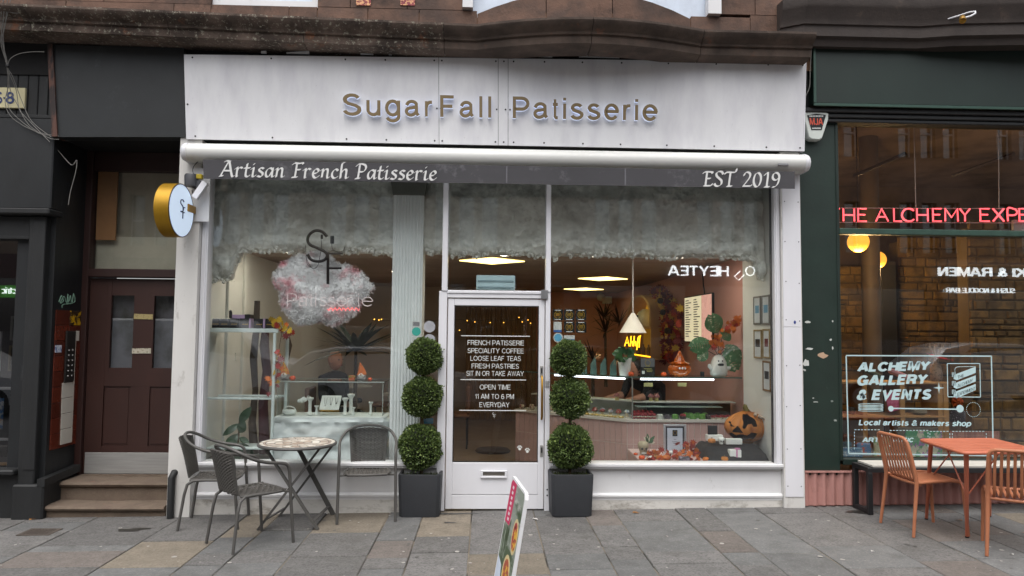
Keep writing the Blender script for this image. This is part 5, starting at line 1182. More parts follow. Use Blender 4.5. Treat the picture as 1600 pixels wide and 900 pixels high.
# paintings and blue packets on the window bed
mb = MB();mb.box(wx0-.02,GX1,.06,.7,wzs-.06,wzs-.02);mb.build('window_bed',mat('grey_bed_board','4a4038',.7),gs)
def painting(pxa,pxb,pya,pyb,Y,m_,lb,tilt=0,nm='painting'):
    a,b = P(pxa,pyb,Y),P(pxb,pya,Y);mb = MB();mb.rbox(a.x,b.x,Y,Y+.02,a.z,b.z,.002);tag(mb.build(nm,m_),lb,'painting','paintings in the green shop window')
def artm(name,cs,sc):
    return mat(name,cs[0],.6,col2=cs[1],scale2=sc,mix2=(.48,.53),third=(cs[2],sc*1.2,.55,.58),dirt=(cs[3],sc*.8,.6,.62),var=.05)
painting(1416,1472,674,714,.2,artm('bright_abstract_paint',('c6d2c2','4aa078','9a70b8','d878a8'),9),'bright pink green and violet abstract painting on the window bed')
painting(1366,1390,683,714,.24,artm('green_abstract_paint',('b8c0a0','5a9a58','c06a3a','3a6a48'),12),'small green and orange painting left on the window bed')
painting(1404,1466,668,714,.32,mat('grey_canvas','6a675e',.8),'plain grey canvas standing behind the bright painting')
painting(1486,1562,674,716,.5,mat('pink_ribbed_board','8f6660',.8,stretch=(8,1,1),col2='a87d74',scale2=6),'ribbed pink board leaning in the window')
mb = MB();a,b = P(1316,714,.18),P(1346,700,.18);mb.rbox(a.x,b.x,.15,.25,a.z,b.z,.006);tag(mb.build('blue_packet',mat('blue_packet_print','4a86b4',.5,col2='a8c8dc',scale2=50,mix2=(.55,.58))),'flat blue printed packet low on the window bed','packet')
mb = MB();a,b = P(1338,712,.3),P(1360,692,.3);mb.rbox(a.x,b.x,.27,.33,a.z,b.z,.012);tag(mb.build('blue_toy_box',mat('blue_box_print','3a76b0',.5,col2='b85a4a',scale2=14,mix2=(.55,.58))),'blue and red box standing behind the flat packet','box')
mb = MB();mb.rbox(P(1316,700,.4).x,P(1330,690,.4).x,.38,.42,P(1316,712,.4).z,P(1316,690,.4).z,.01);tag(mb.build('teal_box',mat('teal_box','2a6a80',.6)),'small teal box at the left end of the window bed','box')

# ================================================================ box topiaries in dark planters
M_leafA = mat('box_leaf','55683a',.6,var=.0,rand=0);
def leafmat(name,c1,c2,c3,sc=60):
    return mat(name,c1,.55,col2=c2,mix2=(.42,.56),scale2=sc,detail2=3,third=(c3,sc*1.7,.58,.68),var=.3,vscale=9,dirt=('7a6a3c',7,.66,.74))
M_box = leafmat('box_foliage','5c7038','435628','849452')
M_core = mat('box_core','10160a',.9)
M_plant = mat('black_planter','26282c',.6,var=.12,vscale=5,bump=.25,bscale=120,dirt=('54565a',14,.66,.8))
M_moss = leafmat('moss_tufts','4c5a2a','3a4020','6a6a3a',30)
M_stem = mat('topiary_stem','4a3c2a',.9,var=.2)
def leaf_ball(n,seed,r=1.0,leaf=.085):
    r_ = random.Random(seed);mb = MB()
    for k in range(n):
        v = Vector((r_.gauss(0,1),r_.gauss(0,1),r_.gauss(0,1))).normalized()
        cl = 1+.13*mnoise.noise(v*1.6+Vector((seed*3,0,0)))+.07*mnoise.noise(v*5+Vector((seed,0,0))) + .05*mnoise.noise(v*11) + (.13*r_.random() if r_.random() < .03 else 0)
        p = v*r*cl*r_.uniform(.86,1.03)
        d = (v + Vector((r_.uniform(-1,1),r_.uniform(-1,1),r_.uniform(-.6,1.2)))*.75).normalized()
        s = d.cross(Vector((r_.uniform(-1,1),r_.uniform(-1,1),r_.uniform(-1,1)))).normalized()
        l = leaf*r_.uniform(.7,1.3);w_ = l*.42
        mb.cur = 1 if r_.random() < .11 else 0
        mb.add([p,p+d*l*.5+s*w_,p+d*l,p+d*l*.5-s*w_],[(0,1,2,3)])
    return mb
def make_mesh(mb,name,mats):
    me = bpy.data.meshes.new(name);me.from_pydata(mb.v,[],mb.f)
    for q in (mats if isinstance(mats,list) else [mats]): me.materials.append(q)
    if len(me.materials) > 1: me.polygons.foreach_set('material_index',mb.mi)
    me.update();return me
M_tip = mat('box_young_leaf','7d8e4a',.55,var=.25,vscale=30)
BALL = [make_mesh(leaf_ball(7200,s_,1,.10),'foliage_ball',[M_box,M_tip]) for s_ in (1,2,3)]
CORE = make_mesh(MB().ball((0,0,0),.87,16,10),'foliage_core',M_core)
def topiary(pbase,balls,label,plabel,rz):
    # pbase: pixel box of the planter; balls: (px, py, r px)
    px0,px1,pyb,pyt = pbase
    g = G((px0+px1)/2,pyb-1.5);hw = .197;fy = g.y
    cx,cyy = g.x,fy+hw;z0 = gz(cx)
    zt_ = P((px0+px1)/2,pyt+4,fy).z
    t = thing('planter',plabel,'planter',(cx,cyy,z0),group='dark square planters by the door')
    mb = MB();tw = .012
    def ring(h,z,ins=0):
        e = .03;q = h-ins;pts = [(-q+e,-q),(q-e,-q),(q,-q+e),(q,q-e),(q-e,q),(-q+e,q),(-q,q-e),(-q,-q+e)]
        ca,sa = math.cos(rz),math.sin(rz)
        return [(cx+a*ca-b*sa,cyy+a*sa+b*ca,z) for a,b in pts]
    mb.loft([ring(.183,z0+.004),ring(.197,zt_-.01),ring(.194,zt_),ring(.175,zt_),ring(.172,zt_-.05)],True,True);mb.build('pot',M_plant,t,smooth=35)
    mb = MB();r_ = random.Random(int(px0))
    for k in range(700):
        a,b = r_.uniform(-.165,.165),r_.uniform(-.165,.165);p = Vector((cx+a,cyy+b,zt_-.045));d = Vector((r_.uniform(-.5,.5),r_.uniform(-.5,.5),1)).normalized();s = Vector((r_.uniform(-1,1),r_.uniform(-1,1),0)).normalized()*.004;l = r_.uniform(.02,.05)
        mb.add([p-s,p+s,p+d*l],[(0,1,2)])
    mo = mb.build('moss',M_moss,t);mo['kind'] = 'stuff'
    tr = thing('topiary_tree',label,'topiary',(cx,cyy,zt_-.05),group='three ball topiaries by the door')
    pts = [];bl_ = []
    for i,(px,py,r) in enumerate(balls):
        c = P(px,py,cyy);rad = r/1160*(7.2+cyy);bl_.append((c,rad));pts.append(c)
    mb = MB();path = [(cx,cyy,zt_-.06)]+[tuple(c) for c in pts];mb.tube(path,[.016,.015,.014,.012],8);mb.build('stem',M_stem,tr,smooth=60)
    for i,(c,rad) in enumerate(bl_):
        o = bpy.data.objects.new('foliage_ball',BALL[(i+int(px0)) % 3]);COL.objects.link(o);o.parent = tr;o.location = c-wpos(tr);o.scale = (rad*.945,rad*.945,rad*(.955 if i else 1.0));o.rotation_euler = (0,0,i*3+px0)
        if i == 0: o.rotation_euler = (0,0,px0)
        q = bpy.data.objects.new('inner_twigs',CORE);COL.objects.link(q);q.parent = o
topiary((623,687,811,738),[(657,698,33.5),(660,620,31.5),(663,557,28.5)],'three ball box topiary in the planter left of the door','dark square planter left of the white door',R(-2))
topiary((860,927,810,738),[(891,698,34),(891,622,31),(889,560,28.5)],'three ball box topiary in the planter right of the door','dark square planter right of the white door',R(2))

# ================================================================ grey rattan bistro chairs and table
M_tube = mat('grey_powder_tube','4c4a47',.5,var=.1,rand=-1);M_rat = mat('grey_rattan','4d4a46',.7,var=.25,vscale=40,rand=-1)
def bistro_chair():
    t = thing('rattan_chair','x','chair')
    sw,sd_,sh = .21,.20,.43                         # half seat width, half depth, seat height. faces -y
    # frame hoop: front legs rise into arms that run round the back
    for s in (-1,1):
        mb = MB();pts = [(s*.255,-.235,0),(s*.252,-.20,.40),(s*.25,-.185,.58),(s*.252,-.16,.635),(s*.255,-.10,.655),(s*.258,.02,.675),(s*.245,.13,.71),(s*.20,.215,.76),(s*.11,.262,.795),(0,.275,.805)]
        q = []
        for i in range(len(pts)-1):
            for j in range(4):
                u_ = j/4;p0 = pts[max(i-1,0)];p1 = pts[i];p2 = pts[i+1];p3 = pts[min(i+2,len(pts)-1)]
                q.append(tuple(.5*((2*p1[k]) + (-p0[k]+p2[k])*u_ + (2*p0[k]-5*p1[k]+4*p2[k]-p3[k])*u_*u_ + (-p0[k]+3*p1[k]-3*p2[k]+p3[k])*u_**3) for k in range(3)))
        q.append(pts[-1]);mb.tube(q,.0135,8);mb.build('arm_tube',M_tube,t,smooth=60,local=True)
        mb = MB();mb.tube([(s*.225,.265,0),(s*.205,.225,.30),(s*.20,.205,.385),(s*.19,.16,.415),(s*.185,.0,.42)],.0130,8);mb.build('rear_leg',M_tube,t,smooth=60,local=True)
        mb = MB();mb.tube([(s*.252,-.19,.415),(s*.18,-.17,.415)],.009,6);mb.build('side_bar',M_tube,t,smooth=60,local=True)
    # seat: hoop and woven strips
    def seat_w(y): return .205-.03*max(0,(y)/.2)
    def sz(x,y): return sh - .012*(1-(x/.2)**2) - .008*math.cos(y/.2*PI/2) - (.03 if y < -.19 else 0)*0
    hoop = [(-seat_w(.19),.19),(-seat_w(0),0),(-.205,-.14),(-.17,-.195),(0,-.21),(.17,-.195),(.205,-.14),(seat_w(0),0),(seat_w(.19),.19)]
    mb = MB();mb.tube([(x,y,sh-.012) for x,y in hoop],.011,8);mb.build('seat_rim',M_tube,t,smooth=60,local=True)
    mb = MB()
    for i in range(11):
        x0 = -.19+.38*i/10
        mb.tube([(x0*(.86 if y > .1 else 1),y,sz(x0,y)-.002*(k % 2)) for k,y in enumerate([-.198+.39*j/8 for j in range(9)])],.0085,5,flat=.5)
    for j in range(15):
        y = -.185+.37*j/14;w_ = seat_w(y)-.004
        mb.tube([(x,y,sz(x,y)+.006*(1 if (k+j) % 2 else -1)-.001) for k,x in enumerate([-w_+2*w_*i/10 for i in range(11)])],.0065,4,flat=.45)
    o = mb.build('woven_seat',M_rat,t,smooth=60,local=True);o['kind'] = 'stuff'
    def bz(x,v):                                       # back surface: v 0..1 from seat to top rail
        xx = x*(.86+.14*v);y = .20 + .058*v + .055*(v**1.5)*(1-(x/.2)**2)*1.0 - (1-v)*.0 + .012*(1-(x/.2)**2)
        return Vector((xx,y,.435+.345*v*(1-.07*(x/.2)**2)))
    mb = MB()
    for i in range(9):
        x0 = -.165+.33*i/8;mb.tube([bz(x0,v/10) for v in range(11)],.0075,5,flat=.6)
    for j in range(30):
        v = .02+.96*j/29;mb.tube([bz(-.172+.344*i/16,v)+Vector((0,.006*(1 if (i+j) % 2 else -1),0)) for i in range(17)],.0062,4)
    o = mb.build('woven_back',M_rat,t,smooth=60,local=True);o['kind'] = 'stuff'
    for s in (-1,1):
        mb = MB();mb.tube([bz(s*.176,v/8) for v in range(9)],.0085,6);mb.build('back_post',M_tube,t,smooth=60,local=True)
    return t
ch0 = bistro_chair();grp = 'grey rattan chairs round the bistro table'
def ground_fix(o): o.rotation_euler.y = -math.atan(GS)*0
def place(root,first,loc,rz,label,group):
    if first: root.location = loc;root.rotation_euler.z = rz;root['label'] = label;root['group'] = group;return root
    return dup(root,loc,rz,label,group)
place(ch0,True,(-1.075,-.206,gz(-1.075)),R(8),'grey rattan chair facing the street right of the bistro table',grp)
place(ch0,False,(-1.888,-.985,gz(-1.888)),R(135),'grey rattan chair nearest the street, turned towards the bistro table',grp)
place(ch0,False,(-2.389,-.363,gz(-2.389)),R(97),'grey rattan chair close to the pilaster, at left of the bistro table',grp)
# table
tc = PZ(465,691.5,gz(-2)+.715);zt_ = .715
bt = thing('bistro_table','round folding bistro table with mosaic stone top and grey crossed legs','table',(tc.x,tc.y,gz(tc.x)))
rt_ = .345;zb = gz(tc.x)
mb = MB();mb.lathe([(rt_-.012,zt_-.028),(rt_-.002,zt_-.026),(rt_+.004,zt_-.014),(rt_-.002,zt_-.002),(rt_-.010,zt_+.001),(rt_-.012,zt_-.004)],(tc.x,tc.y,zb),48);mb.build('rim',M_tube,bt,smooth=50)
def mosaic():
    M = mat('mosaic_field','b9b1a6',.6,var=.2,vscale=20,col2='a4998c',mix2=(.45,.6),scale2=18,rand=.18);return M
top = MB();top.lathe([(.002,zt_-.02),(rt_-.011,zt_-.02),(rt_-.011,zt_-.007),(.002,zt_-.007)],(tc.x,tc.y,zb),40);top = top.build('top',mat('mosaic_grout','b5b0a6',.8,var=.1),bt)
pieces = [mosaic(),mat('mosaic_brown','a08f80',.6,var=.2,vscale=20,rand=.18),mat('mosaic_pale','d2cec4',.6,var=.1,rand=.1)]
def sector(r0,r1,a0,a1,m_):
    pts = []
    n = 3
    for i in range(n+1): t_ = a0+(a1-a0)*i/n;pts.append((tc.x+r1*math.cos(t_),tc.y+r1*math.sin(t_)))
    for i in range(n+1): t_ = a1+(a0-a1)*i/n;pts.append((tc.x+r0*math.cos(t_),tc.y+r0*math.sin(t_)))
    mb = MB();mb.prism(pts,'z',zb+zt_-.0075,zb+zt_-.002);mb.build('mosaic_piece',m_,top)
for k in range(36): sector(rt_-.048,rt_-.018,2*PI*k/36+.01,2*PI*(k+1)/36-.01,pieces[2 if k % 2 else 0])
for k in range(60): sector(rt_-.066,rt_-.054,2*PI*k/60+.008,2*PI*(k+1)/60-.008,pieces[1])
r_ = random.Random(5)
for ring_,(ra,rb,n) in enumerate(((.20,.272,22),(.13,.195,16),(.06,.125,9),(.012,.055,4))):
    ph = r_.random()
    for k in range(n): sector(ra+.002,rb-.002,2*PI*(k+ph)/n+.02,2*PI*(k+1+ph)/n-.02,pieces[r_.choice((0,0,1,2))])
# two crossed frames: flat bars
def bar(p,q,w_=.040,t_=.018,nm='leg'):
    p,q = Vector(p),Vector(q);d = (q-p).normalized();s = d.cross(Vector((1,0,0)) if abs(d.x) < .5 else Vector((0,1,0))).normalized();u_ = s.cross(d)
    mb = MB();mb.hexa([p-s*t_/2-u_*w_/2,p+s*t_/2-u_*w_/2,p+s*t_/2+u_*w_/2,p-s*t_/2+u_*w_/2,q-s*t_/2-u_*w_/2,q+s*t_/2-u_*w_/2,q+s*t_/2+u_*w_/2,q-s*t_/2+u_*w_/2]);return mb.build(nm,M_tube,bt)
f1,f2,f3,f4 = G(402.5,828),G(497,828),G(436,807),G(521,804.5)
for f in (f1,f2,f3,f4): f.z = gz(f.x)
tz = zb+zt_-.03
topn = {1: PZ(508,702,tz),2: PZ(409,702,tz),3: PZ(497,702,tz),4: PZ(444,701,tz)}
bar(f1,(topn[3].x,f1.y+.10,tz));bar(f3,(topn[1].x,f3.y-.02,tz));bar(f2,(topn[2].x,f2.y+.12,tz));bar(f4,(topn[4].x-.02,f4.y-.02,tz))
bar(f2.lerp(Vector((topn[2].x,f2.y+.12,tz)),.10),f4.lerp(Vector((topn[4].x,f4.y,tz)),.12),.028,.01,'foot_rail');bar(f1.lerp(Vector((topn[3].x,f1.y+.1,tz)),.12),f3.lerp(Vector((topn[1].x,f3.y,tz)),.12),.02,.01,'foot_rail')
bar((topn[3].x,f1.y+.10,tz-.005),(topn[1].x,f3.y-.02,tz-.005),.02,.01,'top_rail');bar((topn[2].x,f2.y+.12,tz-.005),(topn[4].x-.02,f4.y-.02,tz-.005),.02,.01,'top_rail')

# ================================================================ orange metal furniture and bench at the right
M_or = mat('orange_powder_metal','a86a4a',.5,var=.12,vscale=5,rand=-1,dirt=('8a5a44',9,.6,.8));M_or2 = mat('orange_table_metal','b4664c',.5,var=.08,vscale=5,dirt=('8a4a34',6,.6,.8))
def slat_chair():
    t = thing('orange_chair','x','chair');w_ = .215                                          # faces -y
    r = .0145
    for s in (-1,1):
        mb = MB();mb.tube([(s*.235,.255,0),(s*.222,.225,.25),(s*.215,.205,.43),(s*.213,.215,.50),(s*.212,.245,.64),(s*.205,.275,.76),(s*.19,.285,.785),(s*.16,.288,.795)],[.0125,.015,.017,.016,.015,.0145,.0145,.0145],10);mb.build('rear_leg',M_or,t,smooth=60,local=True)
        mb = MB();mb.tube([(s*.225,-.225,0),(s*.215,-.205,.30),(s*.212,-.195,.415),(s*.205,-.17,.44),(s*.205,-.10,.447),(s*.207,.06,.440),(s*.213,.205,.43)],[.0125,.015,.017,.016,.014,.014,.014],10);mb.build('front_leg',M_or,t,smooth=60,local=True)
    mb = MB();mb.tube([(-.165,.288,.795),(0,.296,.797),(.165,.288,.795)],r,10);mb.build('top_rail',M_or,t,smooth=60,local=True)
    mb = MB();mb.tube([(-.205,-.175,.437),(0,-.19,.437),(.205,-.175,.437)],.013,8);mb.build('front_rail',M_or,t,smooth=60,local=True)
    mb = MB();mb.tube([(-.21,.17,.415),(0,.175,.41),(.21,.17,.415)],.012,8);mb.build('rear_rail',M_or,t,smooth=60,local=True)
    for i in range(9):
        x = -.172+.344*i/8
        path = [(x,-.185,.445),(x,-.05,.438),(x,.10,.428),(x,.165,.432),(x,.20,.46),(x,.218,.52),(x*.99,.248,.64),(x*.96,.278,.76),(x*.95,.29,.795)]
        mb = MB();mb.tube(path,.0105,6,flat=.7);mb.build('slat',M_or,t,smooth=60,local=True)
    return t
oc = slat_chair();og = 'orange slatted chairs at the orange table'
place(oc,True,(3.755,-.905,gz(3.755)),R(92.5),'orange slatted metal chair seen from behind at left of the orange table',og)
place(oc,False,(4.092,-1.572,gz(4.092)),R(150),'orange slatted metal chair cut by the right edge of view',og)
tzh = .745;A = PZ(1437,685.5,gz(4)+tzh);B = PZ(1550,684.5,gz(4)+tzh);D = PZ(1505,706,gz(4)+tzh)
e1 = (B-A);e2 = (D-A);C_ = B+e2
ot = thing('orange_table','square orange slatted metal table at the right edge of the pavement','table',tuple(Vector(((A.x+C_.x)/2,(A.y+C_.y)/2,gz(4)))))
n = 9;u1 = e1.normalized();L1 = e1.length;v2 = e2.normalized();L2 = e2.length
ztop = gz(4)+tzh
for i in range(n):
    a0,a1 = L2*(i+.06)/n,L2*(i+.94)/n;q = [A+v2*a0+u1*.02,A+v2*a0+u1*(L1-.02),A+v2*a1+u1*(L1-.02),A+v2*a1+u1*.02]
    mb = MB();mb.hexa([(p.x,p.y,ztop-.014) for p in q[::-1]]+[(p.x,p.y,ztop-.002) for p in q[::-1]]);mb.build('slat',M_or2,ot)
mb = MB();rim = []
for p,da,db in ((A,u1,v2),(B,v2,-u1),(C_,-u1,-v2),(D,-v2,u1)):
    for k in range(4):
        t_ = k/3;rr_ = .05;rim.append(p + da*(rr_*(t_ if k else 0)) + db*(rr_*(1-t_)) - (da+db)*0 if k in (0,3) else p+da*rr_*t_*.55+db*rr_*(1-t_)*.55)
mb.tube([(p.x,p.y,ztop-.012) for p in rim],.014,8,closed=True);mb.build('top_frame',M_or2,ot,smooth=60)
feet = {'A': G(1447.5,811.5),'D': G(1511,840),'B': None,'C': None}
fA,fD = feet['A'],feet['D'];fB = fA+u1*(L1*.9);fC = fD+u1*(L1*.9)
for f,tp in ((fA,A+u1*.07+v2*.07),(fD,D+u1*.06-v2*.06),(fB,B-u1*.07+v2*.07),(fC,C_-u1*.06-v2*.06)):
    mb = MB();mb.tube([(f.x,f.y,gz(f.x)+.008),(tp.x,tp.y,ztop-.02)],[.013,.018],10);lg = mb.build('leg',M_or2,ot,smooth=60)
    mb = MB();mb.lathe([(.015,0),(.015,.012)],(f.x,f.y,gz(f.x)),10);mb.build('foot_cap',M_dark,lg)
tA,tD,tB = A+u1*.07+v2*.07,D+u1*.06-v2*.06,B-u1*.07+v2*.07
for p,q in (((fA.lerp(tA,.45)),(A+u1*.07).lerp(D+u1*.07,.62)),(fD.lerp(tD,.45),(A+u1*.07).lerp(D+u1*.07,.45)),(fD.lerp(tD,.5),(D-v2*.06).lerp(C_-v2*.06,.5))):
    mb = MB();p = p.copy();
    zz = gz(4)+ztop*.0
    mb.tube([(p.x,p.y,gz(4)+.36),(q.x,q.y,ztop-.02)],.006,6);mb.build('brace',M_or2,ot,smooth=60)
# bench
M_iron = mat('black_box_section','1d1d1f',.45,var=.12);M_bw = mat('whitewashed_plank','b9b6ae',.75,var=.1,vscale=6,stretch=(.2,4,4),dirt=('8a857a',8,.6,.8))
bn = thing('bench','low bench with black box section legs and whitewashed plank top under the green window','bench',(4.6,-.4,gz(4.6)))
fl = G(1363.5,805);bl2 = G(1331,791)
xb0 = fl.x-.035;yb0,yb1 = fl.y,-.10
xb1 = 6.3;hb = P(1345,722,yb0+.2).z
hz_ = PZ(1362,732,0);zbt = P(1359,731,yb0).z
s = .045
for x0 in (xb0,xb1-s):
    for y0 in (yb0,yb1-s): mb = MB();mb.rbox(x0,x0+s,y0,y0+s,gz(x0)+.0,zbt-s,.004);mb.build('leg',M_iron,bn)
    mb = MB();mb.rbox(x0,x0+s,yb0,yb1,zbt-s,zbt,.004);mb.build('cross_rail',M_iron,bn)
    mb = MB();mb.rbox(x0+.002,x0+s-.002,yb0+s,yb1-s,gz(x0)+.004,gz(x0)+s,.004);mb.build('foot_rail',M_iron,bn)
for y0 in (yb0,yb1-s): mb = MB();mb.rbox(xb0+s,xb1-s,y0+.001,y0+s-.001,zbt-s,zbt-.001,.004);mb.build('long_rail',M_iron,bn)
npl = 4;wpl = (yb1-yb0-.02)/npl
for i in range(npl): mb = MB();mb.rbox(xb0+s+.004,xb1-s-.004,yb0+.012+i*wpl,yb0+.008+(i+1)*wpl-.004,zbt+.001,zbt+.022,.003);mb.build('plank',M_bw,bn)

# ================================================================ pavement sign in the foreground, seen almost edge-on
ztp = .80
e0,e1_ = PZ(801,743,ztp+gz(0)),PZ(821.5,769,ztp+gz(0)-.02)
def psz(px,py,near): return None
# panel plane: through its two upright edges. back edge passes (801,743) (772,900); front edge (822,775) (800,900)
yb_,yf_ = e0.y,e1_.y
def bk(v): a = P(801,743,yb_);b = P(772,900,yb_-.02);return a+(b-a)*v
def fr_(v): a = P(822,772,yf_);b = P(800.5,900,yf_-.02);return a+(b-a)*v
zbot = gz(0)+.10
vb_ = (bk(0).z-zbot)/(bk(0).z-bk(1).z);vf_ = (fr_(0).z-zbot)/(fr_(0).z-fr_(1).z)
ps = thing('pavement_sign','tilted printed pavement sign with pink band and cake pictures seen edge on','sign',(bk(vb_).x,(yb_+yf_)/2,gz(0)))
def pp(u,v,d=0):     # u: 0 back .. 1 front edge ; v: 0 top .. 1 foot
    p = bk(vb_*v).lerp(fr_(vf_*v),u);n_ = (fr_(0)-bk(0)).cross(bk(1)-bk(0)).normalized()
    if n_.x > 0: n_ = -n_
    return p+n_*d
outl = [(0,1),(0,.03),(.03,.0),(.10,0),(.9,0),(.97,.012),(1,.05),(1,1)]
mb = MB();mb.loft([[pp(u,v,-.02) for u,v in outl],[pp(u,v,0) for u,v in outl]]);pnl = mb.build('panel',M_white,ps)
def patch(nm,pol,m_,d=.001): mb = MB();mb.loft([[pp(u,v,d-.0008) for u,v in pol],[pp(u,v,d) for u,v in pol]]);return mb.build(nm,m_,pnl)
patch('printed_picture',[(.04,.99),(.04,.05),(.1,.02),(.9,.02),(.96,.06),(.96,.99)],mat('photo_print','8c9488',.5,col2='4a5a40',scale2=7,mix2=(.45,.56),third=('b8b8b0',8,.56,.62),stretch=(1,.3,1)))
patch('pink_band',[(.045,.38),(.045,.05),(.1,.021),(.40,.021),(.36,.38)],mat('pink_print','c8305e',.5),.0016)
for k in range(7): patch('pink_band_letter',[(.18,.06+.045*k),(.27,.06+.045*k),(.26,.085+.045*k),(.17,.085+.045*k)],M_vin,.0022)
patch('stem_picture',[(.05,.66),(.05,.40),(.34,.38),(.45,.30),(.40,.66)],mat('green_stem_print','39462c',.5,col2='8a9484',scale2=30,mix2=(.5,.6),stretch=(1,1,.2)),.0016)
patch('napkin_picture',[(.045,.95),(.045,.68),(.3,.72),(.42,.95)],mat('napkin_print','c2cad8',.6,var=.1),.0018)
def ell(u0,v0,ru,rv): return [(u0+ru*math.cos(2*PI*k/18),v0+rv*math.sin(2*PI*k/18)) for k in range(18)]
for u0,v0,ru,rv,c1,c2 in ((.78,.40,.17,.15,'c9b07c','a63a3a'),(.62,.74,.22,.16,'d0b878','a8503a')):
    patch('tart_picture',ell(u0,v0,ru,rv),mat('tart_crust_print','cdbb8c',.5),.0022);patch('tart_picture',ell(u0,v0,ru*.78,rv*.8),mat('tart_fruit_'+c2,c2,.5,col2='d8a83a',scale2=24,mix2=(.5,.56),third=('4a3020',30,.58,.62)),.0028)
mb = MB();c = (bk(vb_)+fr_(vf_))/2;mb.rbox(c.x-.16,c.x+.16,c.y-.28,c.y+.28,gz(0),gz(0)+.08,.02);mb.build('base',M_dark,ps)
# ================================================================ drain cover, leaves and stains on the paving
a,b = G(26,838),G(80,827);x0,x1,y0,y1 = -3.93,-3.66,a.y,b.y
t = thing('drain_grate','small rusty square drain grate set in the paving at far left','drain',((x0+x1)/2,(y0+y1)/2,gz(-3.8)))
M_rust = mat('rusty_iron','4f463f',.8,var=.3,vscale=20,bump=.4)
zg = gz(-3.8)+.003
mb = MB();mb.box(x0,x1,y0,y0+.02,zg,zg+.006);mb.box(x0,x1,y1-.02,y1,zg,zg+.006);mb.box(x0,x0+.02,y0+.02,y1-.02,zg,zg+.0055);mb.box(x1-.02,x1,y0+.02,y1-.02,zg,zg+.0055);mb.build('frame',M_rust,t)
for k in range(9): q = x0+.03+(x1-x0-.06)*k/8;mb = MB();mb.box(q-.008,q+.008,y0+.02,y1-.02,zg,zg+.005);mb.build('bar',M_rust,t)
M_lf = mat('dead_leaf','9a6a34',.8,var=.3,vscale=60)
def fallen(px,py,s,rot,lab,m_=None):
    g = G(px,py);pol = [(0,0),(.3,.25),(.55,.2),(.6,.5),(.9,.5),(1,.0),(.9,-.4),(.6,-.35),(.5,-.55),(.25,-.2)]
    mb = MB();ca,sa = math.cos(rot),math.sin(rot);vs = []
    for u,v in pol: X,Y_ = (u-.5)*s,v*s;vs.append((g.x+X*ca-Y_*sa,g.y+X*sa+Y_*ca,gz(g.x)+.004+.02*abs(u-.5)*abs(v)+.006*math.sin(u*5)))
    n_ = len(vs);vs += [(a_,b_,c_+.0012) for a_,b_,c_ in vs];mb.add(vs,[tuple(range(n_))[::-1],tuple(range(n_,2*n_))]+[(i,(i+1) % n_,n_+(i+1) % n_,n_+i) for i in range(n_)])
    tag(mb.build('fallen_leaf',m_ or M_lf),lab,'leaf','fallen leaves on the paving')
fallen(993,801.5,.07,.4,'curled orange leaf lying below the right window');fallen(1499,813.5,.05,2,'small orange leaf lying under the orange table');fallen(44,809,.09,.3,'brown leaf against the black plinth at left');fallen(50,812,.07,1.5,'second brown leaf against the black plinth at left, nearer the street')
fallen(252,803.5,.06,2.4,'dead leaf at the right foot of the steps')
M_lit_ = mat('litter_paper','c8c4c0',.8)
fallen(836,811.5,.055,.1,'scrap of white paper lying beside the right planter',M_lit_);fallen(1363,862,.03,.6,'tiny white scrap on the paving right of the middle',M_lit_);fallen(1581,867,.03,1.6,'tiny white scrap beside the right chair leg',M_lit_)
M_wet = mat('wet_stain','33322f',.35,var=.1)
def stain(px,py,rx,ry,seed,lab):
    g = G(px,py);r_ = random.Random(seed);n_ = 22;ph = [r_.uniform(0,6) for _ in range(3)]
    mb = MB();vs = []
    for k in range(n_):
        t_ = 2*PI*k/n_;q = 1+.28*math.sin(2*t_+ph[0])+.2*math.sin(3*t_+ph[1])+.14*math.sin(5*t_+ph[2]);vs.append((g.x+rx*q*math.cos(t_),g.y+ry*q*math.sin(t_),gz(g.x+rx*q*math.cos(t_))+.0035))
    mb.add(vs,[tuple(range(n_))]);o = mb.build('damp_patch',M_wet);struct(o,lab,'stain')
stain(207,828,.13,.05,2,'dark damp patch on the paving before the steps');stain(712,803,.16,.03,4,'damp patch running from under the left planter');stain(1345,800,.16,.05,6,'dark patch under the bench leg')
stain(702,817,.045,.02,9,'small round damp spot before the door')

# trodden gum and grit specks, too many to count
mb = MB();r_ = random.Random(77)
for k in range(420):
    x,y = r_.uniform(-5,6),r_.uniform(-2.6,-.1);q = r_.uniform(.004,.013) if k % 4 else r_.uniform(.012,.022);n_ = 7
    mb.add([(x+q*math.cos(2*PI*i/n_)*r_.uniform(.7,1.2),y+q*math.sin(2*PI*i/n_)*r_.uniform(.7,1.2),gz(x)+.0032) for i in range(n_)],[tuple(range(n_))])
o = mb.build('gum_and_grit',mat('gum_spot','5c5a57',.9,col2='a09c96',mix2=(.5,.52),scale2=3));o['kind'] = 'stuff';o['label'] = 'trodden gum and grit specks on the paving';o['category'] = 'grit'

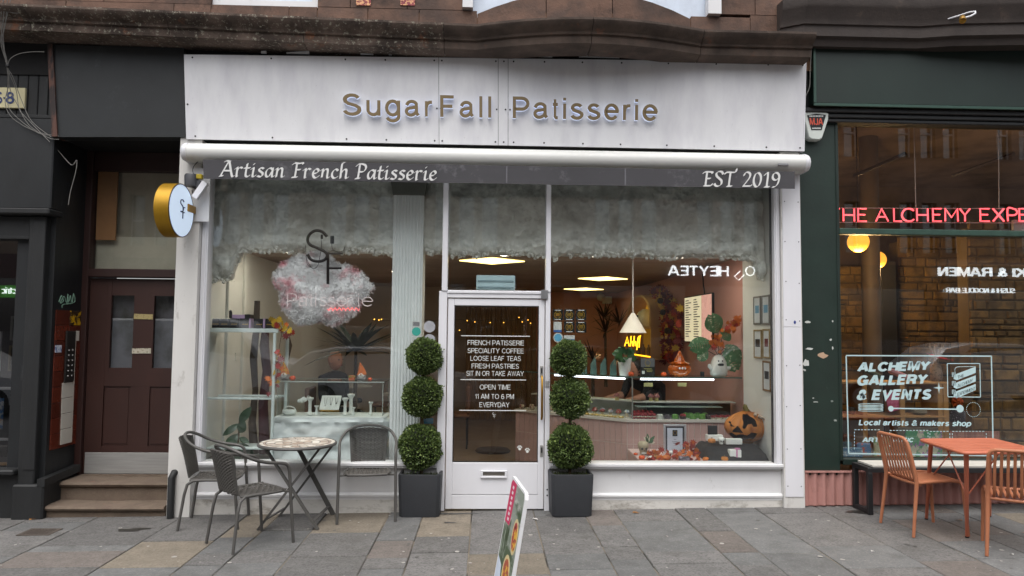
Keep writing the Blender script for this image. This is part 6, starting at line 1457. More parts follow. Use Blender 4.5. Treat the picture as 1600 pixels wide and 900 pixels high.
# ================================================================ inside the patisserie
IX0,IX1,IY1,CZ,FZ = -2.74,2.88,9.0,2.47,.0
M_pinkw = mat('terracotta_pink_wall','c8968c',.85,var=.06,vscale=2);M_beige = mat('warm_beige_wall','c8b8a8',.85,var=.08,vscale=2)
M_ipale = mat('pale_grey_wall','d6d8d4',.8,var=.05,vscale=2)
M_tilef = mat('cafe_floor','8a7a6a',.5,var=.15,vscale=3)
def slab(name,x0,x1,y0,y1,z0,z1,m_,label=None,cat='wall'):
    mb = MB();mb.box(x0,x1,y0,y1,z0,z1);return struct(mb.build(name,m_),label,cat)
slab('interior_floor',IX0,IX1,.12,IY1,FZ-.1,FZ,M_tilef)
slab('interior_wall',IX0-.1,IX0,.06,IY1,FZ,3.4,M_ipale,'pale side wall inside the left window');slab('interior_wall',IX1,IX1+.1,.95,IY1,FZ,3.4,M_pinkw,'pink side wall behind the cake counter')
slab('interior_wall',IX1-.03,IX1+.09,.06,.945,FZ,3.4,M_ipale,'white window reveal at the right of the display')
slab('interior_wall',.75,IX1,IY1,IY1+.1,FZ,CZ,M_pinkw,'pink back wall of the cafe');slab('interior_wall',IX0,.745,IY1-1.5,IY1-1.4,FZ,CZ,M_beige,'beige back wall of the cafe')
slab('interior_wall',.745,.8,IY1-1.5,IY1,FZ,CZ,M_beige,'short return wall at the back of the cafe')
slab('window_head_void',IX0,IX1,.05,.62,3.38,3.42,M_void);slab('bulkhead',IX0,IX1,.62,.70,CZ-.06,3.38,M_ipale,'bulkhead over the window display hidden in wadding')
ceil = slab('interior_ceiling',IX0,IX1,.70,IY1,CZ+.02,CZ+.05,M_void)
M_cb = mat('ceiling_board','a8968a',.7,var=.1,vscale=4,rand=.08)
y = .70
while y < IY1-.05:
    mb = MB();mb.box(IX0,IX1,y+.006,min(y+.294,IY1),CZ,CZ+.018);mb.build('ceiling_board',M_cb,ceil);y += .3
M_panel = emis('warm_panel_light','ffe38c',2.6);M_fillpanel = emis('unseen_fill_panel','fff2dc',9)
pan = [PZ(769,407,CZ),PZ(942,435,CZ),PZ(912,451.5,CZ),PZ(882,460,CZ)] + [Vector((-2.2,.97,CZ)),Vector((-1.2,.97,CZ)),Vector((.2,.97,CZ)),Vector((1.25,.97,CZ)),Vector((2.2,.97,CZ)),PZ(492,428,CZ),PZ(636,424,CZ)]  # after the first four: unseen panels added to brighten the room
for i,c in enumerate(pan):
    mb = MB();s = .40 if i < 4 else .25 if i < 9 else .22;mb.prism([(c.x+s,c.y),(c.x,c.y+s),(c.x-s,c.y),(c.x,c.y-s)],'z',CZ-.012,CZ-.002)
    tag(mb.build('ceiling_or_fill_light',M_panel if i < 4 else M_fillpanel),(['square warm ceiling light over the door','nearest warm ceiling light over the cake counter','second warm ceiling light from the cake counter','furthest warm ceiling light over the cake counter']+['%s added fill light of the unseen row behind the bulkhead' % q for q in ('first','second','third','fourth','fifth')]+['added fill light hidden behind the hanging cloud','added fill light hidden behind the fluted column'])[i],'light','square ceiling lights in the cafe')
# ---------------------------------------------------------------- wadding (cotton wool clouds)
def wadding(n,region,rmin,rmax,seed,fz=5,mm=5,nn=8):
    r_ = random.Random(seed);mb = MB()
    for k in range(n):
        p = region(r_)
        if p is None: continue
        rad = r_.uniform(rmin,rmax);ph = Vector((r_.uniform(0,50),)*3);rings = []
        for i in range(mm+1):
            th_ = PI*i/mm;ring = []
            for j in range(nn):
                v = Vector((math.sin(th_)*math.cos(2*PI*j/nn),math.sin(th_)*math.sin(2*PI*j/nn),math.cos(th_)));ring.append(p+v*rad*(1+.45*mnoise.noise(v*1.9+ph)))
            rings.append(ring)
        mb.loft(rings,True,False)
        for q in range(fz):
            v = Vector((r_.gauss(0,1),r_.gauss(0,1)-.4,r_.gauss(0,1))).normalized();s = v.cross(Vector((r_.gauss(0,1),r_.gauss(0,1),r_.gauss(0,1)))).normalized()*rad*.22
            b0 = p+v*rad*.8;mb.add([b0-s,b0+s,b0+v*rad*r_.uniform(.5,.85)+s*r_.uniform(-1,1)],[(0,1,2)])
    return mb
M_wad = mat('white_wadding','efefe8',.95,var=.14,vscale=9,bump=.6,bscale=90,col2='dcdcd4',mix2=(.45,.65),scale2=4)
def reg1(r_):
    x = r_.uniform(IX0+.02,IX1-.05);lo = 2.40+.05*mnoise.noise((x*2.5,0,0))+.03*mnoise.noise((x*9,3,0))
    z = r_.uniform(lo,3.25);return Vector((x,.56+r_.uniform(-.03,.04),z))
mb = MB();nu,nv = 460,96;rows = []
def fb(v,o=5): return mnoise.fractal(v,.75,2.1,o)
def sst(a,b,x): t_ = min(1,max(0,(x-a)/(b-a)));return t_*t_*(3-2*t_)
def lowedge(x): return 2.385+.035*mnoise.noise((x*2.5,0,0))+.03*mnoise.noise((x*8,3,0))+.02*mnoise.noise((x*25,5,0))-.30*sst(-2.42,-2.58,x)-.24*sst(2.70,2.80,x)
for j in range(nv+1):
    row = []
    for i in range(nu+1):
        x = IX0+.01+(IX1-IX0-.05)*i/nu;lo = lowedge(x);t_ = j/nv;z = lo+(3.3-lo)*t_
        d = .05*fb(Vector((x*2.2,z*2.2,1)))+.020*fb(Vector((x*9,z*9,4)))+.006*fb(Vector((x*30,z*30,7)),3)
        row.append((x,.33-d-(.05 if j else -.03)-.03*math.sin(PI*min(1,t_*6)),z))
    rows.append(row)
mb.loft(rows,False,False)
def reg1(r_): x = r_.uniform(IX0+.02,IX1-.05);return Vector((x,.27+r_.uniform(-.02,.04),lowedge(x)+r_.uniform(-.025,.03)))
mb2 = wadding(620,reg1,.008,.020,3,10);mb.add(mb2.v,mb2.f)
def fibres(mb,pts,n,lmin,lmax,w_,seed,out=.5):
    """fine hairs lying over a fluffy surface: pts is a list of (point, normal)"""
    r_ = random.Random(seed)
    for k in range(n):
        p,nn = r_.choice(pts);d = (Vector((r_.gauss(0,1),r_.gauss(0,1),r_.gauss(0,1))).normalized()+nn*out).normalized();s = d.cross(Vector((r_.gauss(0,1),r_.gauss(0,1),r_.gauss(0,1)))).normalized()*w_
        p = p+Vector((r_.uniform(-.01,.01),0,r_.uniform(-.01,.01)));l = r_.uniform(lmin,lmax);mb.add([p-s,p+s,p+d*l*.6+s*.6+nn*.004,p+d*l],[(0,1,2,3)])
flat = [(Vector(q),Vector((0,-1,0))) for row in rows for q in row]
fibres(mb,flat,26000,.018,.05,.0022,12,.25)
o = mb.build('ceiling_wadding',M_wad,smooth=80);o['kind'] = 'stuff';o['label'] = 'grey white wadding covering the bulkhead behind the window tops';o['category'] = 'wadding'
M_cloud = mat('pink_white_cloud','efeeef',.95,var=.04,vscale=12,bump=.15,bscale=90,col2='e8aab2',mix2=(.46,.62),scale2=4.5)
cc = P(492,452,.20);mb = MB();rows = [];pts = []
for j in range(49):
    row = [];ph = PI*j/48
    for i in range(80):
        a = 2*PI*i/80;v = Vector((math.sin(ph)*math.cos(a),-math.sin(ph)*math.sin(a)*.24,math.cos(ph)));an = math.atan2(v.z,v.x);ex = 1+.06*math.sin(3*an+1)+.05*math.sin(5*an)+.04*math.sin(9*an)
        p = Vector((cc.x+.05+v.x*.44*ex,cc.y+v.y*.40,cc.z+v.z*.335*ex-.04*v.x));nn = Vector((v.x,v.y*2.5,v.z)).normalized();p += nn*(.030*fb(p*6)+.016*fb(p*17));row.append(p)
        if nn.y < .3: pts.append((p,nn))
    rows.append(row)
mb.loft(rows,True,False);fibres(mb,pts,15000,.015,.05,.0026,5,.8)
o = mb.build('fluffy_cloud',M_cloud,smooth=80);tag(o,'fluffy white and pink wadding cloud hung in the left window','decoration')
# wires and black monogram hung before it
M_blk = mat('gloss_black_letter','0b0b0c',.3)
t = thing('hanging_monogram','black letters S and F hung in the left window before the cloud','sign',tuple(P(510,445,.05)))
zp = lambda x,y: P(320+x/5,360+y/5,.05)
S_ = [(955,48),(915,10),(865,2),(822,28),(803,72),(822,112),(880,138),(935,165),(955,195),(935,230),(885,243),(830,228),(803,188)]
mb = MB();mb.tube([tuple(zp(*p)) for p in smooth_line(S_,4)],.0145,8);mb.build('letter',M_blk,t,smooth=60)
mb = MB();mb.tube([tuple(zp(962,172)),tuple(zp(962,420))],.014,8);mb.tube([tuple(zp(955,180)),tuple(zp(1080,180))],.011,8);mb.tube([tuple(zp(962,295)),tuple(zp(1068,295))],.011,8);mb.build('letter',M_blk,t,smooth=60)
for w_ in ([(908,60),(912,130),(900,200),(885,270),(850,300),(815,265),(800,230)],[(788,115),(790,170),(800,260),(830,290)],[(990,100),(1000,150),(1040,168),(1080,160),(1095,125)]):
    mb = MB();mb.tube([tuple(zp(*p)) for p in smooth_line(w_,4)],.0025,4);mb.build('wire',M_blk,t)
for q in ((900,30,918,64),(976,40,1006,100)):
    a,b = zp(q[0],q[3]),zp(q[2],q[1]);mb = MB();mb.rbox(a.x,b.x,.07,.09,a.z,b.z,.004);mb.build('driver_box',M_dark,t)
t = thing('script_tubes','thin white tube lettering across the pink cloud','neon sign',tuple(P(515,480,.075)))
wd = 'Patisserie';xs_ = [449,467,483,493,500,513,527,543,560,566];xe_ = [463,480,490,494,510,523,540,550,561.5,582]
for ch,a_,b_ in zip(wd,xs_,xe_):
    p0,p1 = P(a_,479,.075),P(b_,479,.075);hh = P(a_,458,.075).z-p0.z;mb = MB();gx = [p[0] for st in SG[ch][1] for p in st];k = (p1.x-p0.x)/max(.3,max(gx)-min(gx))
    for st in SG[ch][1]: mb.tube([(p0.x+(u-min(gx))*k,.075,p0.z+v*hh) for u,v in st],.0038,5)
    mb.build('letter',emis('white_tube','f4e4e4',.10),t,smooth=60)
mb = MB();pts = [(512,484)]
for k in range(26): pts.append((512+k*2,483+2.6*math.sin(k*1.9)))
mb.tube([tuple(P(a_,b_,.075)) for a_,b_ in pts],.0035,5);mb.build('red_script',emis('red_tube','ff6a6a',.9),t)
# ---------------------------------------------------------------- left window
slab('window_bed',IX0,P(690,700,.3).x,.06,.95,.02,zs-.03,mat('grey_display_bed','9a9894',.7),'pale display bed in the left window','display')
# fluted column
M_flu = mat('white_fluted','eef2f2',.6,var=.05)
cx0,cx1 = P(611,500,.2).x,P(659,500,.2).x
t = thing('fluted_column','white fluted square column inside the left window','column',((cx0+cx1)/2,.3,zs-.03))
mb = MB();mb.rbox(cx0,cx1,.22,.50,zs-.03,3.3,.004);mb.build('shaft',M_flu,t)
nr = 9
for i in range(nr):
    a = cx0+.012+(cx1-cx0-.024)*(i+.5)/nr;r = (cx1-cx0-.024)/nr*.40
    mb = MB();mb.tube([(a,.22,zs-.02),(a,.22,P(640,305,.2).z)],r,10);mb.build('reed',M_flu,t,smooth=60)
zq = P(640,304,.18).z;mb = MB();mb.loft([[(cx0-.005,.2,zq),(cx1+.005,.2,zq),(cx1+.005,.5,zq),(cx0-.005,.5,zq)],[(cx0-.04,.17,zq+.2),(cx1+.04,.17,zq+.2),(cx1+.04,.5,zq+.2),(cx0-.04,.5,zq+.2)]]);mb.build('capital',mat('grey_capital','85857e',.8),t)
# display rack with dark boxes
SYr = .18
t = thing('display_rack','white metal display rack at the left of the window','rack',tuple(P(380,715,SYr+.1)))
rx0,rx1 = IX0+.03,P(437,515,SYr).x
zr1,zr2 = P(380,513,SYr).z,P(380,623,SYr).z
for nm,q in (('shelf',(rx0,rx1-.015,SYr,SYr+.34,zr1-.04,zr1)),('post',(P(424.5,600,SYr).x,P(429,600,SYr).x,SYr,SYr+.03,zs-.03,zr1-.042)),('post',(rx1-.02,rx1+.01,SYr+.3,SYr+.33,zs-.03,zr1-.042)),('rail',(rx0,P(424,600,SYr).x,SYr+.002,SYr+.022,zr2-.01,zr2+.012)),('rail',(rx0,rx1-.022,SYr+.305,SYr+.325,zr2-.01,zr2+.012)),('rail',(P(425,600,SYr).x,P(428.5,600,SYr).x,SYr+.032,SYr+.298,zr2-.01,zr2+.012)),('shelf',(rx0,P(424,600,SYr).x,SYr+.03,SYr+.3,P(380,700,SYr).z-.02,P(380,700,SYr).z))):
    mb = MB();mb.rbox(*q,.004);mb.build(nm,mat('white_rack_metal','c9d4d2',.4,var=.04),t)
M_gb = mat('black_gift_box','141316',.4);M_goldp = mat('gold_print','a8862c',.4,metal=.4);M_lil = mat('lilac_ribbon','a88fae',.6)
for i,(a_,b_,band,lb) in enumerate(((331,343,0,'first black gift box from the left on the rack'),(343.3,358,0,'second black gift box from the left on the rack'),(358.3,374,0,'third black gift box on the rack under the lilac box'),(374.3,392,1,'black gift box with lilac edge on the rack'),(396,414,1,'fifth black gift box on the rack'),(414.5,428,0,'black gift box on the rack behind the leaves'))):
    p,q = P(a_,511.5,SYr+.03),P(b_,498,SYr+.03);t2 = thing('gift_box',lb,'box',((p.x+q.x)/2,SYr+.1,zr1),group='black gift boxes on the rack')
    mb = MB();mb.rbox(p.x,q.x-.001,SYr+.03,SYr+.17,zr1+.001,q.z,.002);mb.build('carton',M_gb,t2)
    mb = MB();xm = (p.x+q.x)/2;zm_ = zr1+.035
    for k in range(6): mb.box(xm-.03+k*.01,xm-.024+k*.01,SYr+.0285,SYr+.0295,zm_,zm_+.008+.003*(k % 2))
    mb.build('gold_print',M_goldp,t2)
    if band: mb = MB();mb.rbox(q.x-.017,q.x,SYr+.0275,SYr+.172,zr1+.002,q.z+.001,.001);mb.build('ribbon',M_lil,t2)
p,q = P(362,498,SYr+.1),P(393,492,SYr+.1);t2 = thing('gift_box','flat lilac and black gift box with bow on top of the others','box',((p.x+q.x)/2,SYr+.12,p.z),group='black gift boxes on the rack')
mb = MB();mb.rbox(p.x,q.x,SYr+.05,SYr+.17,p.z+.002,q.z,.002);mb.build('carton',M_lil,t2);mb = MB();mb.rbox(q.x-.05,q.x+.003,SYr+.047,SYr+.173,p.z+.003,q.z+.004,.002);mb.rbox(p.x-.01,p.x+.02,SYr+.045,SYr+.06,p.z+.004,q.z+.03,.006);mb.ball((p.x+.0,SYr+.06,q.z+.03),.015,8,5);mb.build('bow',M_gb,t2)
# autumn leaf garland
LCOL = [mat('leaf_orange','c0641c',.7),mat('leaf_yellow','c4a02a',.7),mat('leaf_red','9c2c1c',.7),mat('leaf_maroon','742a2c',.7)]
def maple(s=1.0):
    pol = [(0,-.5),(.1,-.15),(.42,-.3),(.32,-.05),(.5,.12),(.28,.18),(.3,.42),(.12,.3),(0,.6),(-.12,.3),(-.3,.42),(-.28,.18),(-.5,.12),(-.32,-.05),(-.42,-.3),(-.1,-.15)]
    mb = MB();n_ = len(pol);vs = [(x*s,y*s,.12*s*(x*x+y*y)) for x,y in pol]+[(x*s,y*s,.12*s*(x*x+y*y)+.004) for x,y in pol]
    mb.add(vs,[tuple(range(n_))[::-1],tuple(range(n_,2*n_))]+[(i,(i+1) % n_,n_+(i+1) % n_,n_+i) for i in range(n_)]);return mb
LM = []
for m_ in LCOL:
    me = make_mesh(maple(1),'leaf',m_);LM.append(me)
def leaf_at(p,size,kind,parent,r_,nm='leaf',face=None):
    o = bpy.data.objects.new(nm,LM[kind]);COL.objects.link(o);o.location = Vector(p)-wpos(parent);o.rotation_euler = (R(90)+r_.uniform(-.7,.7),r_.uniform(-3,3),r_.uniform(-.7,.7));o.scale = (size,)*3;o.parent = parent;return o
r_ = random.Random(3)
t = thing('leaf_garland','garland of orange, yellow and red autumn leaves trailing off the rack','garland',tuple(P(432,650,.2)))
for k,(px,py) in enumerate(((424,499),(430,503),(436,499),(441,505),(436,511),(444,513),(448,507),(452,516),(456,520),(446,526),(440,517),(433,508),(428,508),(450,522),(433,549),(436,555),(432,560),(439,562),(431,568),(435,572),(440,575),(418,592),(430,590),(434,597),(428,582),(433,603),(420,616),(436,586),(424,598))):
    leaf_at(P(px,py,.15+r_.uniform(0,.08)),r_.uniform(.05,.085),r_.choice((0,0,1,1,2,2,3)),t,r_)
mb = MB();mb.tube([tuple(P(px,py,.2)) for px,py in smooth_line([(424,500),(440,512),(436,545),(434,575),(430,605),(424,620)],3)],.003,4);mb.build('vine',M_stem,t)
# glass case on white rock plinth
cy0,cy1 = .30,.74
A_,B_ = P(432,651,cy0),P(598,650,cy0);zc0_,zc1_ = P(515,650,cy0).z,P(515,597.5,cy0).z
t = thing('glass_case','clear glass showcase standing on the white rock plinth','showcase',((A_.x+B_.x)/2,(cy0+cy1)/2,zc0_))
g = .006
for nm,q in (('pane',(A_.x,B_.x,cy0,cy0+g,zc0_,zc1_)),('pane',(A_.x,B_.x,cy1-g,cy1,zc0_,zc1_)),('pane',(A_.x,A_.x+g,cy0+g,cy1-g,zc0_,zc1_)),('pane',(B_.x-g,B_.x,cy0+g,cy1-g,zc0_,zc1_)),('top_pane',(A_.x-.01,B_.x+.01,cy0-.01,cy1+.01,zc1_,zc1_+.01))):
    MB().box(*q).build(nm,M_glassc,t)
M_edge = mat('bright_glass_edge','a9b4ae',.2,var=.03)
for x_ in (A_.x,B_.x-.006):
    for y_ in (cy0-.002,cy1-.004): mb = MB();mb.box(x_,x_+.006,y_,y_+.006,zc0_,zc1_);mb.build('edge',M_edge,t)
for y_ in (cy0-.012,cy1+.004): mb = MB();mb.box(A_.x-.011,B_.x+.011,y_,y_+.006,zc1_+.001,zc1_+.011);mb.build('edge',M_edge,t)
r_ = random.Random(9);mb = MB();nu,nv = 48,20;rows = []
M_rock = mat('white_plaster_rock','cfd6d6',.85,var=.06,vscale=5,bump=.25,bscale=25)
zb_ = zs-.03;Lr = B_.x-A_.x+.04;D_ = cy1-cy0+.04
def rock(u,v):
    per = u*(2*Lr+2*D_);x0_,y0_ = A_.x-.02,cy0-.02
    if per < Lr: p = Vector((x0_+per,y0_,0));n_ = Vector((0,-1,0))
    elif per < Lr+D_: p = Vector((x0_+Lr,y0_+per-Lr,0));n_ = Vector((1,0,0))
    elif per < 2*Lr+D_: p = Vector((x0_+Lr-(per-Lr-D_),y0_+D_,0));n_ = Vector((0,1,0))
    else: p = Vector((x0_,y0_+D_-(per-2*Lr-D_),0));n_ = Vector((-1,0,0))
    p.z = zb_+(zc0_-.012-zb_)*v
    q = p*3.2;dsp = .07*mnoise.noise(q+Vector((3,1,p.z*3)))+.06*abs(mnoise.noise(q*2.3))+.02*mnoise.noise(q*6)
    return p+n_*dsp*(1 if v < .93 else .15)
for j in range(nv+1): rows.append([rock(i/96,j/nv) for i in range(96)])
mb.loft(rows,True,True);o = mb.build('rock_plinth',M_rock,smooth=50);tag(o,'rough white plaster rock plinth under the glass case','plinth')
# jewellery stands inside
M_plas = mat('white_plaster','d8dad6',.7,var=.04);zc = zc0_+.0
def stand(px,w_,h_,lb,Y=.42):
    c = P(px,648,Y);mb = MB();mb.lathe([(w_*.75,0),(w_*.75,.012),(w_*.5,.02),(w_*.38,.035),(w_*.36,h_*.75),(w_*.55,h_*.85),(w_*.8,h_*.92),(w_*.8,h_)],(c.x,Y,zc),12);tag(mb.build('column_stand',M_plas,smooth=40),lb,'stand','white column stands in the glass case')
stand(484,.045,.17,'white column stand with flower shaped top, left in the case');stand(494.5,.03,.09,'short white column stand beside the necklace board');stand(539,.042,.17,'white column stand right of the necklace board');stand(548,.048,.20,'tallest white column stand in the case',.52);stand(552,.026,.08,'smallest white column stand in the case',.38);stand(579,.03,.13,'slim white column stand at the right end of the case')
p,q = P(500,640,.48),P(531,619,.48);t = thing('necklace_board','white tilted board hung with necklaces in the glass case','display',((p.x+q.x)/2,.5,p.z))
mb = MB();mb.hexa([(p.x-.005,.46,p.z),(q.x-.005,.46,p.z),(q.x-.005,.475,p.z),(p.x-.005,.475,p.z),(p.x+.008,.53,q.z),(q.x+.008,.53,q.z),(q.x+.008,.545,q.z),(p.x+.008,.545,q.z)]);mb.build('board',M_plas,t)
mb = MB();mb.rbox(p.x,q.x,.44,.50,p.z-.015,p.z-.003,.003);mb.build('easel_foot',M_brass,t)
for k in range(3):
    x_ = p.x+.05+k*.055;mb = MB();mb.tube([(x_-.012,.515,q.z-.02),(x_-.006,.49,p.z+.06+.012*k),(x_+.002,.485,p.z+.045+.012*k),(x_+.008,.49,p.z+.06),(x_+.014,.515,q.z-.02)],.0016,4);mb.ball((x_+.001,.483,p.z+.04+.012*k),.007,6,4);mb.build('necklace',mat('dark_chain','55504a',.4,metal=.5),t)
mb = MB();c = P(452,646,.42);mb.lathe([(.05,0),(.075,.015),(.07,.045),(.05,.05),(.03,.02)],(c.x,.42,zc),14,sx=1.0,sy=.7);mb.tube([(c.x+.06*math.cos(a),.42,zc+.045+.035*math.sin(a)) for a in [PI*i/8 for i in range(9)]],.006,6);tag(mb.build('white_basket',M_plas,smooth=40),'small white shell basket at the left end of the case','basket')
mb = MB();c = P(472,626,.5);
for dx,dz,r in ((0,0,.026),(.03,.01,.022),(-.028,-.004,.02),(.015,.02,.02)): mb.ball((c.x+dx,.5,c.z+dz),r,8,6)
mb.tube([(c.x+.045,.5,c.z+.02),(c.x+.06,.5,c.z+.05),(c.x+.085,.5,c.z+.04),(c.x+.09,.5,c.z)],.004,5);tag(mb.build('white_flower',M_plas,smooth=50),'white curled flower ornament standing high at left in the case','ornament')
# gnome figures and small things on top of the case
def gnome(px,py,s,lb,hatm):
    c = P(px,py,.45);t = thing('gnome_figure',lb,'figurine',(c.x,.45,zc1_+.01),group='small gnomes on the glass case');z0 = zc1_+.011
    mb = MB();mb.lathe([(.03*s,0),(.05*s,.02*s),(.045*s,.05*s),(.02*s,.085*s)],(c.x,.45,z0),12);mb.build('body',mat('gnome_grey','8a8684',.8),t,smooth=50)
    mb = MB();mb.lathe([(.005,.01*s),(.026*s,.03*s),(.034*s,.055*s),(.02*s,.075*s)],(c.x,.425,z0),10);mb.build('beard',M_plas,t,smooth=50)
    mb = MB();mb.ball((c.x,.405-.01*s,z0+.062*s),.010*s,8,6);mb.build('nose',mat('nose_skin','b88a70',.6),t,smooth=60)
    mb = MB();mb.tube([(c.x,.45,z0+.06*s),(c.x-.002,.45,z0+.10*s),(c.x-.012*s,.45,z0+.145*s),(c.x-.022*s,.45,z0+.185*s)],[.05*s,.036*s,.018*s,.003],12);mb.build('hat',hatm,t,smooth=50)
gnome(565,596,1.0,'small gnome with tall orange hat on the right of the case',mat('orange_felt','c06424',.8));gnome(445,595,1.0,'small gnome with patterned orange hat on the left of the case',mat('orange_pattern_felt','b8642a',.8,col2='c8a030',scale2=40,mix2=(.5,.55)))
def pumpkin(name,c,r,m_,label,cat='pumpkin',group=None,sq=.75,ribs=10,stem=True,n=30):
    t = thing(name,label,cat,(c[0],c[1],c[2]),group=group);mb = MB()
    mb.lathe([(r*a,b*r*sq) for a,b in ((.05,.12),(.45,.02),(.8,.15),(.98,.55),(1,.95),(.9,1.4),(.65,1.75),(.3,1.86),(.05,1.72))],c,n,ripple=lambda a: 1-.09*abs(math.sin(a*ribs/2))**3*0 - .10*(1-abs(math.sin(a*ribs/2)))**2);mb.build('body',m_,t,smooth=60)
    if stem: mb = MB();z = c[2]+r*sq*1.74;mb.tube([(c[0],c[1],z),(c[0]+r*.04,c[1],z+r*.2),(c[0]+r*.14,c[1],z+r*.36)],[r*.16,r*.11,r*.09],7);mb.build('stem',mat('pumpkin_stem','6a6038',.8),t,smooth=60)
    return t
M_pump = mat('pumpkin_orange','c06a1c',.5,var=.1,vscale=10);M_pumpo = mat('bright_orange','d0501a',.5)
for k,(px,lb) in enumerate(((457,'small red orange pumpkin beside the left gnome'),(578,'small orange pumpkin beside the right gnome'))):
    c = P(px,594,.45);pumpkin('small_pumpkin',(c.x,.45,zc1_+.011),(.03,.022)[k],M_pumpo,lb,group='small pumpkins on the glass case')
mb = MB();c = P(550,595,.47);mb.rbox(c.x-.03,c.x+.03,.45,.49,zc1_+.011,zc1_+.06,.004);tag(mb.build('orange_ornament',mat('orange_green_print','b85a2a',.6,col2='7a8a3a',scale2=30,mix2=(.5,.55))),'little orange and green ornament left of the right gnome','ornament')
# plants of long narrow leaves
def spiky(name,label,c,n,L,m_,up=.5,seed=1,wdt=.035,trunk=0,group=None):
    r_ = random.Random(seed);t = thing(name,label,'plant',(c[0],c[1],c[2]-trunk),group=group);c = Vector(c)
    for k in range(n):
        a = r_.uniform(0,2*PI);e = r_.uniform(-.25,1.2)*up+.1;l = L*r_.uniform(.65,1.1);d = Vector((math.cos(a)*math.cos(e),math.sin(a)*math.cos(e),math.sin(e)));s = d.cross(Vector((0,0,1))).normalized()*wdt*.5;dr = r_.uniform(.05,.3)*l
        pts = []
        for j in range(5): u = j/4;w_ = (.5,1,.9,.55,.03)[j];q = c+d*l*u-Vector((0,0,dr*u*u));pts.append((q-s*w_,q+s*w_))
        mb = MB()
        for j in range(4): mb.add([pts[j][0],pts[j][1],pts[j+1][1],pts[j+1][0]],[(0,1,2,3)])
        mb.build('leaf',m_,t)
    if trunk: mb = MB();mb.tube([(c.x,c.y,c.z),(c.x+.01,c.y,c.z-trunk)],[.018,.03],8);mb.build('trunk',M_stem,t,smooth=60)
    return t
M_drac = mat('dark_spike_leaf','1e2c22',.5,var=.2,vscale=20);M_drac2 = mat('red_black_leaf','2a1a1c',.5,var=.2);M_yuc = mat('yucca_leaf','223826',.5,var=.2)
spiky('yucca_plant','dark spiky yucca behind the glass case',P(556,548,1.5),44,.66,M_drac,.75,2,.085,1.0)
# rubber plant low at left
def oval_leaf(p,d,l,w_,m_,parent,fold=.1,nm='leaf'):
    p = Vector(p);d = Vector(d).normalized();s = d.cross(Vector((.1,-1,.25))).normalized();n_ = s.cross(d);mb = MB();L_,C_,R_ = [],[],[]
    for j in range(7):
        u = j/6;ww = w_*math.sin(PI*min(1,u*.96+.02))**.8;q = p+d*l*u-n_*(.18*l*u*u);L_.append(q-s*ww+n_*fold*ww);C_.append(q);R_.append(q+s*ww+n_*fold*ww)
    for j in range(6): mb.add([L_[j],C_[j],C_[j+1],L_[j+1]],[(0,1,2,3)]);mb.add([C_[j],R_[j],R_[j+1],C_[j+1]],[(0,1,2,3)])
    return mb.build(nm,m_,parent,smooth=60)
M_rub_ = mat('rubber_leaf','3e5240',.35,var=.15,vscale=12,coat=.3)
t = thing('rubber_plant','rubber plant with broad dark green leaves behind the left chair','plant',tuple(P(372,722,.3)))
mb = MB();mb.tube([tuple(P(371,726,.3)),tuple(P(372,690,.3)),tuple(P(374,660,.3)),tuple(P(378,645,.3))],[.01,.009,.008,.006],6);mb.build('stem',M_stem,t,smooth=60)
for (x0_,y0_,x1_,y1_,w_) in ((374,662,350,678,.035),(374,662,388,640,.045),(372,678,352,700,.05),(374,676,380,662,.05),(372,690,352,718,.055),(372,692,394,715,.055),(374,684,386,690,.03),(372,700,366,722,.05)):
    a,b = P(x0_,y0_,.3),P(x1_,y1_,.24);oval_leaf(a,b-a,(b-a).length*1.1,w_,M_rub_,t)
# twisted branches stood up behind the rack
M_dw = mat('driftwood','4d4238',.9,var=.3,vscale=10,bump=.5);M_dw2 = mat('maroon_branch','4a2c30',.9,var=.3,vscale=10,bump=.5)
for k,(pts,m_,lb) in enumerate((([(402,470,.03),(400,520,.035),(396,560,.04),(399,610,.03),(394,660,.04),(398,722,.05)],M_dw,'pale twisted branch standing behind the rack'),([(416,500,.03),(413,540,.05),(417,580,.045),(411,630,.05),(414,722,.06)],M_dw2,'maroon bark branch standing behind the rack'),([(447,515,.02),(452,540,.03),(448,565,.02)],M_dw,'short dark branch hanging right of the leaf garland'))):
    mb = MB();q = [P(a,b,.62) for a,b,_ in pts];mb.tube(q,[r for _,_,r in pts],8);tag(mb.build('twisted_branch',m_,smooth=50),lb,'branch','branches in the left window')
# small socket and dado line on the left wall
mb = MB();c = PXW(370,555,IX0+.005);mb.rbox(IX0,IX0+.012,c.y-.05,c.y+.05,c.z-.06,c.z+.03,.003);tag(mb.build('wall_socket',M_plas),'white wall socket on the pale left wall','socket')
mb = MB();mb.rbox(IX0,IX0+.03,.72,.80,.3,2.5,.004);mb.rbox(IX0,IX0+.03,1.25,1.35,.3,2.5,.004);struct(mb.build('wall_batten',M_plas))
# tables and chairs further in
M_ctan = mat('tan_seat','7a5a48',.7);M_tt = mat('white_table_top','bdb8b0',.5)
def cafe_set(x,y,lbt,lbc):
    mb = MB();mb.lathe([(.2,0),(.2,.015),(.03,.03),(.03,.70),(.33,.71),(.33,.735),(.02,.735)],(x,y,FZ),24);tag(mb.build('cafe_table',M_tt,smooth=40),lbt,'table','tables inside the cafe')
    t = thing('cafe_chair',lbc,'chair',(x+.55,y,FZ),group='chairs inside the cafe')
    mb = MB();mb.rbox(x+.33,x+.75,y-.2,y+.2,.42,.47,.02);mb.build('seat',M_ctan,t);mb = MB();mb.rbox(x+.70,x+.75,y-.2,y+.2,.471,.86,.02);mb.build('backrest',M_ctan,t)
    for dx in (.36,.71):
        for dy in (-.17,.17): mb = MB();mb.tube([(x+dx,y+dy,0),(x+dx,y+dy,.42)],.012,6);mb.build('leg',M_dark,t)
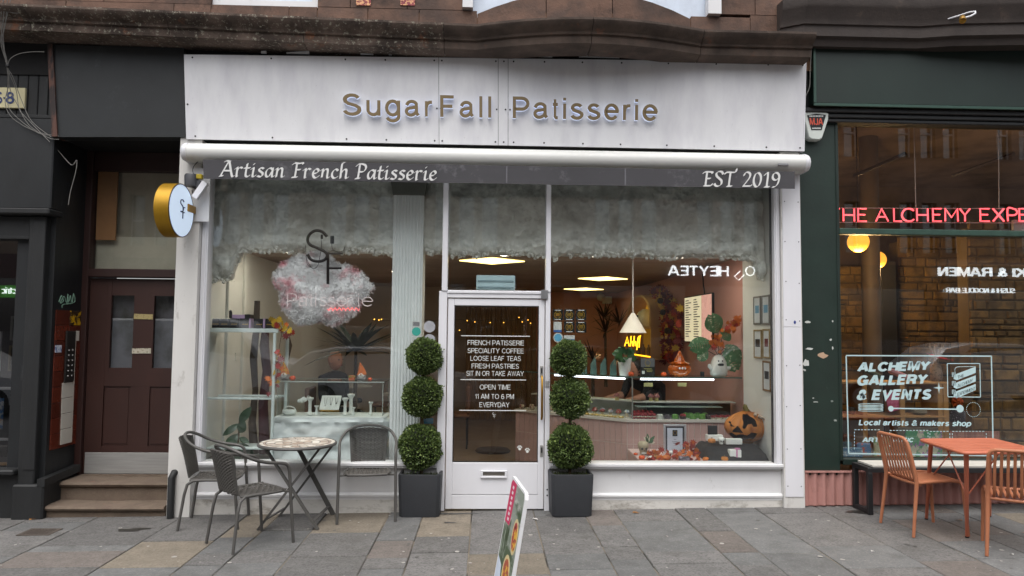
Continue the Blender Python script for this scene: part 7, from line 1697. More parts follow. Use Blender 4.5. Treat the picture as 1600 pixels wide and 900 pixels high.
cafe_set(-.95,3.2,'round pale cafe table seen through the door','tan padded chair by the round table seen through the door');cafe_set(-2.1,4.6,'round pale cafe table deep in the left of the room','tan padded chair deep in the left of the room')
mb = MB();c = PZ(770,704,FZ+.02);mb.lathe([(.18,0),(.2,.02),(.17,.05),(.02,.055)],(c.x,c.y,FZ),24,sx=1.2);tag(mb.build('floor_cushion',mat('brown_cushion','3a2c24',.9),smooth=50),'dark oval cushion on the floor behind the door','cushion')
# pale panelled wall piece seen through the door
mb = MB();a,b = P(727,600,6.4),P(838,600,6.4);
for k in range(14): mb.rbox(a.x+(b.x-a.x)*k/14,a.x+(b.x-a.x)*(k+.9)/14,6.4,6.46,FZ,2.2,.01)
struct(mb.build('panelled_screen',mat('tan_panelling','8a7258',.7)),'tan ribbed panel wall seen through the door','wall')
# air curtain over the door and the fairy lights
t = thing('air_curtain','pale blue ribbed heater box above the door behind the glass','heater',tuple(P(775,452,.1)))
a,b = P(744,453,.09),P(805,430.5,.09);mb = MB();mb.rbox(a.x,b.x,.09,.25,a.z,b.z,.006);mb.build('case',mat('pale_blue_case','b4cdd2',.4),t)
for k in range(2): z_ = a.z+(b.z-a.z)*(.12+.42*k);mb = MB();mb.rbox(a.x+.015,b.x-.015,.084,.0905,z_,z_+.018,.003);mb.build('slot',mat('grey_slot','7d949a',.5),t)
M_fairy = emis('fairy_bulb','ffb84a',2.5)
t = thing('fairy_lights','string of tiny warm bulbs along the far wall','lights',tuple(P(660,500,4)))
for k,(px,py) in enumerate(((585,499),(592,500),(596,499),(619,500),(641,499),(652,500),(662,499),(730,501),(742,503),(766,504),(787,504),(811,496),(816,503),(825,500),(829,505),(704,502),(718,516))):
    mb = MB();mb.ball(P(px,py,4.2),.009,6,4);mb.build('bulb',M_fairy,t)
mb = MB();mb.tube([tuple(P(px,500+1.5*math.sin(px),4.21)) for px in range(580,835,10)],.002,4);mb.build('flex',M_dark,t)

# ================================================================ cake counter
KY = .97;kc = P(980,655,KY);kr = Vector((IX1-.035,KY,0));zdk = kc.z;ztp_ = P(979,590,KY).z
kl = Vector((P(806,640,2.0).x,2.0,0));kc = Vector((kc.x,KY,0))
ctr = thing('cake_counter','angled cake counter with glass top and pale pink tiled front','counter',(kc.x,KY,FZ))
dl = (kl-kc).normalized();nl = Vector((-dl.y,dl.x,0));nl = nl if nl.y < 0 else -nl        # outward normal of the angled run
inner = lambda p,n_,d: p-n_*d
M_deck = mat('counter_deck','c9c6be',.5,var=.04);M_ptile = mat('pink_counter_tile','b99a94',.35,var=.05,rand=.06,coat=.2);M_pgrout = mat('pale_grout','cfc4bc',.8)
nr_ = Vector((0,-1,0));DP = .62
# carcass under the deck
bk_c = Vector((kc.x+.3,KY+DP,0));bk_l = kl-nl*DP
poly = [kl,kc,kr,Vector((kr.x,KY+DP,0)),bk_c,bk_l]
mb = MB();mb.prism([(p.x,p.y) for p in poly],'z',FZ+.02,zdk-.03);mb.build('carcass',M_pgrout,ctr)
mb = MB();e = .03;poly2 = [kl+nl*e-dl*0,kc+(nl+nr_).normalized()*e,kr+nr_*e,poly[3],bk_c,bk_l];mb.prism([(p.x,p.y) for p in poly2],'z',zdk-.028,zdk);mb.build('deck',M_deck,ctr)
zj_ = P(1000,694,KY).z
def tiles(p0,p1,n_,count):
    d = (p1-p0);L = d.length;d.normalize();w_ = L/count
    for i in range(count):
        for z0,z1 in ((FZ+.03,zj_-.003),(zj_+.003,zdk-.034)):
            a = p0+d*(w_*i+.0035);b = p0+d*(w_*(i+1)-.0035);mb = MB();o_ = n_*.007
            mb.hexa([(a.x+o_.x,a.y+o_.y,z0),(b.x+o_.x,b.y+o_.y,z0),(b.x,b.y,z0),(a.x,a.y,z0),(a.x+o_.x,a.y+o_.y,z1),(b.x+o_.x,b.y+o_.y,z1),(b.x,b.y,z1),(a.x,a.y,z1)]);mb.build('tile',M_ptile,ctr)
tiles(kc,kr,nr_,19);tiles(kl,kc,nl,22)
el = (bk_l-kl);tiles(bk_l,kl,(-dl),9) if False else None
# glass
def gpanel(p0,p1,z0,z1,nm='glass_front',m_=None):
    d = (p1-p0).normalized();n_ = Vector((-d.y,d.x,0))*.006;mb = MB();mb.hexa([(p0.x,p0.y,z0),(p1.x,p1.y,z0),(p1.x+n_.x,p1.y+n_.y,z0),(p0.x+n_.x,p0.y+n_.y,z0),(p0.x,p0.y,z1),(p1.x,p1.y,z1),(p1.x+n_.x,p1.y+n_.y,z1),(p0.x+n_.x,p0.y+n_.y,z1)]);return mb.build(nm,m_ or M_glassc,ctr)
gpanel(kc+dl*-.0,kr,zdk+.001,ztp_);gpanel(kl,kc,zdk+.001,ztp_)
M_topg = glass('counter_top_glass',(.82,.9,.86),1.5,1.0)
mb = MB();D2 = .40;mb.prism([(p.x,p.y) for p in (kl,kc,kr,Vector((kr.x,KY+D2,0)),Vector((kc.x+.2,KY+D2,0)),kl-nl*D2)],'z',ztp_,ztp_+.012);mb.build('glass_top',M_topg,ctr)
M_gedge = mat('green_glass_edge','4a625a',.2)
for p0,p1,n_ in ((kc,kr,nr_),(kl,kc,nl)):
    d = (p1-p0).normalized();a = p0+n_*.004;b = p1+n_*.004;mb = MB();mb.hexa([(a.x,a.y,ztp_-.001),(b.x,b.y,ztp_-.001),(p1.x,p1.y,ztp_-.001),(p0.x,p0.y,ztp_-.001),(a.x,a.y,ztp_+.013),(b.x,b.y,ztp_+.013),(p1.x,p1.y,ztp_+.013),(p0.x,p0.y,ztp_+.013)]);mb.build('glass_edge',M_gedge,ctr)
M_led = emis('white_led_strip','f2f4ff',3)
a,b = kc.lerp(kr,.12),kc.lerp(kr,.76);mb = MB();mb.rbox(a.x,b.x,KY+.02,KY+.045,ztp_-.026,ztp_-.006,.003);mb.build('light_strip',M_led,ctr)
a,b = kl.lerp(kc,.36)-nl*.03,kl.lerp(kc,.97)-nl*.03;mb = MB();mb.tube([(a.x,a.y,ztp_-.016),(b.x,b.y,ztp_-.016)],.011,6);mb.build('light_strip',M_led,ctr)
zsh = P(1060,627,KY+.3).z
mb = MB();mb.rbox(kc.x+.1,kr.x,KY+.22,KY+.40,zsh-.012,zsh,.003);mb.build('shelf',M_deck,ctr)
a,b = kl-nl*.3,kc-nl*.3;mb = MB();n2 = -nl*.16;mb.hexa([(a.x,a.y,zsh-.012),(b.x,b.y,zsh-.012),(b.x+n2.x,b.y+n2.y,zsh-.012),(a.x+n2.x,a.y+n2.y,zsh-.012),(a.x,a.y,zsh),(b.x,b.y,zsh),(b.x+n2.x,b.y+n2.y,zsh),(a.x+n2.x,a.y+n2.y,zsh)]);mb.build('shelf',M_deck,ctr)
mb = MB();mb.rbox(kc.x+.18,kr.x,KY+.40,KY+.42,zdk+.002,zsh-.014,.003);mb.build('dark_back',mat('dark_counter_back','3c4640',.4),ctr)
a,b = kl-nl*.42,kc-nl*.42;mb = MB();mb.hexa([(a.x,a.y,zdk+.002),(b.x,b.y,zdk+.002),(b.x-nl.x*.02,b.y-nl.y*.02,zdk+.002),(a.x-nl.x*.02,a.y-nl.y*.02,zdk+.002),(a.x,a.y,zsh-.014),(b.x,b.y,zsh-.014),(b.x-nl.x*.02,b.y-nl.y*.02,zsh-.014),(a.x-nl.x*.02,a.y-nl.y*.02,zsh-.014)]);mb.build('grey_back',mat('grey_counter_back','8b918c',.5),ctr)
mb = MB();a,b = P(996,636,KY+.1),P(1130,637,KY+.1);mb.box(a.x,b.x,KY+.12,KY+.30,a.z-.004,a.z+.002);mb.build('glass_shelf',mat('pale_glass_shelf','a8b8b0',.2),ctr)
for px in (988,):
    a = P(px,652,KY+.02);mb = MB();mb.tube([(a.x,KY+.02,zdk),(a.x,KY+.02,ztp_)],.008,8);mb.build('corner_post',M_steel,ctr)
# cakes: each is its own thing
ORD = ['first','second','third','fourth','fifth','sixth','seventh','eighth','ninth','tenth']
def cake(name,label,px,py,Y,prof,m_,group,topm=None,n=12,sx=1,sy=1,tp=None):
    c = P(px,py,Y);z0 = zdk+.001
    if topm is None:
        mb = MB();mb.lathe(prof,(c.x,Y,z0),n,sx,sy);return tag(mb.build(name,m_,smooth=40),label,'cake',group)
    t = thing(name,label,'cake',(c.x,Y,z0),group=group);mb = MB();mb.lathe(prof,(c.x,Y,z0),n,sx,sy);mb.build('base',m_,t,smooth=40)
    mb = MB();mb.lathe(tp,(c.x,Y,z0),n,sx,sy);mb.build('topping',topm,t,smooth=40);return t
M_rv = mat('red_velvet','8c1f26',.7,var=.1,bump=.3);M_cr = mat('cream','d8d0bc',.6);M_ch = mat('dark_chocolate','2e201e',.5);M_gr = mat('green_glaze','5a8c3a',.35,coat=.4);M_br = mat('choux_brown','9a7048',.7);M_wc = mat('white_glaze','cfd2c8',.4)
M_bl2 = mat('blue_mottle','8a94a8',.6,col2='c8c0b0',scale2=40)
rd = [(.034,0),(.036,.03),(.03,.042),(.005,.046)]
k = 0
for i in range(6):
    c = P(990+i*6.3,650,KY+.06);t = thing('red_velvet_slice',ORD[i]+' cream filled red velvet slice from the left, front row','cake',(c.x,KY+.08,zdk+.001),group='red velvet slices in the counter')
    for z0,z1,m_,nm in ((0,.018,M_rv,'sponge'),(.0182,.028,M_cr,'cream'),(.0282,.058,M_rv,'top_sponge')): mb = MB();mb.rbox(c.x-.019,c.x+.019,KY+.03,KY+.13,zdk+.001+z0,zdk+.001+z1,.006);mb.build(nm,m_,t)
for i in range(5):
    c = P(990+i*6.8,644,KY+.2);mb = MB();mb.rbox(c.x-.018,c.x+.018,KY+.15,KY+.24,zdk+.001,zdk+.085-.004*abs(i-2),.01);tag(mb.build('red_velvet_slice',M_rv),ORD[i]+' red velvet slice from the left in the back row','cake','red velvet slices in the back row')
cake('white_cake','small round white cake right of the red velvet slices',1031,652,KY+.07,[(.036,0),(.036,.042),(.03,.048),(.005,.05)],M_wc,'round cakes in the counter')
cake('dark_cake','round dark berry cake between white and green cakes',1042.5,652,KY+.07,rd,mat('berry_dark','4a4048',.5,bump=.6),'round cakes in the counter')
cake('green_cake','round green glazed cake standing alone right of the dark one',1055,652,KY+.06,[(.038,0),(.041,.02),(.036,.042),(.02,.052),(.003,.053)],M_gr,'green glazed cakes')
cake('dark_red_cake','dark cake with red topping between the green cakes',1067,652,KY+.06,[(.034,0),(.036,.03),(.005,.032)],M_ch,'round cakes in the counter',M_rv,tp=[(.034,.031),(.034,.045),(.02,.055),(.004,.056)])
for i,(px,Y) in enumerate(((1083,KY+.06),(1097,KY+.06),(1079,KY+.17),(1090,KY+.17),(1072,KY+.2),(1101,KY+.18))):
    cake('green_cake',('green glazed cake in the front pair, left','green glazed cake in the front pair, right','green glazed cake behind the front pair, left','green glazed cake behind the front pair, middle','green glazed cake furthest back, behind the dark red cake','green glazed cake behind the front pair, right')[i],px,650,Y,[(.038,0),(.041,.02),(.036,.045),(.02,.056),(.003,.057)],M_gr,'green glazed cakes')
for i,(px,Y) in enumerate(((1106,KY+.06),(1113,KY+.12),(1102,KY+.14))):
    cake('spotted_chocolate_cake',('dark spotted chocolate cake at the front right of the green ones','dark spotted chocolate cake beside the berry tarts','dark spotted chocolate cake behind the front one')[i],px,652,Y,rd,mat('spotted_choc','2a1e1e',.5,col2='c8c0b8',scale2=70,mix2=(.62,.66)),'spotted chocolate cakes')
for i in range(7):
    px = 1114+i*4.6;Y = KY+.06+(i % 2)*.09
    cake('berry_tart',ORD[i]+' red berry tart from the left at the right end',px,652,Y,[(.03,0),(.036,.015),(.03,.016),(.004,.016)],M_cr,'berry tarts in the counter',M_rv,tp=[(.028,.017),(.03,.03),(.015,.038),(.003,.038)])
for i in range(10):
    c0 = kl.lerp(kc,.62+.034*i)-nl*(.10+.09*(i % 2));mt_ = mat('mushroom_cap_red','8a3a38',.5,col2='d8d0c8',scale2=50,mix2=(.6,.64)) if i % 3 else M_bl2
    t = thing('mushroom_pastry',ORD[i]+' mushroom shaped pastry from the door on the left run','cake',(c0.x,c0.y,zdk),group='mushroom pastries in the counter')
    mb = MB();mb.lathe([(.02,0),(.017,.03),(.015,.05)],(c0.x,c0.y,zdk+.001),10);mb.build('stalk',mat('pastry_cream','cfc0a0',.7),t,smooth=50);mb = MB();mb.lathe([(.03,.045),(.034,.055),(.022,.075),(.003,.08)],(c0.x,c0.y,zdk+.001),12);mb.build('cap',mt_,t,smooth=50)
for i in range(9):
    c0 = kl.lerp(kc,.60+.042*i)-nl*.045;mb = MB();mb.lathe([(.026,0),(.032,.012),(.02,.022),(.003,.024)],(c0.x,c0.y,zdk+.001),12);tag(mb.build('custard_tart',mat('custard','b89a4a',.6,col2='d8cca0',scale2=30,mix2=(.5,.56)),smooth=50),ORD[i]+' flat custard tart from the door in the front row','cake','custard tarts in the counter')
for i in range(6):
    c0 = kl.lerp(kc,.03+.05*i)-nl*(.06+.1*(i % 2));mb = MB();mb.rbox(c0.x-.03,c0.x+.03,c0.y-.03,c0.y+.03,zdk+.001,zdk+.055,.008);tag(mb.build('layer_cake',mat('pale_layer','b8a890',.6,col2='7a3a40',scale2=30,mix2=(.5,.55))),ORD[i]+' square layer cake from the left, seen through the door glass','cake','layer cakes behind the door glass')
for px,lb in ((964,'mushroom ornament with pink cap on the counter shelf'),(1017,'left of two yellow mushroom ornaments on the shelf'),(1026,'right of two yellow mushroom ornaments on the shelf')):
    c = P(px,622,KY+.3 if px > 980 else 1.35);z0 = zsh;t = thing('mushroom_ornament',lb,'ornament',(c.x,c.y,z0),group='mushroom ornaments on the counter shelf')
    mb = MB();mb.lathe([(.024,0),(.02,.05)],(c.x,c.y,z0),10);mb.build('stalk',mat('ornament_yellow','b8a86a',.6),t,smooth=50);mb = MB();mb.lathe([(.036,.045),(.036,.055),(.02,.08),(.003,.085)],(c.x,c.y,z0),12);mb.build('cap',mat('ornament_pink','9a5a58',.5),t,smooth=50)
for px,py,Y,lb in ((1013,601,KY+.1,'left yellow price card hanging in the counter'),(1066,601,KY+.1,'right yellow price card hanging in the counter')):
    a = P(px,py,Y);mb = MB();mb.rbox(a.x-.05,a.x+.05,Y,Y+.004,a.z-.022,a.z+.02,.001);tag(mb.build('price_card',mat('price_card','b4ae74',.6)),lb,'card','price cards in the counter')
# ---------------------------------------------------------------- things standing on the counter top
zct = ztp_+.0125
def on_top(px,Y): c = P(px,588,Y);return Vector((c.x,Y,zct))
for i,px in enumerate((921,930,939,948,957)):      # folded green napkins
    c0 = kl.lerp(kc,.50+.085*i)-nl*.12;mb = MB();h_ = .2;w_ = .034
    mb.loft([[(c0.x-w_,c0.y-.03,zct),(c0.x+w_,c0.y-.03,zct),(c0.x+w_,c0.y+.03,zct),(c0.x-w_,c0.y+.03,zct)],[(c0.x-w_,c0.y-.02,zct+.11),(c0.x+w_*.9,c0.y-.02,zct+.11),(c0.x+w_*.9,c0.y+.02,zct+.11),(c0.x-w_,c0.y+.02,zct+.11)],[(c0.x+w_*.5,c0.y-.004,zct+h_),(c0.x+w_*.8,c0.y-.004,zct+h_-.02),(c0.x+w_*.8,c0.y+.004,zct+h_-.02),(c0.x+w_*.5,c0.y+.004,zct+h_)]])
    tag(mb.build('folded_napkin',mat('sage_green_napkin','4d6a66',.8,var=.1)),['leftmost','second from the left','middle','fourth from the left','rightmost'][i]+' of five folded green napkins on the counter','napkin','folded green napkins on the counter')
c0 = kl.lerp(kc,.84)-nl*.14;c0 = on_top(976,1.15);t = thing('white_planter','tall white tapered pot on the counter below the lamp','pot',tuple(c0))
mb = MB();mb.lathe([(.055,0),(.058,.01),(.08,.2),(.074,.2),(.06,.16)],c0,20);mb.build('pot',M_plas,t,smooth=50)
M_gleaf = mat('fresh_green_leaf','2f5c34',.4,var=.2,vscale=20,coat=.2)
t = thing('leafy_plant','bushy green plant growing in the tall white pot','plant',(c0.x,c0.y,zct+.18));r_ = random.Random(6)
for k in range(34):
    a = r_.uniform(0,2*PI);e = r_.uniform(-.2,1.2);d = Vector((math.cos(a)*math.cos(e),math.sin(a)*math.cos(e),math.sin(e)));p = c0+Vector((0,0,.2))+d*r_.uniform(.03,.09);oval_leaf(p,d+Vector((0,0,-.3)),r_.uniform(.06,.1),r_.uniform(.025,.038),M_gleaf,t)
for px,lb in ((986,'little orange pumpkin beside the white pot'),(1037,'little orange pumpkin left of the amber jar')):
    c = on_top(px,KY+.12);pumpkin('small_pumpkin',tuple(c),.032,M_pumpo,lb,group='small pumpkins on the counter')
c = on_top(1012,KY+.16);t = thing('award_plaque','dark award certificate stand with wreath on the counter','plaque',tuple(c));w_ = .082
mb = MB();mb.rbox(c.x-w_,c.x+w_,c.y,c.y+.015,zct,zct+.195,.003);mb.build('board',mat('dark_plaque','1c1c1e',.4),t)
mb = MB();mb.rbox(c.x-w_+.004,c.x+w_-.004,c.y-.003,c.y-.0005,zct+.10,zct+.19,.001);mb.build('grey_field',mat('grey_plaque','6a6a6e',.5),t)
def wreath(cx,y,cz,r,m_,parent,nrm=-1):
    mb = MB()
    for s in (-1,1):
        for k in range(8):
            a = R(-80+20*k)*s*-1;a = math.pi/2+s*(math.pi-.3)*(1-k/8);p = Vector((cx+r*math.cos(a),y,cz+r*math.sin(a)));mb.ball(p,r*.16,5,3)
    mb.build('wreath',m_,parent)
wreath(c.x,c.y-.004,zct+.145,.03,M_goldp,t)
for k,(wdt,z_) in enumerate(((.05,.105),(.09,.075),(.07,.06),(.06,.045))): mb = MB();mb.box(c.x-wdt/2+.02*(k > 1),c.x+wdt/2+.02*(k > 1),c.y-.004,c.y-.001,zct+z_,zct+z_+.007);mb.build('text_line',mat('plaque_print','a8a060',.5),t)
mb = MB();mb.box(c.x-.065,c.x-.035,c.y-.004,c.y-.001,zct+.02,zct+.055);mb.build('white_square',M_plas,t)
# amber glass pumpkin jar
M_amb = mat('amber_glass','b0500c',.12,var=.1,vscale=30,coat=.6,emit=.06,ecol='c0600c',third=('6a2a06',40,.5,.6))
c = on_top(1062,KY+.16);t = thing('amber_jar','amber glass pumpkin shaped jar with pointed lid on the counter','jar',tuple(c))
mb = MB();mb.lathe([(.07,0),(.105,.02),(.13,.07),(.118,.115),(.09,.135),(.085,.14)],c,32,ripple=lambda a: 1+.05*math.cos(a*10));mb.build('bowl',M_amb,t,smooth=50)
mb = MB();mb.lathe([(.125,.142),(.1,.15),(.06,.165),(.05,.2),(.03,.235),(.012,.28),(.003,.285)],c,24,ripple=lambda a: 1+.06*math.cos(a*8));mb.build('lid',M_amb,t,smooth=50)
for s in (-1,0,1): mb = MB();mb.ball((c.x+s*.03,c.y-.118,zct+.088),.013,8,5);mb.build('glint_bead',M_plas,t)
c = on_top(1098,KY+.18);mb = MB();mb.rbox(c.x-.022,c.x+.004,c.y,c.y+.03,zct,zct+.05,.004);mb.rbox(c.x+.006,c.x+.022,c.y+.005,c.y+.028,zct,zct+.048,.004);tag(mb.build('card_reader',M_dark),'small black card reader on the counter','device')
# ghost shaped vase with big leaves
c = on_top(1123,KY+.14);t = thing('ghost_vase','white ghost shaped vase with black eyes and mouth on the counter','vase',tuple(c))
mb = MB();mb.lathe([(.06,0),(.09,.012),(.098,.04),(.094,.10),(.085,.16),(.065,.21),(.035,.238),(.004,.245)],c,24);mb.tube([c+Vector((-.08,-.02,.09)),c+Vector((-.115,-.03,.115)),c+Vector((-.12,-.03,.14))],[.03,.024,.012],8);mb.tube([c+Vector((.08,-.02,.09)),c+Vector((.115,-.03,.10)),c+Vector((.125,-.03,.115))],[.03,.024,.012],8);mb.build('body',mat('white_ceramic','d6d8d4',.3,coat=.3),t,smooth=60)
for dx in (-.024,.02): mb = MB();mb.ball((c.x+dx,c.y-.076,zct+.175),.009,8,6,1.3);mb.build('eye',M_blk,t)
mb = MB();mb.lathe([(.003,-.016),(.03,-.012),(.036,.006),(.02,.014),(.003,.014)],(c.x,c.y-.082,zct+.135),14,sy=.4);mb.build('mouth',M_blk,t)
M_mon = mat('monstera_leaf','4f7850',.4,col2='bcc8a8',scale2=26,mix2=(.58,.64),var=.15,vscale=20)
t = thing('monstera_bouquet','large variegated leaves and orange flowers standing in the ghost vase','bouquet',(c.x,c.y,zct+.22));c2 = c+Vector((.0,0,.22));yv = c.y-.03
def split_leaf(a,b,w_,m_):
    d = (b-a);l = d.length;d.normalize();s = d.cross(Vector((0,-1,.1))).normalized();n_ = 9
    for side in (-1,1):
        for k in range(n_):
            u0,u1 = k/n_,(k+.80)/n_;ww = lambda u: w_*math.sin(PI*min(1,u*.9+.08))**.7;p0 = a+d*l*u0;p1 = a+d*l*u1;q1 = a+d*l*(u1+.10)+s*side*ww(u1);q0 = a+d*l*(u0+.06)+s*side*ww(u0);fo = Vector((0,.12*w_,0))
            mb = MB();mb.add([p0,p1,q1+fo,q0+fo],[(0,1,2,3)]);mb.build('leaf_blade',m_,t)
    mb = MB();mb.tube([c2,a],.004,5);mb.build('stalk',M_stem,t)
for (x0_,y0_,x1_,y1_,w_) in ((1122,520,1111,492,.085),(1112,536,1079,543,.075),(1106,548,1092,562,.05),(1134,545,1151,578,.085),(1132,540,1158,562,.07),(1128,528,1140,520,.06)): split_leaf(P(x0_,y0_,yv),P(x1_,y1_,yv-.02),w_*1.3,M_mon)
r_ = random.Random(14)
for px,py,n_ in ((1118,532,12),(1131,520,6),(1143,510,10),(1149,500,8),(1122,542,8)):
    for k in range(n_): leaf_at(P(px+r_.uniform(-7,7),py+r_.uniform(-8,8),yv-.03+r_.uniform(-.03,.03)),r_.uniform(.05,.08),r_.choice((0,0,0,2)),t,r_,'petal')
# ---------------------------------------------------------------- lamp, menu screen, arch shelf, neon script, dracaenas
c = P(991.5,520,1.6);t = thing('pendant_lamp','white cone pendant lamp over the cake counter','lamp',(c.x,1.6,c.z-.08));zt1 = P(991,489,1.6).z;zt0 = P(991,520,1.6).z;rr_ = (P(1010,520,1.6).x-P(968,520,1.6).x)/2;cxl = P(989,520,1.6).x
mb = MB();mb.lathe([(rr_,zt0),(rr_*.98,zt0+.004),(.02,zt1),(.012,zt1-.004),(rr_*.96,zt0)],(cxl,1.6,0),36);mb.build('shade',mat('white_shade','dcdad4',.5,emit=.22,ecol='fff2dc'),t,smooth=40)
mb = MB();mb.tube([(cxl,1.6,zt1),(cxl,1.6,CZ)],.009,8);mb.build('rod',M_alum,t,smooth=50)
mb = MB();mb.ball((cxl,1.6,zt0+.04),.035,10,8);mb.build('bulb',emis('lamp_bulb','ffdca0',4),t)
xw = IX1-.004
def on_wall(px,py,x=None): return PXW(px,py,x or xw)
M_scr1 = mat('menu_screen','d8cfa8',.3,emit=.55,ecol='e2d6b0',col2='caa8c4',mix2=(.45,.6),scale2=1.4);M_scr2 = mat('menu_screen_art','d4a090',.3,emit=.5,ecol='e0a898',col2='b86a5a',mix2=(.5,.56),scale2=7)
a = on_wall(1073.5,533);b = on_wall(1099.5,463);e_ = on_wall(1115.5,459)
t = thing('menu_screen','lit menu screen with price columns on the pink wall','screen',(xw,b.y,a.z))
zlo_,zhi_ = a.z,on_wall(1073.5,466).z
mb = MB();mb.rbox(xw-.03,xw,e_.y-.015,a.y+.015,zlo_-.015,zhi_+.015,.004);mb.build('bezel',M_dark,t)
mb = MB();mb.box(xw-.033,xw-.0305,b.y+.006,a.y,zlo_,zhi_);s1_ = mb.build('price_panel',M_scr1,t)
mb = MB();mb.box(xw-.033,xw-.0305,e_.y,b.y-.006,zlo_,zhi_);mb.build('picture_panel',M_scr2,t)
r_ = random.Random(8);M_txt = mat('menu_text','4a4250',.6)
for col_ in range(2):
    for k in range(16):
        z_ = zhi_-.05-k*(zhi_-zlo_-.08)/16;y1_ = a.y-.05-col_*(a.y-b.y)*.5;L_ = (a.y-b.y)*r_.uniform(.16,.36)
        mb = MB();mb.box(xw-.0345,xw-.0335,y1_-L_,y1_,z_,z_+.013);mb.build('menu_line',M_txt,s1_)
mb = MB();mb.tube([tuple(on_wall(1101,459,xw-.01)),tuple(on_wall(1099,445,xw-.01)),tuple(on_wall(1098,428,xw-.01))],.008,5);tag(mb.build('screen_cable',M_dark),'black cable running up from the menu screen','cable')
# arched timber shelf box on the wall, lit inside
M_arch = mat('pale_shelf_timber','b89a74',.6,var=.08);ya_,yb2 = on_wall(1046,500).y,on_wall(1006,500).y;dpt = .30
t = thing('arch_shelf','arched wooden wall shelf lit warm yellow inside','shelf',(xw-dpt/2,(ya_+yb2)/2,on_wall(1020,560).z))
zb1 = on_wall(1030,511).z;zb2_ = on_wall(1030,557).z;ztopa = on_wall(1022,462).z;ym = (ya_+yb2)/2;hw = (yb2-ya_)/2
ring = [(ym-hw,zb1)]+[(ym-hw*math.cos(R(180*k/16)),zb1+(ztopa-zb1)*.35+(ztopa-zb1)*.65*math.sin(R(180*k/16))) for k in range(17)]+[(ym+hw,zb1)]
inn = [(ym+(y_-ym)*.9,z_-(.03 if z_ > zb1 else 0)) for y_,z_ in ring]
mb = MB();n_ = len(ring)
vs = [(xw-dpt,y_,z_) for y_,z_ in ring]+[(xw-dpt,y_,z_) for y_,z_ in inn]+[(xw,y_,z_) for y_,z_ in ring]+[(xw,y_,z_) for y_,z_ in inn]
fs = []
for i in range(n_-1): fs += [(i,i+1,n_+i+1,n_+i),(i,2*n_+i,2*n_+i+1,i+1),(n_+i,n_+i+1,3*n_+i+1,3*n_+i)]
mb.add(vs,fs);mb.build('arch',M_arch,t,smooth=30)
mb = MB();mb.prism(inn,'x',xw-.012,xw-.002);mb.build('lit_back',mat('warm_lit_back','b08a2c',.6,emit=.30,ecol='e0a020'),t)
mb = MB();mb.rbox(xw-dpt,xw,ya_-.02,yb2+.02,zb1-.03,zb1,.004);mb.rbox(xw-dpt,xw,ya_-.02,yb2+.02,zb2_-.03,zb2_,.004);mb.rbox(xw-dpt,xw,ya_-.02,ya_+.01,zb2_,zb1-.03,.004);mb.rbox(xw-dpt,xw,yb2-.01,yb2+.02,zb2_,zb1-.03,.004);mb.build('shelf_box',M_arch,t)
mb = MB();mb.box(xw-.012,xw-.002,ya_+.012,yb2-.012,zb2_+.001,zb1-.031);mb.build('lit_back',mat('warm_lit_back2','9a7a34',.6,emit=.10,ecol='e0a020'),t)
mb = MB();mb.rbox(xw-dpt+.01,xw-dpt+.03,ya_+.05,yb2-.05,zb2_+.002,zb2_+.02,.003);mb.build('light_strip',emis('amber_strip','ffb020',2),t)
c = Vector((xw-.16,ym+.1,zb1));mb = MB();mb.lathe([(.12,0),(.15,.03),(.15,.16),(.12,.25),(.06,.30),(.004,.31)],c,16);tg = thing('ghost_figure','white ghost ornament sitting in the arched shelf','ornament',tuple(c));mb.build('body',mat('white_ceramic','d6d8d4'),tg,smooth=60);mb = MB();mb.ball((c.x-.14,c.y-.04,c.z+.18),.025,8,6);mb.build('mouth',M_blk,tg)
mb = MB();mb.rbox(xw-.2,xw-.1,ya_+.12,ya_+.26,zb1+.001,zb1+.25,.01);tag(mb.build('cream_block',mat('cream_block','b8b098',.6)),'cream upright block beside the ghost ornament in the arch','ornament')
for k in range(5):
    y_ = ya_+.1+k*(yb2-ya_-.2)/4;mb = MB();mb.lathe([(.04,0),(.042,.12),(.015,.15),(.015,.19)],(xw-.12,y_,zb2_+.001),10);tag(mb.build('bottle',mat('dim_bottle','5a4a30',.3),smooth=50),['nearest','second nearest','middle','fourth','furthest'][k]+' bottle on the lower lit shelf','bottle','bottles on the lit shelf')
t = thing('red_leaf_garland','tall garland of dark red leaves and sunflowers beside the arched shelf','garland',(xw-.1,ya_,on_wall(1055,600).z));r_ = random.Random(21)
for k in range(285):
    u = r_.random();py = 450+115*u;lo = 1018 if py < 470 else 1034;hi = 1035+min(22,(py-450)*.8) if py < 480 else 1062;px = r_.uniform(lo,hi);xx_ = xw-r_.uniform(.01,.16);leaf_at(on_wall(px,py,xx_),r_.uniform(.10,.17),r_.choice((0,2,2,3,3,3,1)),t,r_)
for px,py in ((1037,488),(1044,517),(1033,470)):
    c = on_wall(px,py,xw-.26);mb = MB()
    for k in range(14):
        a_ = 2*PI*k/14;d = Vector((-.25,math.cos(a_),math.sin(a_)));s = Vector((0,-math.sin(a_),math.cos(a_)))*.022;mb.add([c+d*.04-s,c+d*.09-s*.9,c+d*.125,c+d*.09+s*.9,c+d*.04+s],[(0,1,2,3,4)])
    fl_ = mb.build('sunflower',mat('sunflower_petal','b08a20',.7),t);mb = MB();mb.ball(c+Vector((-.012,0,0)),.046,10,6);mb.build('seed_head',mat('seed_head','2a1a10',.9),fl_)
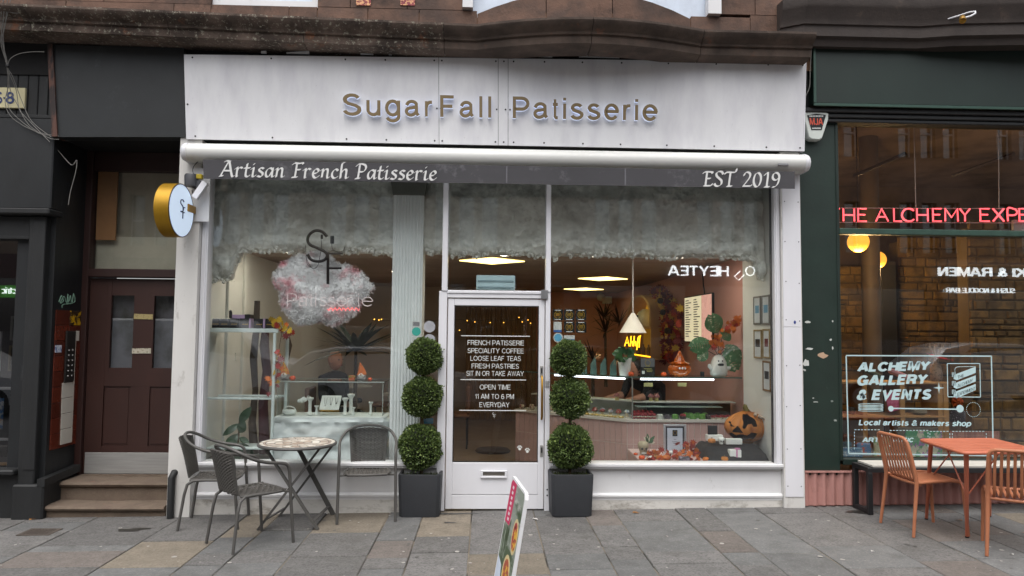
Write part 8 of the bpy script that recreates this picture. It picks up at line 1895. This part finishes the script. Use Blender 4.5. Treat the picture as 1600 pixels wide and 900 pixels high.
# yellow neon script on the back wall
t = thing('yellow_neon','small yellow neon script above the white pot','neon sign',tuple(P(988,540,3.6)))
for st in ([(976,541),(980,526),(983,541)],[(977.5,536),(982,535)],[(986,525),(985,541)],[(985.5,536),(988,533),(989,541)],[(991,525),(990,541)],[(990.5,536),(993,533),(994,541)],[(999,525),(997,528),(995,547)],[(995,535),(998,534)],[(1001,524),(999.5,528),(998.5,543)]):
    mb = MB();mb.tube([tuple(P(a_,b_,3.6)) for a_,b_ in st],.0085,5);mb.build('tube',emis('yellow_neon','ffb61e',2.2),t,smooth=60)
for i,(px,py,Y,L_,tr_h,lb) in enumerate(((946,520,5.2,.5,.9,'tall dracaena against the pink back wall'),(944,497,5.4,.42,0,'upper tuft of the dracaena against the back wall'),(926,562,4.6,.42,.6,'lower dracaena left of the tall one'),(968,505,5.6,.4,0,'right tuft of dracaena by the wall corner'))):
    spiky('dracaena_plant',lb,P(px,py,Y),30,L_,M_drac2,1.0,30+i,.035,tr_h,'dracaenas at the back wall')
for px,py,lb in ((949,469,'small wall camera box at the back corner'),):
    a = P(px,py,IY1-.1);mb = MB();mb.rbox(a.x-.1,a.x+.1,IY1-.12,IY1-.0,a.z-.08,a.z+.08,.01);mb.ball((a.x-.15,IY1-.15,a.z+.06),.09,8,6);tag(mb.build('alarm_sensor',M_plas),lb,'sensor')
# ---------------------------------------------------------------- display bed in the right window
zbd = P(1100,722,.12).z
bedp = [PZ(1000,722,zbd),PZ(1203,724,zbd)]
pol = [(P(1003,722,.07).x,.07),(IX1-.035,.07),(IX1-.035,KY-.012),(kc.x-.0,KY-.03)]
mb = MB();mb.prism(pol,'z',FZ,zbd-.02);bd = struct(mb.build('display_bed',M_ptile),'pink topped display bed in the right window','display')
mb = MB();mb.prism(pol,'z',zbd-.019,zbd);mb.build('bed_top',mat('pink_white_top','cdb8b4',.4,var=.05),bd)
# black cloth mound
M_cloth = mat('black_cloth','1c1c1f',.95,var=.2,vscale=14,bump=.5,bscale=30)
jz_ = P(1167,691,.52).z;m0_,m1_ = P(1094,700,.4).x,IX1-.05;mb = MB();rows = []
for i in range(27):
    u = i/26;x_ = m0_-.01+(m1_-m0_)*u;row_ = []
    for j in range(15):
        v = j/14;y_ = .09+.62*v;ht = (jz_-zbd)*min(1,u/.10)**.45*(1 if u < .93 else ((1-u)/.07)**.5)
        pr_ = min(1,(v/.35)**.5)*(1 if v < .85 else (1-v)/.15);z_ = zbd+.003+ht*pr_*(.97+.04*mnoise.noise((x_*6,y_*6,0)))+.02*mnoise.noise((x_*14,y_*9,3))*pr_
        row_.append((x_,y_+.02*mnoise.noise((x_*10,v*3,1)),z_))
    rows.append(row_)
mb.loft(rows,False,False);tag(mb.build('black_cloth',M_cloth,smooth=70),'black cloth draped in a mound in the right window','cloth')
def mtop(px,Y): x_ = P(px,690,Y).x;return x_
# carved jack-o-lantern
M_jack = mat('jack_orange','b06c22',.55,var=.18,vscale=9,col2='8a4c18',mix2=(.5,.65),scale2=6,bump=.15)
jc = P(1167,690,.52);jz = jz_-.004;rj = (P(1201,660,.52).x-P(1132,660,.52).x)/2;rj = .232
t = thing('carved_pumpkin','large carved orange pumpkin with grinning face on black cloth','pumpkin',(jc.x,.52,jz))
nrib = 11;Hj = P(1167,641,.52).z-jz
def jp(th_,ph,k=1.0):   # th_ azimuth (0 faces street), ph 0..1 height
    prof = math.sin(PI*min(.985,max(.03,ph)))**.55;rip = 1-.10*(1-abs(math.sin(th_*nrib/2+.4)))**2.2;r = rj*prof*rip*k
    return Vector((jc.x+r*math.sin(th_),.52-r*math.cos(th_)*.92,jz+Hj*(ph*.98-.02*0)))
CUTS = [[(1135,664),(1138,653),(1146,647),(1148,655),(1145,660),(1151,668),(1146,668),(1142,662),(1138,664),(1136,667)],[(1160,669),(1163,660),(1166,649),(1173,648),(1181,655),(1182,666),(1177,667),(1174,662),(1168,663),(1164,670)],[(1148,677),(1154,666),(1162,677)],
        [(1135,674),(1141,680),(1148,678),(1154,682),(1160,679),(1168,681),(1174,676),(1183,677),(1179,688),(1173,686),(1167,693),(1161,690),(1155,691),(1150,686),(1145,688),(1139,683)]]
def wrap(px,py):
    h = (P(px,py,.3).z-jz)/Hj;pr_ = math.sin(PI*min(.97,max(.05,h)))**.55*rj;return math.asin(max(-.97,min(.97,(P(px,py,.33).x-jc.x)/pr_))),h
CUTS = [[wrap(*p) for p in c_] for c_ in CUTS]
def inside(x,y,pol):
    r_ = False
    for (xa,ya),(xb,yb) in zip(pol,pol[1:]+pol[:1]):
        if (ya > y) != (yb > y) and x < (xb-xa)*(y-ya)/(yb-ya)+xa: r_ = not r_
    return r_
# the skin is a fine grid; cells that lie inside a carved outline are sunk into the flesh
NT,NP = 240,64;mb = MB();mb.add([jp(-PI+2*PI*i/NT,j/NP) for j in range(NP+1) for i in range(NT)],[])
for j in range(NP):
    for i in range(NT):
        q = [j*NT+i,j*NT+(i+1) % NT,(j+1)*NT+(i+1) % NT,(j+1)*NT+i];th_,ph = -PI+2*PI*(i+.5)/NT,(j+.5)/NP
        if abs(th_) < 1.5 and any(inside(th_,ph,c_) for c_ in CUTS):
            mb.cur = 1;k = len(mb.v);mb.v += [tuple(jp(-PI+2*PI*(i+a_)/NT,(j+b_)/NP,.86)) for a_,b_ in ((0,0),(1,0),(1,1),(0,1))]
            mb.f.append((k,k+1,k+2,k+3));mb.mi.append(1)
            for a_ in range(4): mb.f.append((q[a_],q[(a_+1) % 4],k+(a_+1) % 4,k+a_));mb.mi.append(1)
        else: mb.f.append(tuple(q));mb.mi.append(0)
mb.build('body',[M_jack,mat('carved_dark','3a2410',.9)],t)
c = Vector((jc.x,.52,jz+Hj*.95));mb = MB();mb.tube([c,c+Vector((-.008,0,.03)),c+Vector((-.02,0,.06)),c+Vector((-.03,0,.065))],[.04,.026,.026,.02],8);mb.build('stem',mat('pumpkin_stem','6a6038',.8),t,smooth=60)
mb = MB();r_ = random.Random(2);c = Vector((jc.x+.03,.40,jz+Hj*.88))
for k in range(10): 
    p = c+Vector((r_.uniform(0,.14),r_.uniform(-.09,.0),0));p.z = jz+Hj*(.93-.9*(p.x-jc.x-.02)**1.2*2.2);mb.ball(p,r_.uniform(.012,.022),6,4)
mb.build('cobweb_wool',mat('cobweb_wool','b8a898',.95),t,smooth=70)
# smaller things on the cloth
def boxed(name,lb,cat,pxa,pxb,pya,pyb,Y,d,m_,rz=0,group=None):
    a,b = P(pxa,pyb,Y),P(pxb,pya,Y);mb = MB();mb.rbox(a.x,b.x,Y,Y+d,a.z,b.z,.003);o = mb.build(name,m_);return tag(o,lb,cat,group)
boxed('black_card','small black card with gold print standing on the cloth','card',1106,1121,665,679,.35,.01,M_gb)
boxed('white_box','white box with dark sticker on the cloth behind the little skull','box',1105.5,1130,680,689,.32,.08,M_plas);boxed('white_box','long low white box on the cloth beside the little skull','box',1134.5,1160,686,694.5,.30,.06,M_plas)
t = thing('gift_box','white gift box with pink ribbon leaning on the black cloth','box',tuple(P(1149,720,.13)),group='white gift boxes')
a,b = P(1140.5,719.5,.13),P(1158.5,703,.13);mb = MB();mb.rbox(a.x,b.x,.13,.2,a.z,b.z,.004);mb.build('carton',M_plas,t);xm = (a.x+b.x)/2
mb = MB();mb.rbox(xm+.005,xm+.02,.126,.203,a.z+.001,b.z+.002,.001);mb.rbox(xm-.0,xm+.05,.13,.16,b.z,b.z+.016,.006);mb.build('ribbon',mat('pink_satin','b8709a',.5),t)
def skull(px,py,h,Y,lb):
    c = P(px,py,Y);t = thing('skull_ornament',lb,'ornament',tuple(c),group='skull ornaments');M_sk = mat('bone','a89e84',.7,var=.15,vscale=20)
    mb = MB();mb.lathe([(.20*h,0),(.27*h,.03*h),(.29*h,.22*h),(.33*h,.34*h),(.42*h,.5*h),(.45*h,.68*h),(.38*h,.88*h),(.2*h,.98*h),(.004,h)],c,18,sx=.96,sy=1.05);mb.build('cranium',M_sk if h > .1 else M_plas,t,smooth=60)
    for s in (-1,1): mb = MB();mb.ball((c.x+s*.15*h,c.y-.385*h,c.z+.46*h),.095*h,10,6,1.05);mb.build('eye_socket',M_blk,t,smooth=60)
    mb = MB();mb.add([(c.x-.05*h,c.y-.385*h,c.z+.27*h),(c.x+.05*h,c.y-.385*h,c.z+.27*h),(c.x,c.y-.405*h,c.z+.38*h)],[(0,1,2)]);mb.build('nose_hole',M_blk,t)
    for k in range(6): x_ = c.x+(k-2.5)*.06*h;mb = MB();mb.rbox(x_-.024*h,x_+.024*h,c.y-.32*h,c.y-.27*h,c.z+.06*h,c.z+.17*h,.004*h);mb.build('tooth',M_plas,t)
skull(1005,709.5,.135,.52,'life-like bone coloured skull at the left of the window display');skull(1127,694,.075,.27,'little white skull on the black cloth')
mb = MB();c = P(1013,692,.56)
tg = thing('dried_flower_sprig','green and white dried sprig behind the bone coloured skull','dried flowers',tuple(c))
r_ = random.Random(31)
for k in range(9): d = Vector((r_.uniform(-.3,1),r_.uniform(-.3,.3),r_.uniform(.0,1)));oval_leaf(c,d,r_.uniform(.06,.1),.016,M_gleaf if k % 2 else M_cr,tg)
# certificate frame
p,q = P(1037,705,.62),P(1072.5,663,.62);t = thing('certificate_frame','silver framed certificate standing among the leaves','frame',((p.x+q.x)/2,.62,p.z));f = .022
for w4 in ((p.x,p.x+f,p.z-.02,q.z),(q.x-f,q.x,p.z-.02,q.z),(p.x+f,q.x-f,q.z-f,q.z),(p.x+f,q.x-f,p.z-.02,p.z-.02+f)): mb = MB();mb.rbox(w4[0],w4[1],.615,.64,w4[2],w4[3],.004);mb.build('frame_bar',mat('silver_frame','b8bac0',.3,metal=.4),t)
mb = MB();mb.box(p.x+f,q.x-f,.628,.634,p.z-.02+f,q.z-f);mb.build('mount',mat('dark_mount','2a2c34',.6),t)
mb = MB();mb.box(p.x+f+.018,q.x-f-.018,.624,.627,p.z,q.z-f-.018);cf = mb.build('certificate',mat('certificate_paper','bcc4d2',.6),t)
mb = MB();xm = (p.x+q.x)/2;mb.box(xm-.026,xm+.026,.6225,.6235,q.z-.125,q.z-.06);mb.build('badge',M_gb,cf);wreath(xm,.6215,q.z-.09,.018,M_goldp,cf)
for k,(wdt,dz) in enumerate(((.03,.16),(.06,.185),(.04,.2))): mb = MB();mb.box(xm-wdt/2,xm+wdt/2,.6225,.6235,q.z-dz,q.z-dz+.004);mb.build('text_line',M_txt,cf)
mb = MB();mb.tube([(xm,.64,q.z-.06),(xm,.75,zbd)],.006,5);mb.build('strut',M_dark,t)
# fallen leaves and little pumpkins along the bed
t = thing('leaf_scatter','scatter of red and orange maple leaves round the certificate','leaves',tuple(P(1060,715,.3)));r_ = random.Random(41)
for k in range(90):
    Y = r_.uniform(.12,.55);px = r_.uniform(1012,1092);x_ = P(px,710,Y).x;z_ = zbd+.008+r_.random()*(.02+.10*math.exp(-((px-1055)/28)**2))*(1 if Y > .3 else .35)
    o = leaf_at((x_,Y,z_),r_.uniform(.05,.085),r_.choice((0,2,2,2,0)),t,r_);o.rotation_euler = (R(r_.uniform(10,80)),r_.uniform(-.6,.6),r_.uniform(-3,3))
for k in range(12):
    o = leaf_at((P(1078+r_.uniform(-8,6),700,.5).x,.5,zbd+.06+r_.random()*.09),r_.uniform(.05,.08),2 if k % 3 else 0,t,r_)
for i,(px,py,r,Y,m_,lb) in enumerate(((1003,716,.034,.25,M_pumpo,'plain bright orange pumpkin before the skull'),(1024,717,.036,.28,mat('tan_pumpkin','8f5c28',.5,var=.2,vscale=20),'tan pumpkin second from the left in the display'),(1041.5,719,.043,.22,mat('striped_pumpkin','c0722c',.5,col2='a4501a',scale2=30),'striped orange pumpkin before the certificate'),(1056,716,.035,.3,mat('tan_pumpkin','8f5c28'),'tan pumpkin right of the striped one'),(1131.5,719.5,.045,.14,mat('flat_pumpkin','b06c24',.5),'flat orange pumpkin on the front of the black cloth'),(1103,715,.035,.16,M_pump,'orange gourd lying on the edge of the cloth'),(1112,691,.04,.28,mat('flat_pumpkin','b06c24'),'orange pumpkin beneath the white sticker box'),(993,706,.022,.5,M_pumpo,'tiny orange pumpkin left of the skull'))):
    c = P(px,py,Y);zz = zbd+.003 if not (px in (1112,)) else P(px,py+1,Y).z;pumpkin('mini_pumpkin',(c.x,Y,zz),r,m_,lb,group='mini pumpkins in the right window',sq=.6,ribs=9)
boxed('grey_card_holder','dark grey and pink card lying before the leaves','card',1062,1078,714,722,.12,.05,mat('grey_pink_card','4a4a52',.5,col2='a894a4',scale2=14))
mb = MB();c = P(1014,719,.2);mb.tube([(c.x-.03,.2,zbd+.01),(c.x,.2,zbd+.022),(c.x+.03,.21,zbd+.03)],[.009,.013,.018],7);mb.ball((c.x-.03,.2,zbd+.016),.014,7,5);tag(mb.build('bone_ornament',M_plas,smooth=60),'little white bone ornament among the leaves','ornament')
mb = MB();c = P(1048,707,.3);mb.ball((c.x,.3,c.z),.02,8,6);mb.lathe([(.014,-.06),(.014,-.01)],(c.x,.3,c.z),8);tag(mb.build('white_mushroom',M_plas,smooth=60),'little white topped mushroom ornament in the leaves','ornament')
# ---------------------------------------------------------------- frames on the right reveal
xrv = IX1-.034;M_oak = mat('light_oak_frame','94805c',.6)
def rev_frame(pxa,pxb,pya,pyb,fm,lb,acc):
    y0_,y1_ = PXW(pxb,500,xrv).y,PXW(pxa,500,xrv).y;z0_,z1_ = PXW((pxa+pxb)/2,pyb,xrv).z,PXW((pxa+pxb)/2,pya,xrv).z
    t = thing('wall_certificate',lb,'frame',(xrv,(y0_+y1_)/2,z0_),group='framed certificates on the white reveal');f = .018
    for w4 in ((y0_,y0_+f,z0_,z1_),(y1_-f,y1_,z0_,z1_),(y0_+f,y1_-f,z0_,z0_+f),(y0_+f,y1_-f,z1_-f,z1_)): mb = MB();mb.rbox(xrv-.015,xrv-.001,w4[0],w4[1],w4[2],w4[3],.002);mb.build('frame_bar',fm,t)
    mb = MB();mb.box(xrv-.009,xrv-.004,y0_+f,y1_-f,z0_+f,z1_-f);mb.build('paper',mat('certificate_white','c6ccd0',.6),t);mb = MB();zm_ = (z0_+z1_)/2;mb.box(xrv-.011,xrv-.0095,y0_+f+.03,y1_-f-.03,zm_-.03,zm_+.05);mb.build('emblem',acc,t)
rev_frame(1179,1190,463,507,mat('grey_frame','7c7a76'),'upper left framed certificate with blue band on the reveal',mat('blue_band','6a9ab8',.6));rev_frame(1192,1204,461,507,mat('grey_frame','7c7a76'),'upper right framed certificate with blue band on the reveal',mat('blue_band','6a9ab8'));rev_frame(1179,1191,515,560,M_oak,'middle left framed certificate on the reveal',M_gb);rev_frame(1193,1204,514,560,M_oak,'middle right framed certificate with red emblem on the reveal',mat('maroon_emblem','6a2c2c',.6));rev_frame(1192.5,1204.5,564,611,mat('brown_frame','7a5a34',.6),'lowest brown framed certificate on the reveal',M_gb)
# ---------------------------------------------------------------- stickers on the glass
def sticker_box(pxa,pxb,pya,pyb,m_,lb,name='window_sticker',grp_='stickers on the shop glass',y=.007):
    a,b = P(pxa,pyb,y),P(pxb,pya,y);t = thing(name,lb,'sticker',((a.x+b.x)/2,y,a.z),group=grp_);mb = MB();mb.box(a.x,b.x,y,y+.001,a.z,b.z);mb.build('film',m_,t);return t,a,b
def award(px,py,lb):
    t,a,b = sticker_box(px-8.3,px+8.3,py-8.7,py+8.7,mat('black_award_film','131211',.5),lb,'award_sticker','black award stickers');cx_,cz_ = (a.x+b.x)/2,(a.z+b.z)/2;wreath(cx_,.0055,cz_,.033,M_goldp,t)
    for k in range(3): mb = MB();mb.box(cx_-.02,cx_+.02,.0055,.0065,cz_-.012+k*.012,cz_-.006+k*.012);mb.build('gold_line',M_goldp,t)
    for dz in (.042,-.048): mb = MB();mb.box(cx_-.03,cx_+.03,.0055,.0065,cz_+dz,cz_+dz+.006);mb.build('pale_line',M_vin,t)
for px,py,lb in ((871.5,492,'black award sticker, upper left of the five'),(889.5,492,'black award sticker, upper middle of the five'),(908,492,'black award sticker, upper right of the five'),(889.5,511,'black award sticker, lower left of the pair below'),(908,511,'black award sticker, lower right of the pair below')): award(px,py,lb)
M_bp = mat('blue_print','2a5a98',.5);M_sky = mat('sky_blue_print','5aa0c0',.5)
t,a,b = sticker_box(865,877.5,503,519,M_plas,'white sticker with blue foot left of the award stickers');mb = MB();mb.box(a.x,b.x,.0055,.0065,a.z,a.z+.022);mb.build('blue_foot',M_bp,t)
def round_sticker(px,py,r,m_,lb,inner=None,y=.0065):
    c = P(px,py,y);rr_ = r/1160*7.2;t = thing('round_sticker',lb,'sticker',tuple(c),group='round stickers on the shop glass');mb = MB();mb.prism([(c.x+rr_*math.cos(2*PI*k/28),c.z+rr_*math.sin(2*PI*k/28)) for k in range(28)],'y',y,y+.001);mb.build('film',m_,t)
    if inner: mb = MB();mb.prism([(c.x+rr_*.78*math.cos(2*PI*k/28),c.z+rr_*.78*math.sin(2*PI*k/28)) for k in range(28)],'y',y-.0012,y-.0002);mb.build('print',inner,t)
    return t
round_sticker(872,527.5,7.6,M_plas,'round light blue sticker below the award stickers',M_sky)
t,a,b = sticker_box(881,898,524,533,M_plas,'small white and blue card sticker beside the round blue one');mb = MB();mb.box(a.x,b.x,.0055,.0065,a.z,a.z+.02);mb.build('blue_foot',M_bp,t)
t,a,b = sticker_box(643,657.5,502,525,M_plas,'white hygiene sticker with teal roundel on the column');c = P(650.5,518,.006);mb = MB();mb.prism([(c.x+.042*math.cos(2*PI*k/24),c.z+.042*math.sin(2*PI*k/24)) for k in range(24)],'y',.0055,.0065);mb.build('roundel',mat('teal_print','3aa89a',.5),t)
for k in range(4): z_ = b.z-.014-k*.010;mb = MB();mb.box(a.x+.012,b.x-.012,.0055,.0065,z_,z_+.005);mb.build('print_line',M_txt,t)
t,a,b = sticker_box(643,657.5,526.5,545,M_plas,'lower white hygiene sticker behind the topiary')
round_sticker(671,510.5,9,mat('lilac_white_film','d4d0d8',.5),'upper round white sticker beside the column');round_sticker(671,531,9,mat('lilac_white_film','d4d0d8'),'lower round white sticker beside the column, behind the topiary')
t,a,b = sticker_box(662,677,653,662,M_sky,'small teal social media sticker between the topiary balls')
# ---------------------------------------------------------------- people inside
def skin_body(name,verts,edges,radii,m_,parent,root=0,sub=2):
    me = bpy.data.meshes.new(name);me.from_pydata(verts,edges,[]);me.materials.append(m_);o = bpy.data.objects.new(name,me);COL.objects.link(o);o.parent = parent
    sk = o.modifiers.new('skin','SKIN');ss = o.modifiers.new('sub','SUBSURF');ss.levels = sub;ss.render_levels = sub;sk.use_smooth_shade = True
    for i,r in enumerate(radii): sv = me.skin_vertices[0].data[i];sv.radius = (r,r) if not isinstance(r,tuple) else r;sv.use_root = (i == root)
    return o
M_skin = mat('skin_tone','a87a66',.6,var=.06);M_navy = mat('dark_clothing','15171d',.9,var=.2);M_hair = mat('dark_hair','14100e',.6)
def head(parent,c,fwd,r=.105,hair=True):
    """a head with brow, nose, mouth, ears; fwd is the way it looks"""
    fwd = Vector(fwd).normalized();side = fwd.cross(Vector((0,0,1))).normalized();up = side.cross(fwd);c = Vector(c);rings = []
    for i in range(13):
        ph = PI*i/12;ring = []
        for j in range(20):
            a = 2*PI*j/20;x_,y_,z_ = math.sin(ph)*math.cos(a),math.sin(ph)*math.sin(a),math.cos(ph)
            k = 1.0;f_ = y_*1.0;jaw = 1-.22*max(0,-z_)*(1-.3*max(0,y_));nose = .16*math.exp(-((x_/.16)**2+((z_+.12)/.22)**2)) if y_ > 0 else 0
            ring.append(c+side*x_*r*.78*jaw+fwd*(y_*r*.95*(1-.1*max(0,-z_))+nose*r)+up*z_*r*1.22)
        rings.append(ring)
    mb = MB();mb.loft(rings,True,True);mb.build('head',M_skin,parent,smooth=70)
    for s in (-1,1):
        mb = MB();mb.ball(c+side*s*r*.33+fwd*r*.84+up*r*.10,r*.11,8,5);mb.build('eye',M_blk,parent);mb = MB();mb.ball(c+side*s*r*.80-up*r*.05,r*.2,8,6,1.5);mb.build('ear',M_skin,parent,smooth=70)
    mb = MB();mb.tube([c+fwd*r*.88-side*r*.25-up*r*.55,c+fwd*r*.94-up*r*.57,c+fwd*r*.88+side*r*.25-up*r*.55],r*.06,5);mb.build('mouth',mat('lip','8a4a44',.6),parent)
    if hair:
        rings = [[c-fwd*r*.1+up*r*.1+(side*math.sin(PI*i/10)*math.cos(2*PI*j/16)*r*.9+fwd*math.sin(PI*i/10)*math.sin(2*PI*j/16)*r*(1.0 if math.sin(2*PI*j/16) < 0 else .78)+up*math.cos(PI*i/10)*r*1.22) for j in range(16)] for i in range(7)]
        mb = MB();mb.loft(rings,True,True);mb.build('hair',M_hair,parent,smooth=70)
def person_seated(c,fwd,label):
    fwd = Vector(fwd).normalized();s = fwd.cross(Vector((0,0,1)));U = Vector((0,0,1));t = thing('person',label,'person',(c.x,c.y,FZ));o = wpos(t);h = c-Vector((0,0,0));hip = Vector((c.x,c.y,.50))-fwd*.08
    V = [hip,hip+U*.25,hip+U*.46,hip+U*.56+fwd*.02];E_ = [(0,1),(1,2),(2,3)];Rr = [.15,.15,.14,.06]
    for sg in (-1,1):
        k = len(V);sh_ = hip+U*.47+s*sg*.19;V += [sh_,sh_+s*sg*.04-U*.27+fwd*.03,sh_-s*sg*.02-U*.30+fwd*.28,sh_-s*sg*.05-U*.29+fwd*.36];E_ += [(2,k),(k,k+1),(k+1,k+2),(k+2,k+3)];Rr += [.075,.055,.042,.035]
        k = len(V);V += [hip+s*sg*.10,hip+s*sg*.13+fwd*.42,hip+s*sg*.13+fwd*.42-U*.42,hip+s*sg*.13+fwd*.56-U*.46];E_ += [(0,k),(k,k+1),(k+1,k+2),(k+2,k+3)];Rr += [.10,.075,.05,.035]
    skin_body('body',[tuple(v-o) for v in V],E_,Rr,M_navy,t);head(t,hip+U*.70+fwd*.03,fwd,.11,False);return t
hc = P(528,584,2.7);person_seated(Vector((hc.x,2.7,hc.z)),(.85,-.5,0),'bald person in dark jacket seated inside behind the glass case')
mb = MB();mb.rbox(hc.x-.35,hc.x+.15,2.5,2.95,.38,.43,.02);mb.rbox(hc.x-.38,hc.x-.33,2.5,2.95,0,.85,.02);mb.rbox(hc.x+.08,hc.x+.12,2.52,2.93,0,.38,.02);tag(mb.build('banquette',M_ctan),'tan seat carrying the seated person','seat')
def person_bending(label):
    hd = P(994,579,1.85);t = thing('person',label,'person',(hd.x+.25,2.2,FZ));o = wpos(t);hip = Vector((hd.x+.3,2.25,.92));ch_ = Vector((hd.x+.07,1.98,1.02));nk = Vector((hd.x+.02,1.9,1.07));U = Vector((0,0,1))
    V = [hip,hip.lerp(ch_,.5),ch_,nk];E_ = [(0,1),(1,2),(2,3)];Rr = [.15,.14,.14,.06];s = Vector((.6,-.75,0)).normalized()
    for sg in (-1,1):
        k = len(V);sh_ = ch_+s*sg*.17;V += [sh_,sh_+Vector((-.08,-.05,-.2)),sh_+Vector((-.26,-.12,-.24)),sh_+Vector((-.33,-.14,-.25))];E_ += [(2,k),(k,k+1),(k+1,k+2),(k+2,k+3)];Rr += [.07,.05,.04,.034]
        k = len(V);lg = hip+s*sg*.1;V += [lg,lg+Vector((-.03,-.02,-.44)),Vector((lg.x+.02,lg.y,.06)),Vector((lg.x-.1,lg.y-.1,.04))];E_ += [(0,k),(k,k+1),(k+1,k+2),(k+2,k+3)];Rr += [.1,.075,.05,.04]
    skin_body('body',[tuple(v-o) for v in V],E_,Rr,M_navy,t);head(t,Vector((hd.x-.01,1.84,1.15)),(-.7,-.5,-.35),.105,True)
    for sg in (-1,1):
        e0_ = ch_+s*sg*.17+Vector((-.10,-.06,-.205));e1 = ch_+s*sg*.17+Vector((-.34,-.145,-.252));mb = MB();mb.tube([e0_,e0_.lerp(e1,.5),e1],[.058,.05,.038],10);mb.build('forearm',M_skin,t,smooth=70)
        for k in range(5): a_ = (k-2)*.016;d = Vector((-.09 if k else -.05,-.02+a_*1.5,-.01));p = e1+Vector((-.02,a_,0));mb = MB();mb.tube([p,p+d*.6,p+d+Vector((0,0,-.018))],[.011,.009,.007],6);mb.build('finger',M_skin,t,smooth=70)
person_bending('dark haired person in dark top bending to reach into the cake counter')
# bicycle-lock notice: little squares of print on the pilaster
for px,py,lb in ((1242,503.5,'blue paint fleck'),):
    c = P(px,py,-.108);mb = MB();mb.prism([(c.x+.012*math.cos(k),c.z+.018*math.sin(k)) for k in range(6)],'y',-.1085,-.1065);mb.build('paint_fleck',mat('blue_fleck','2a3a80',.6),pr)
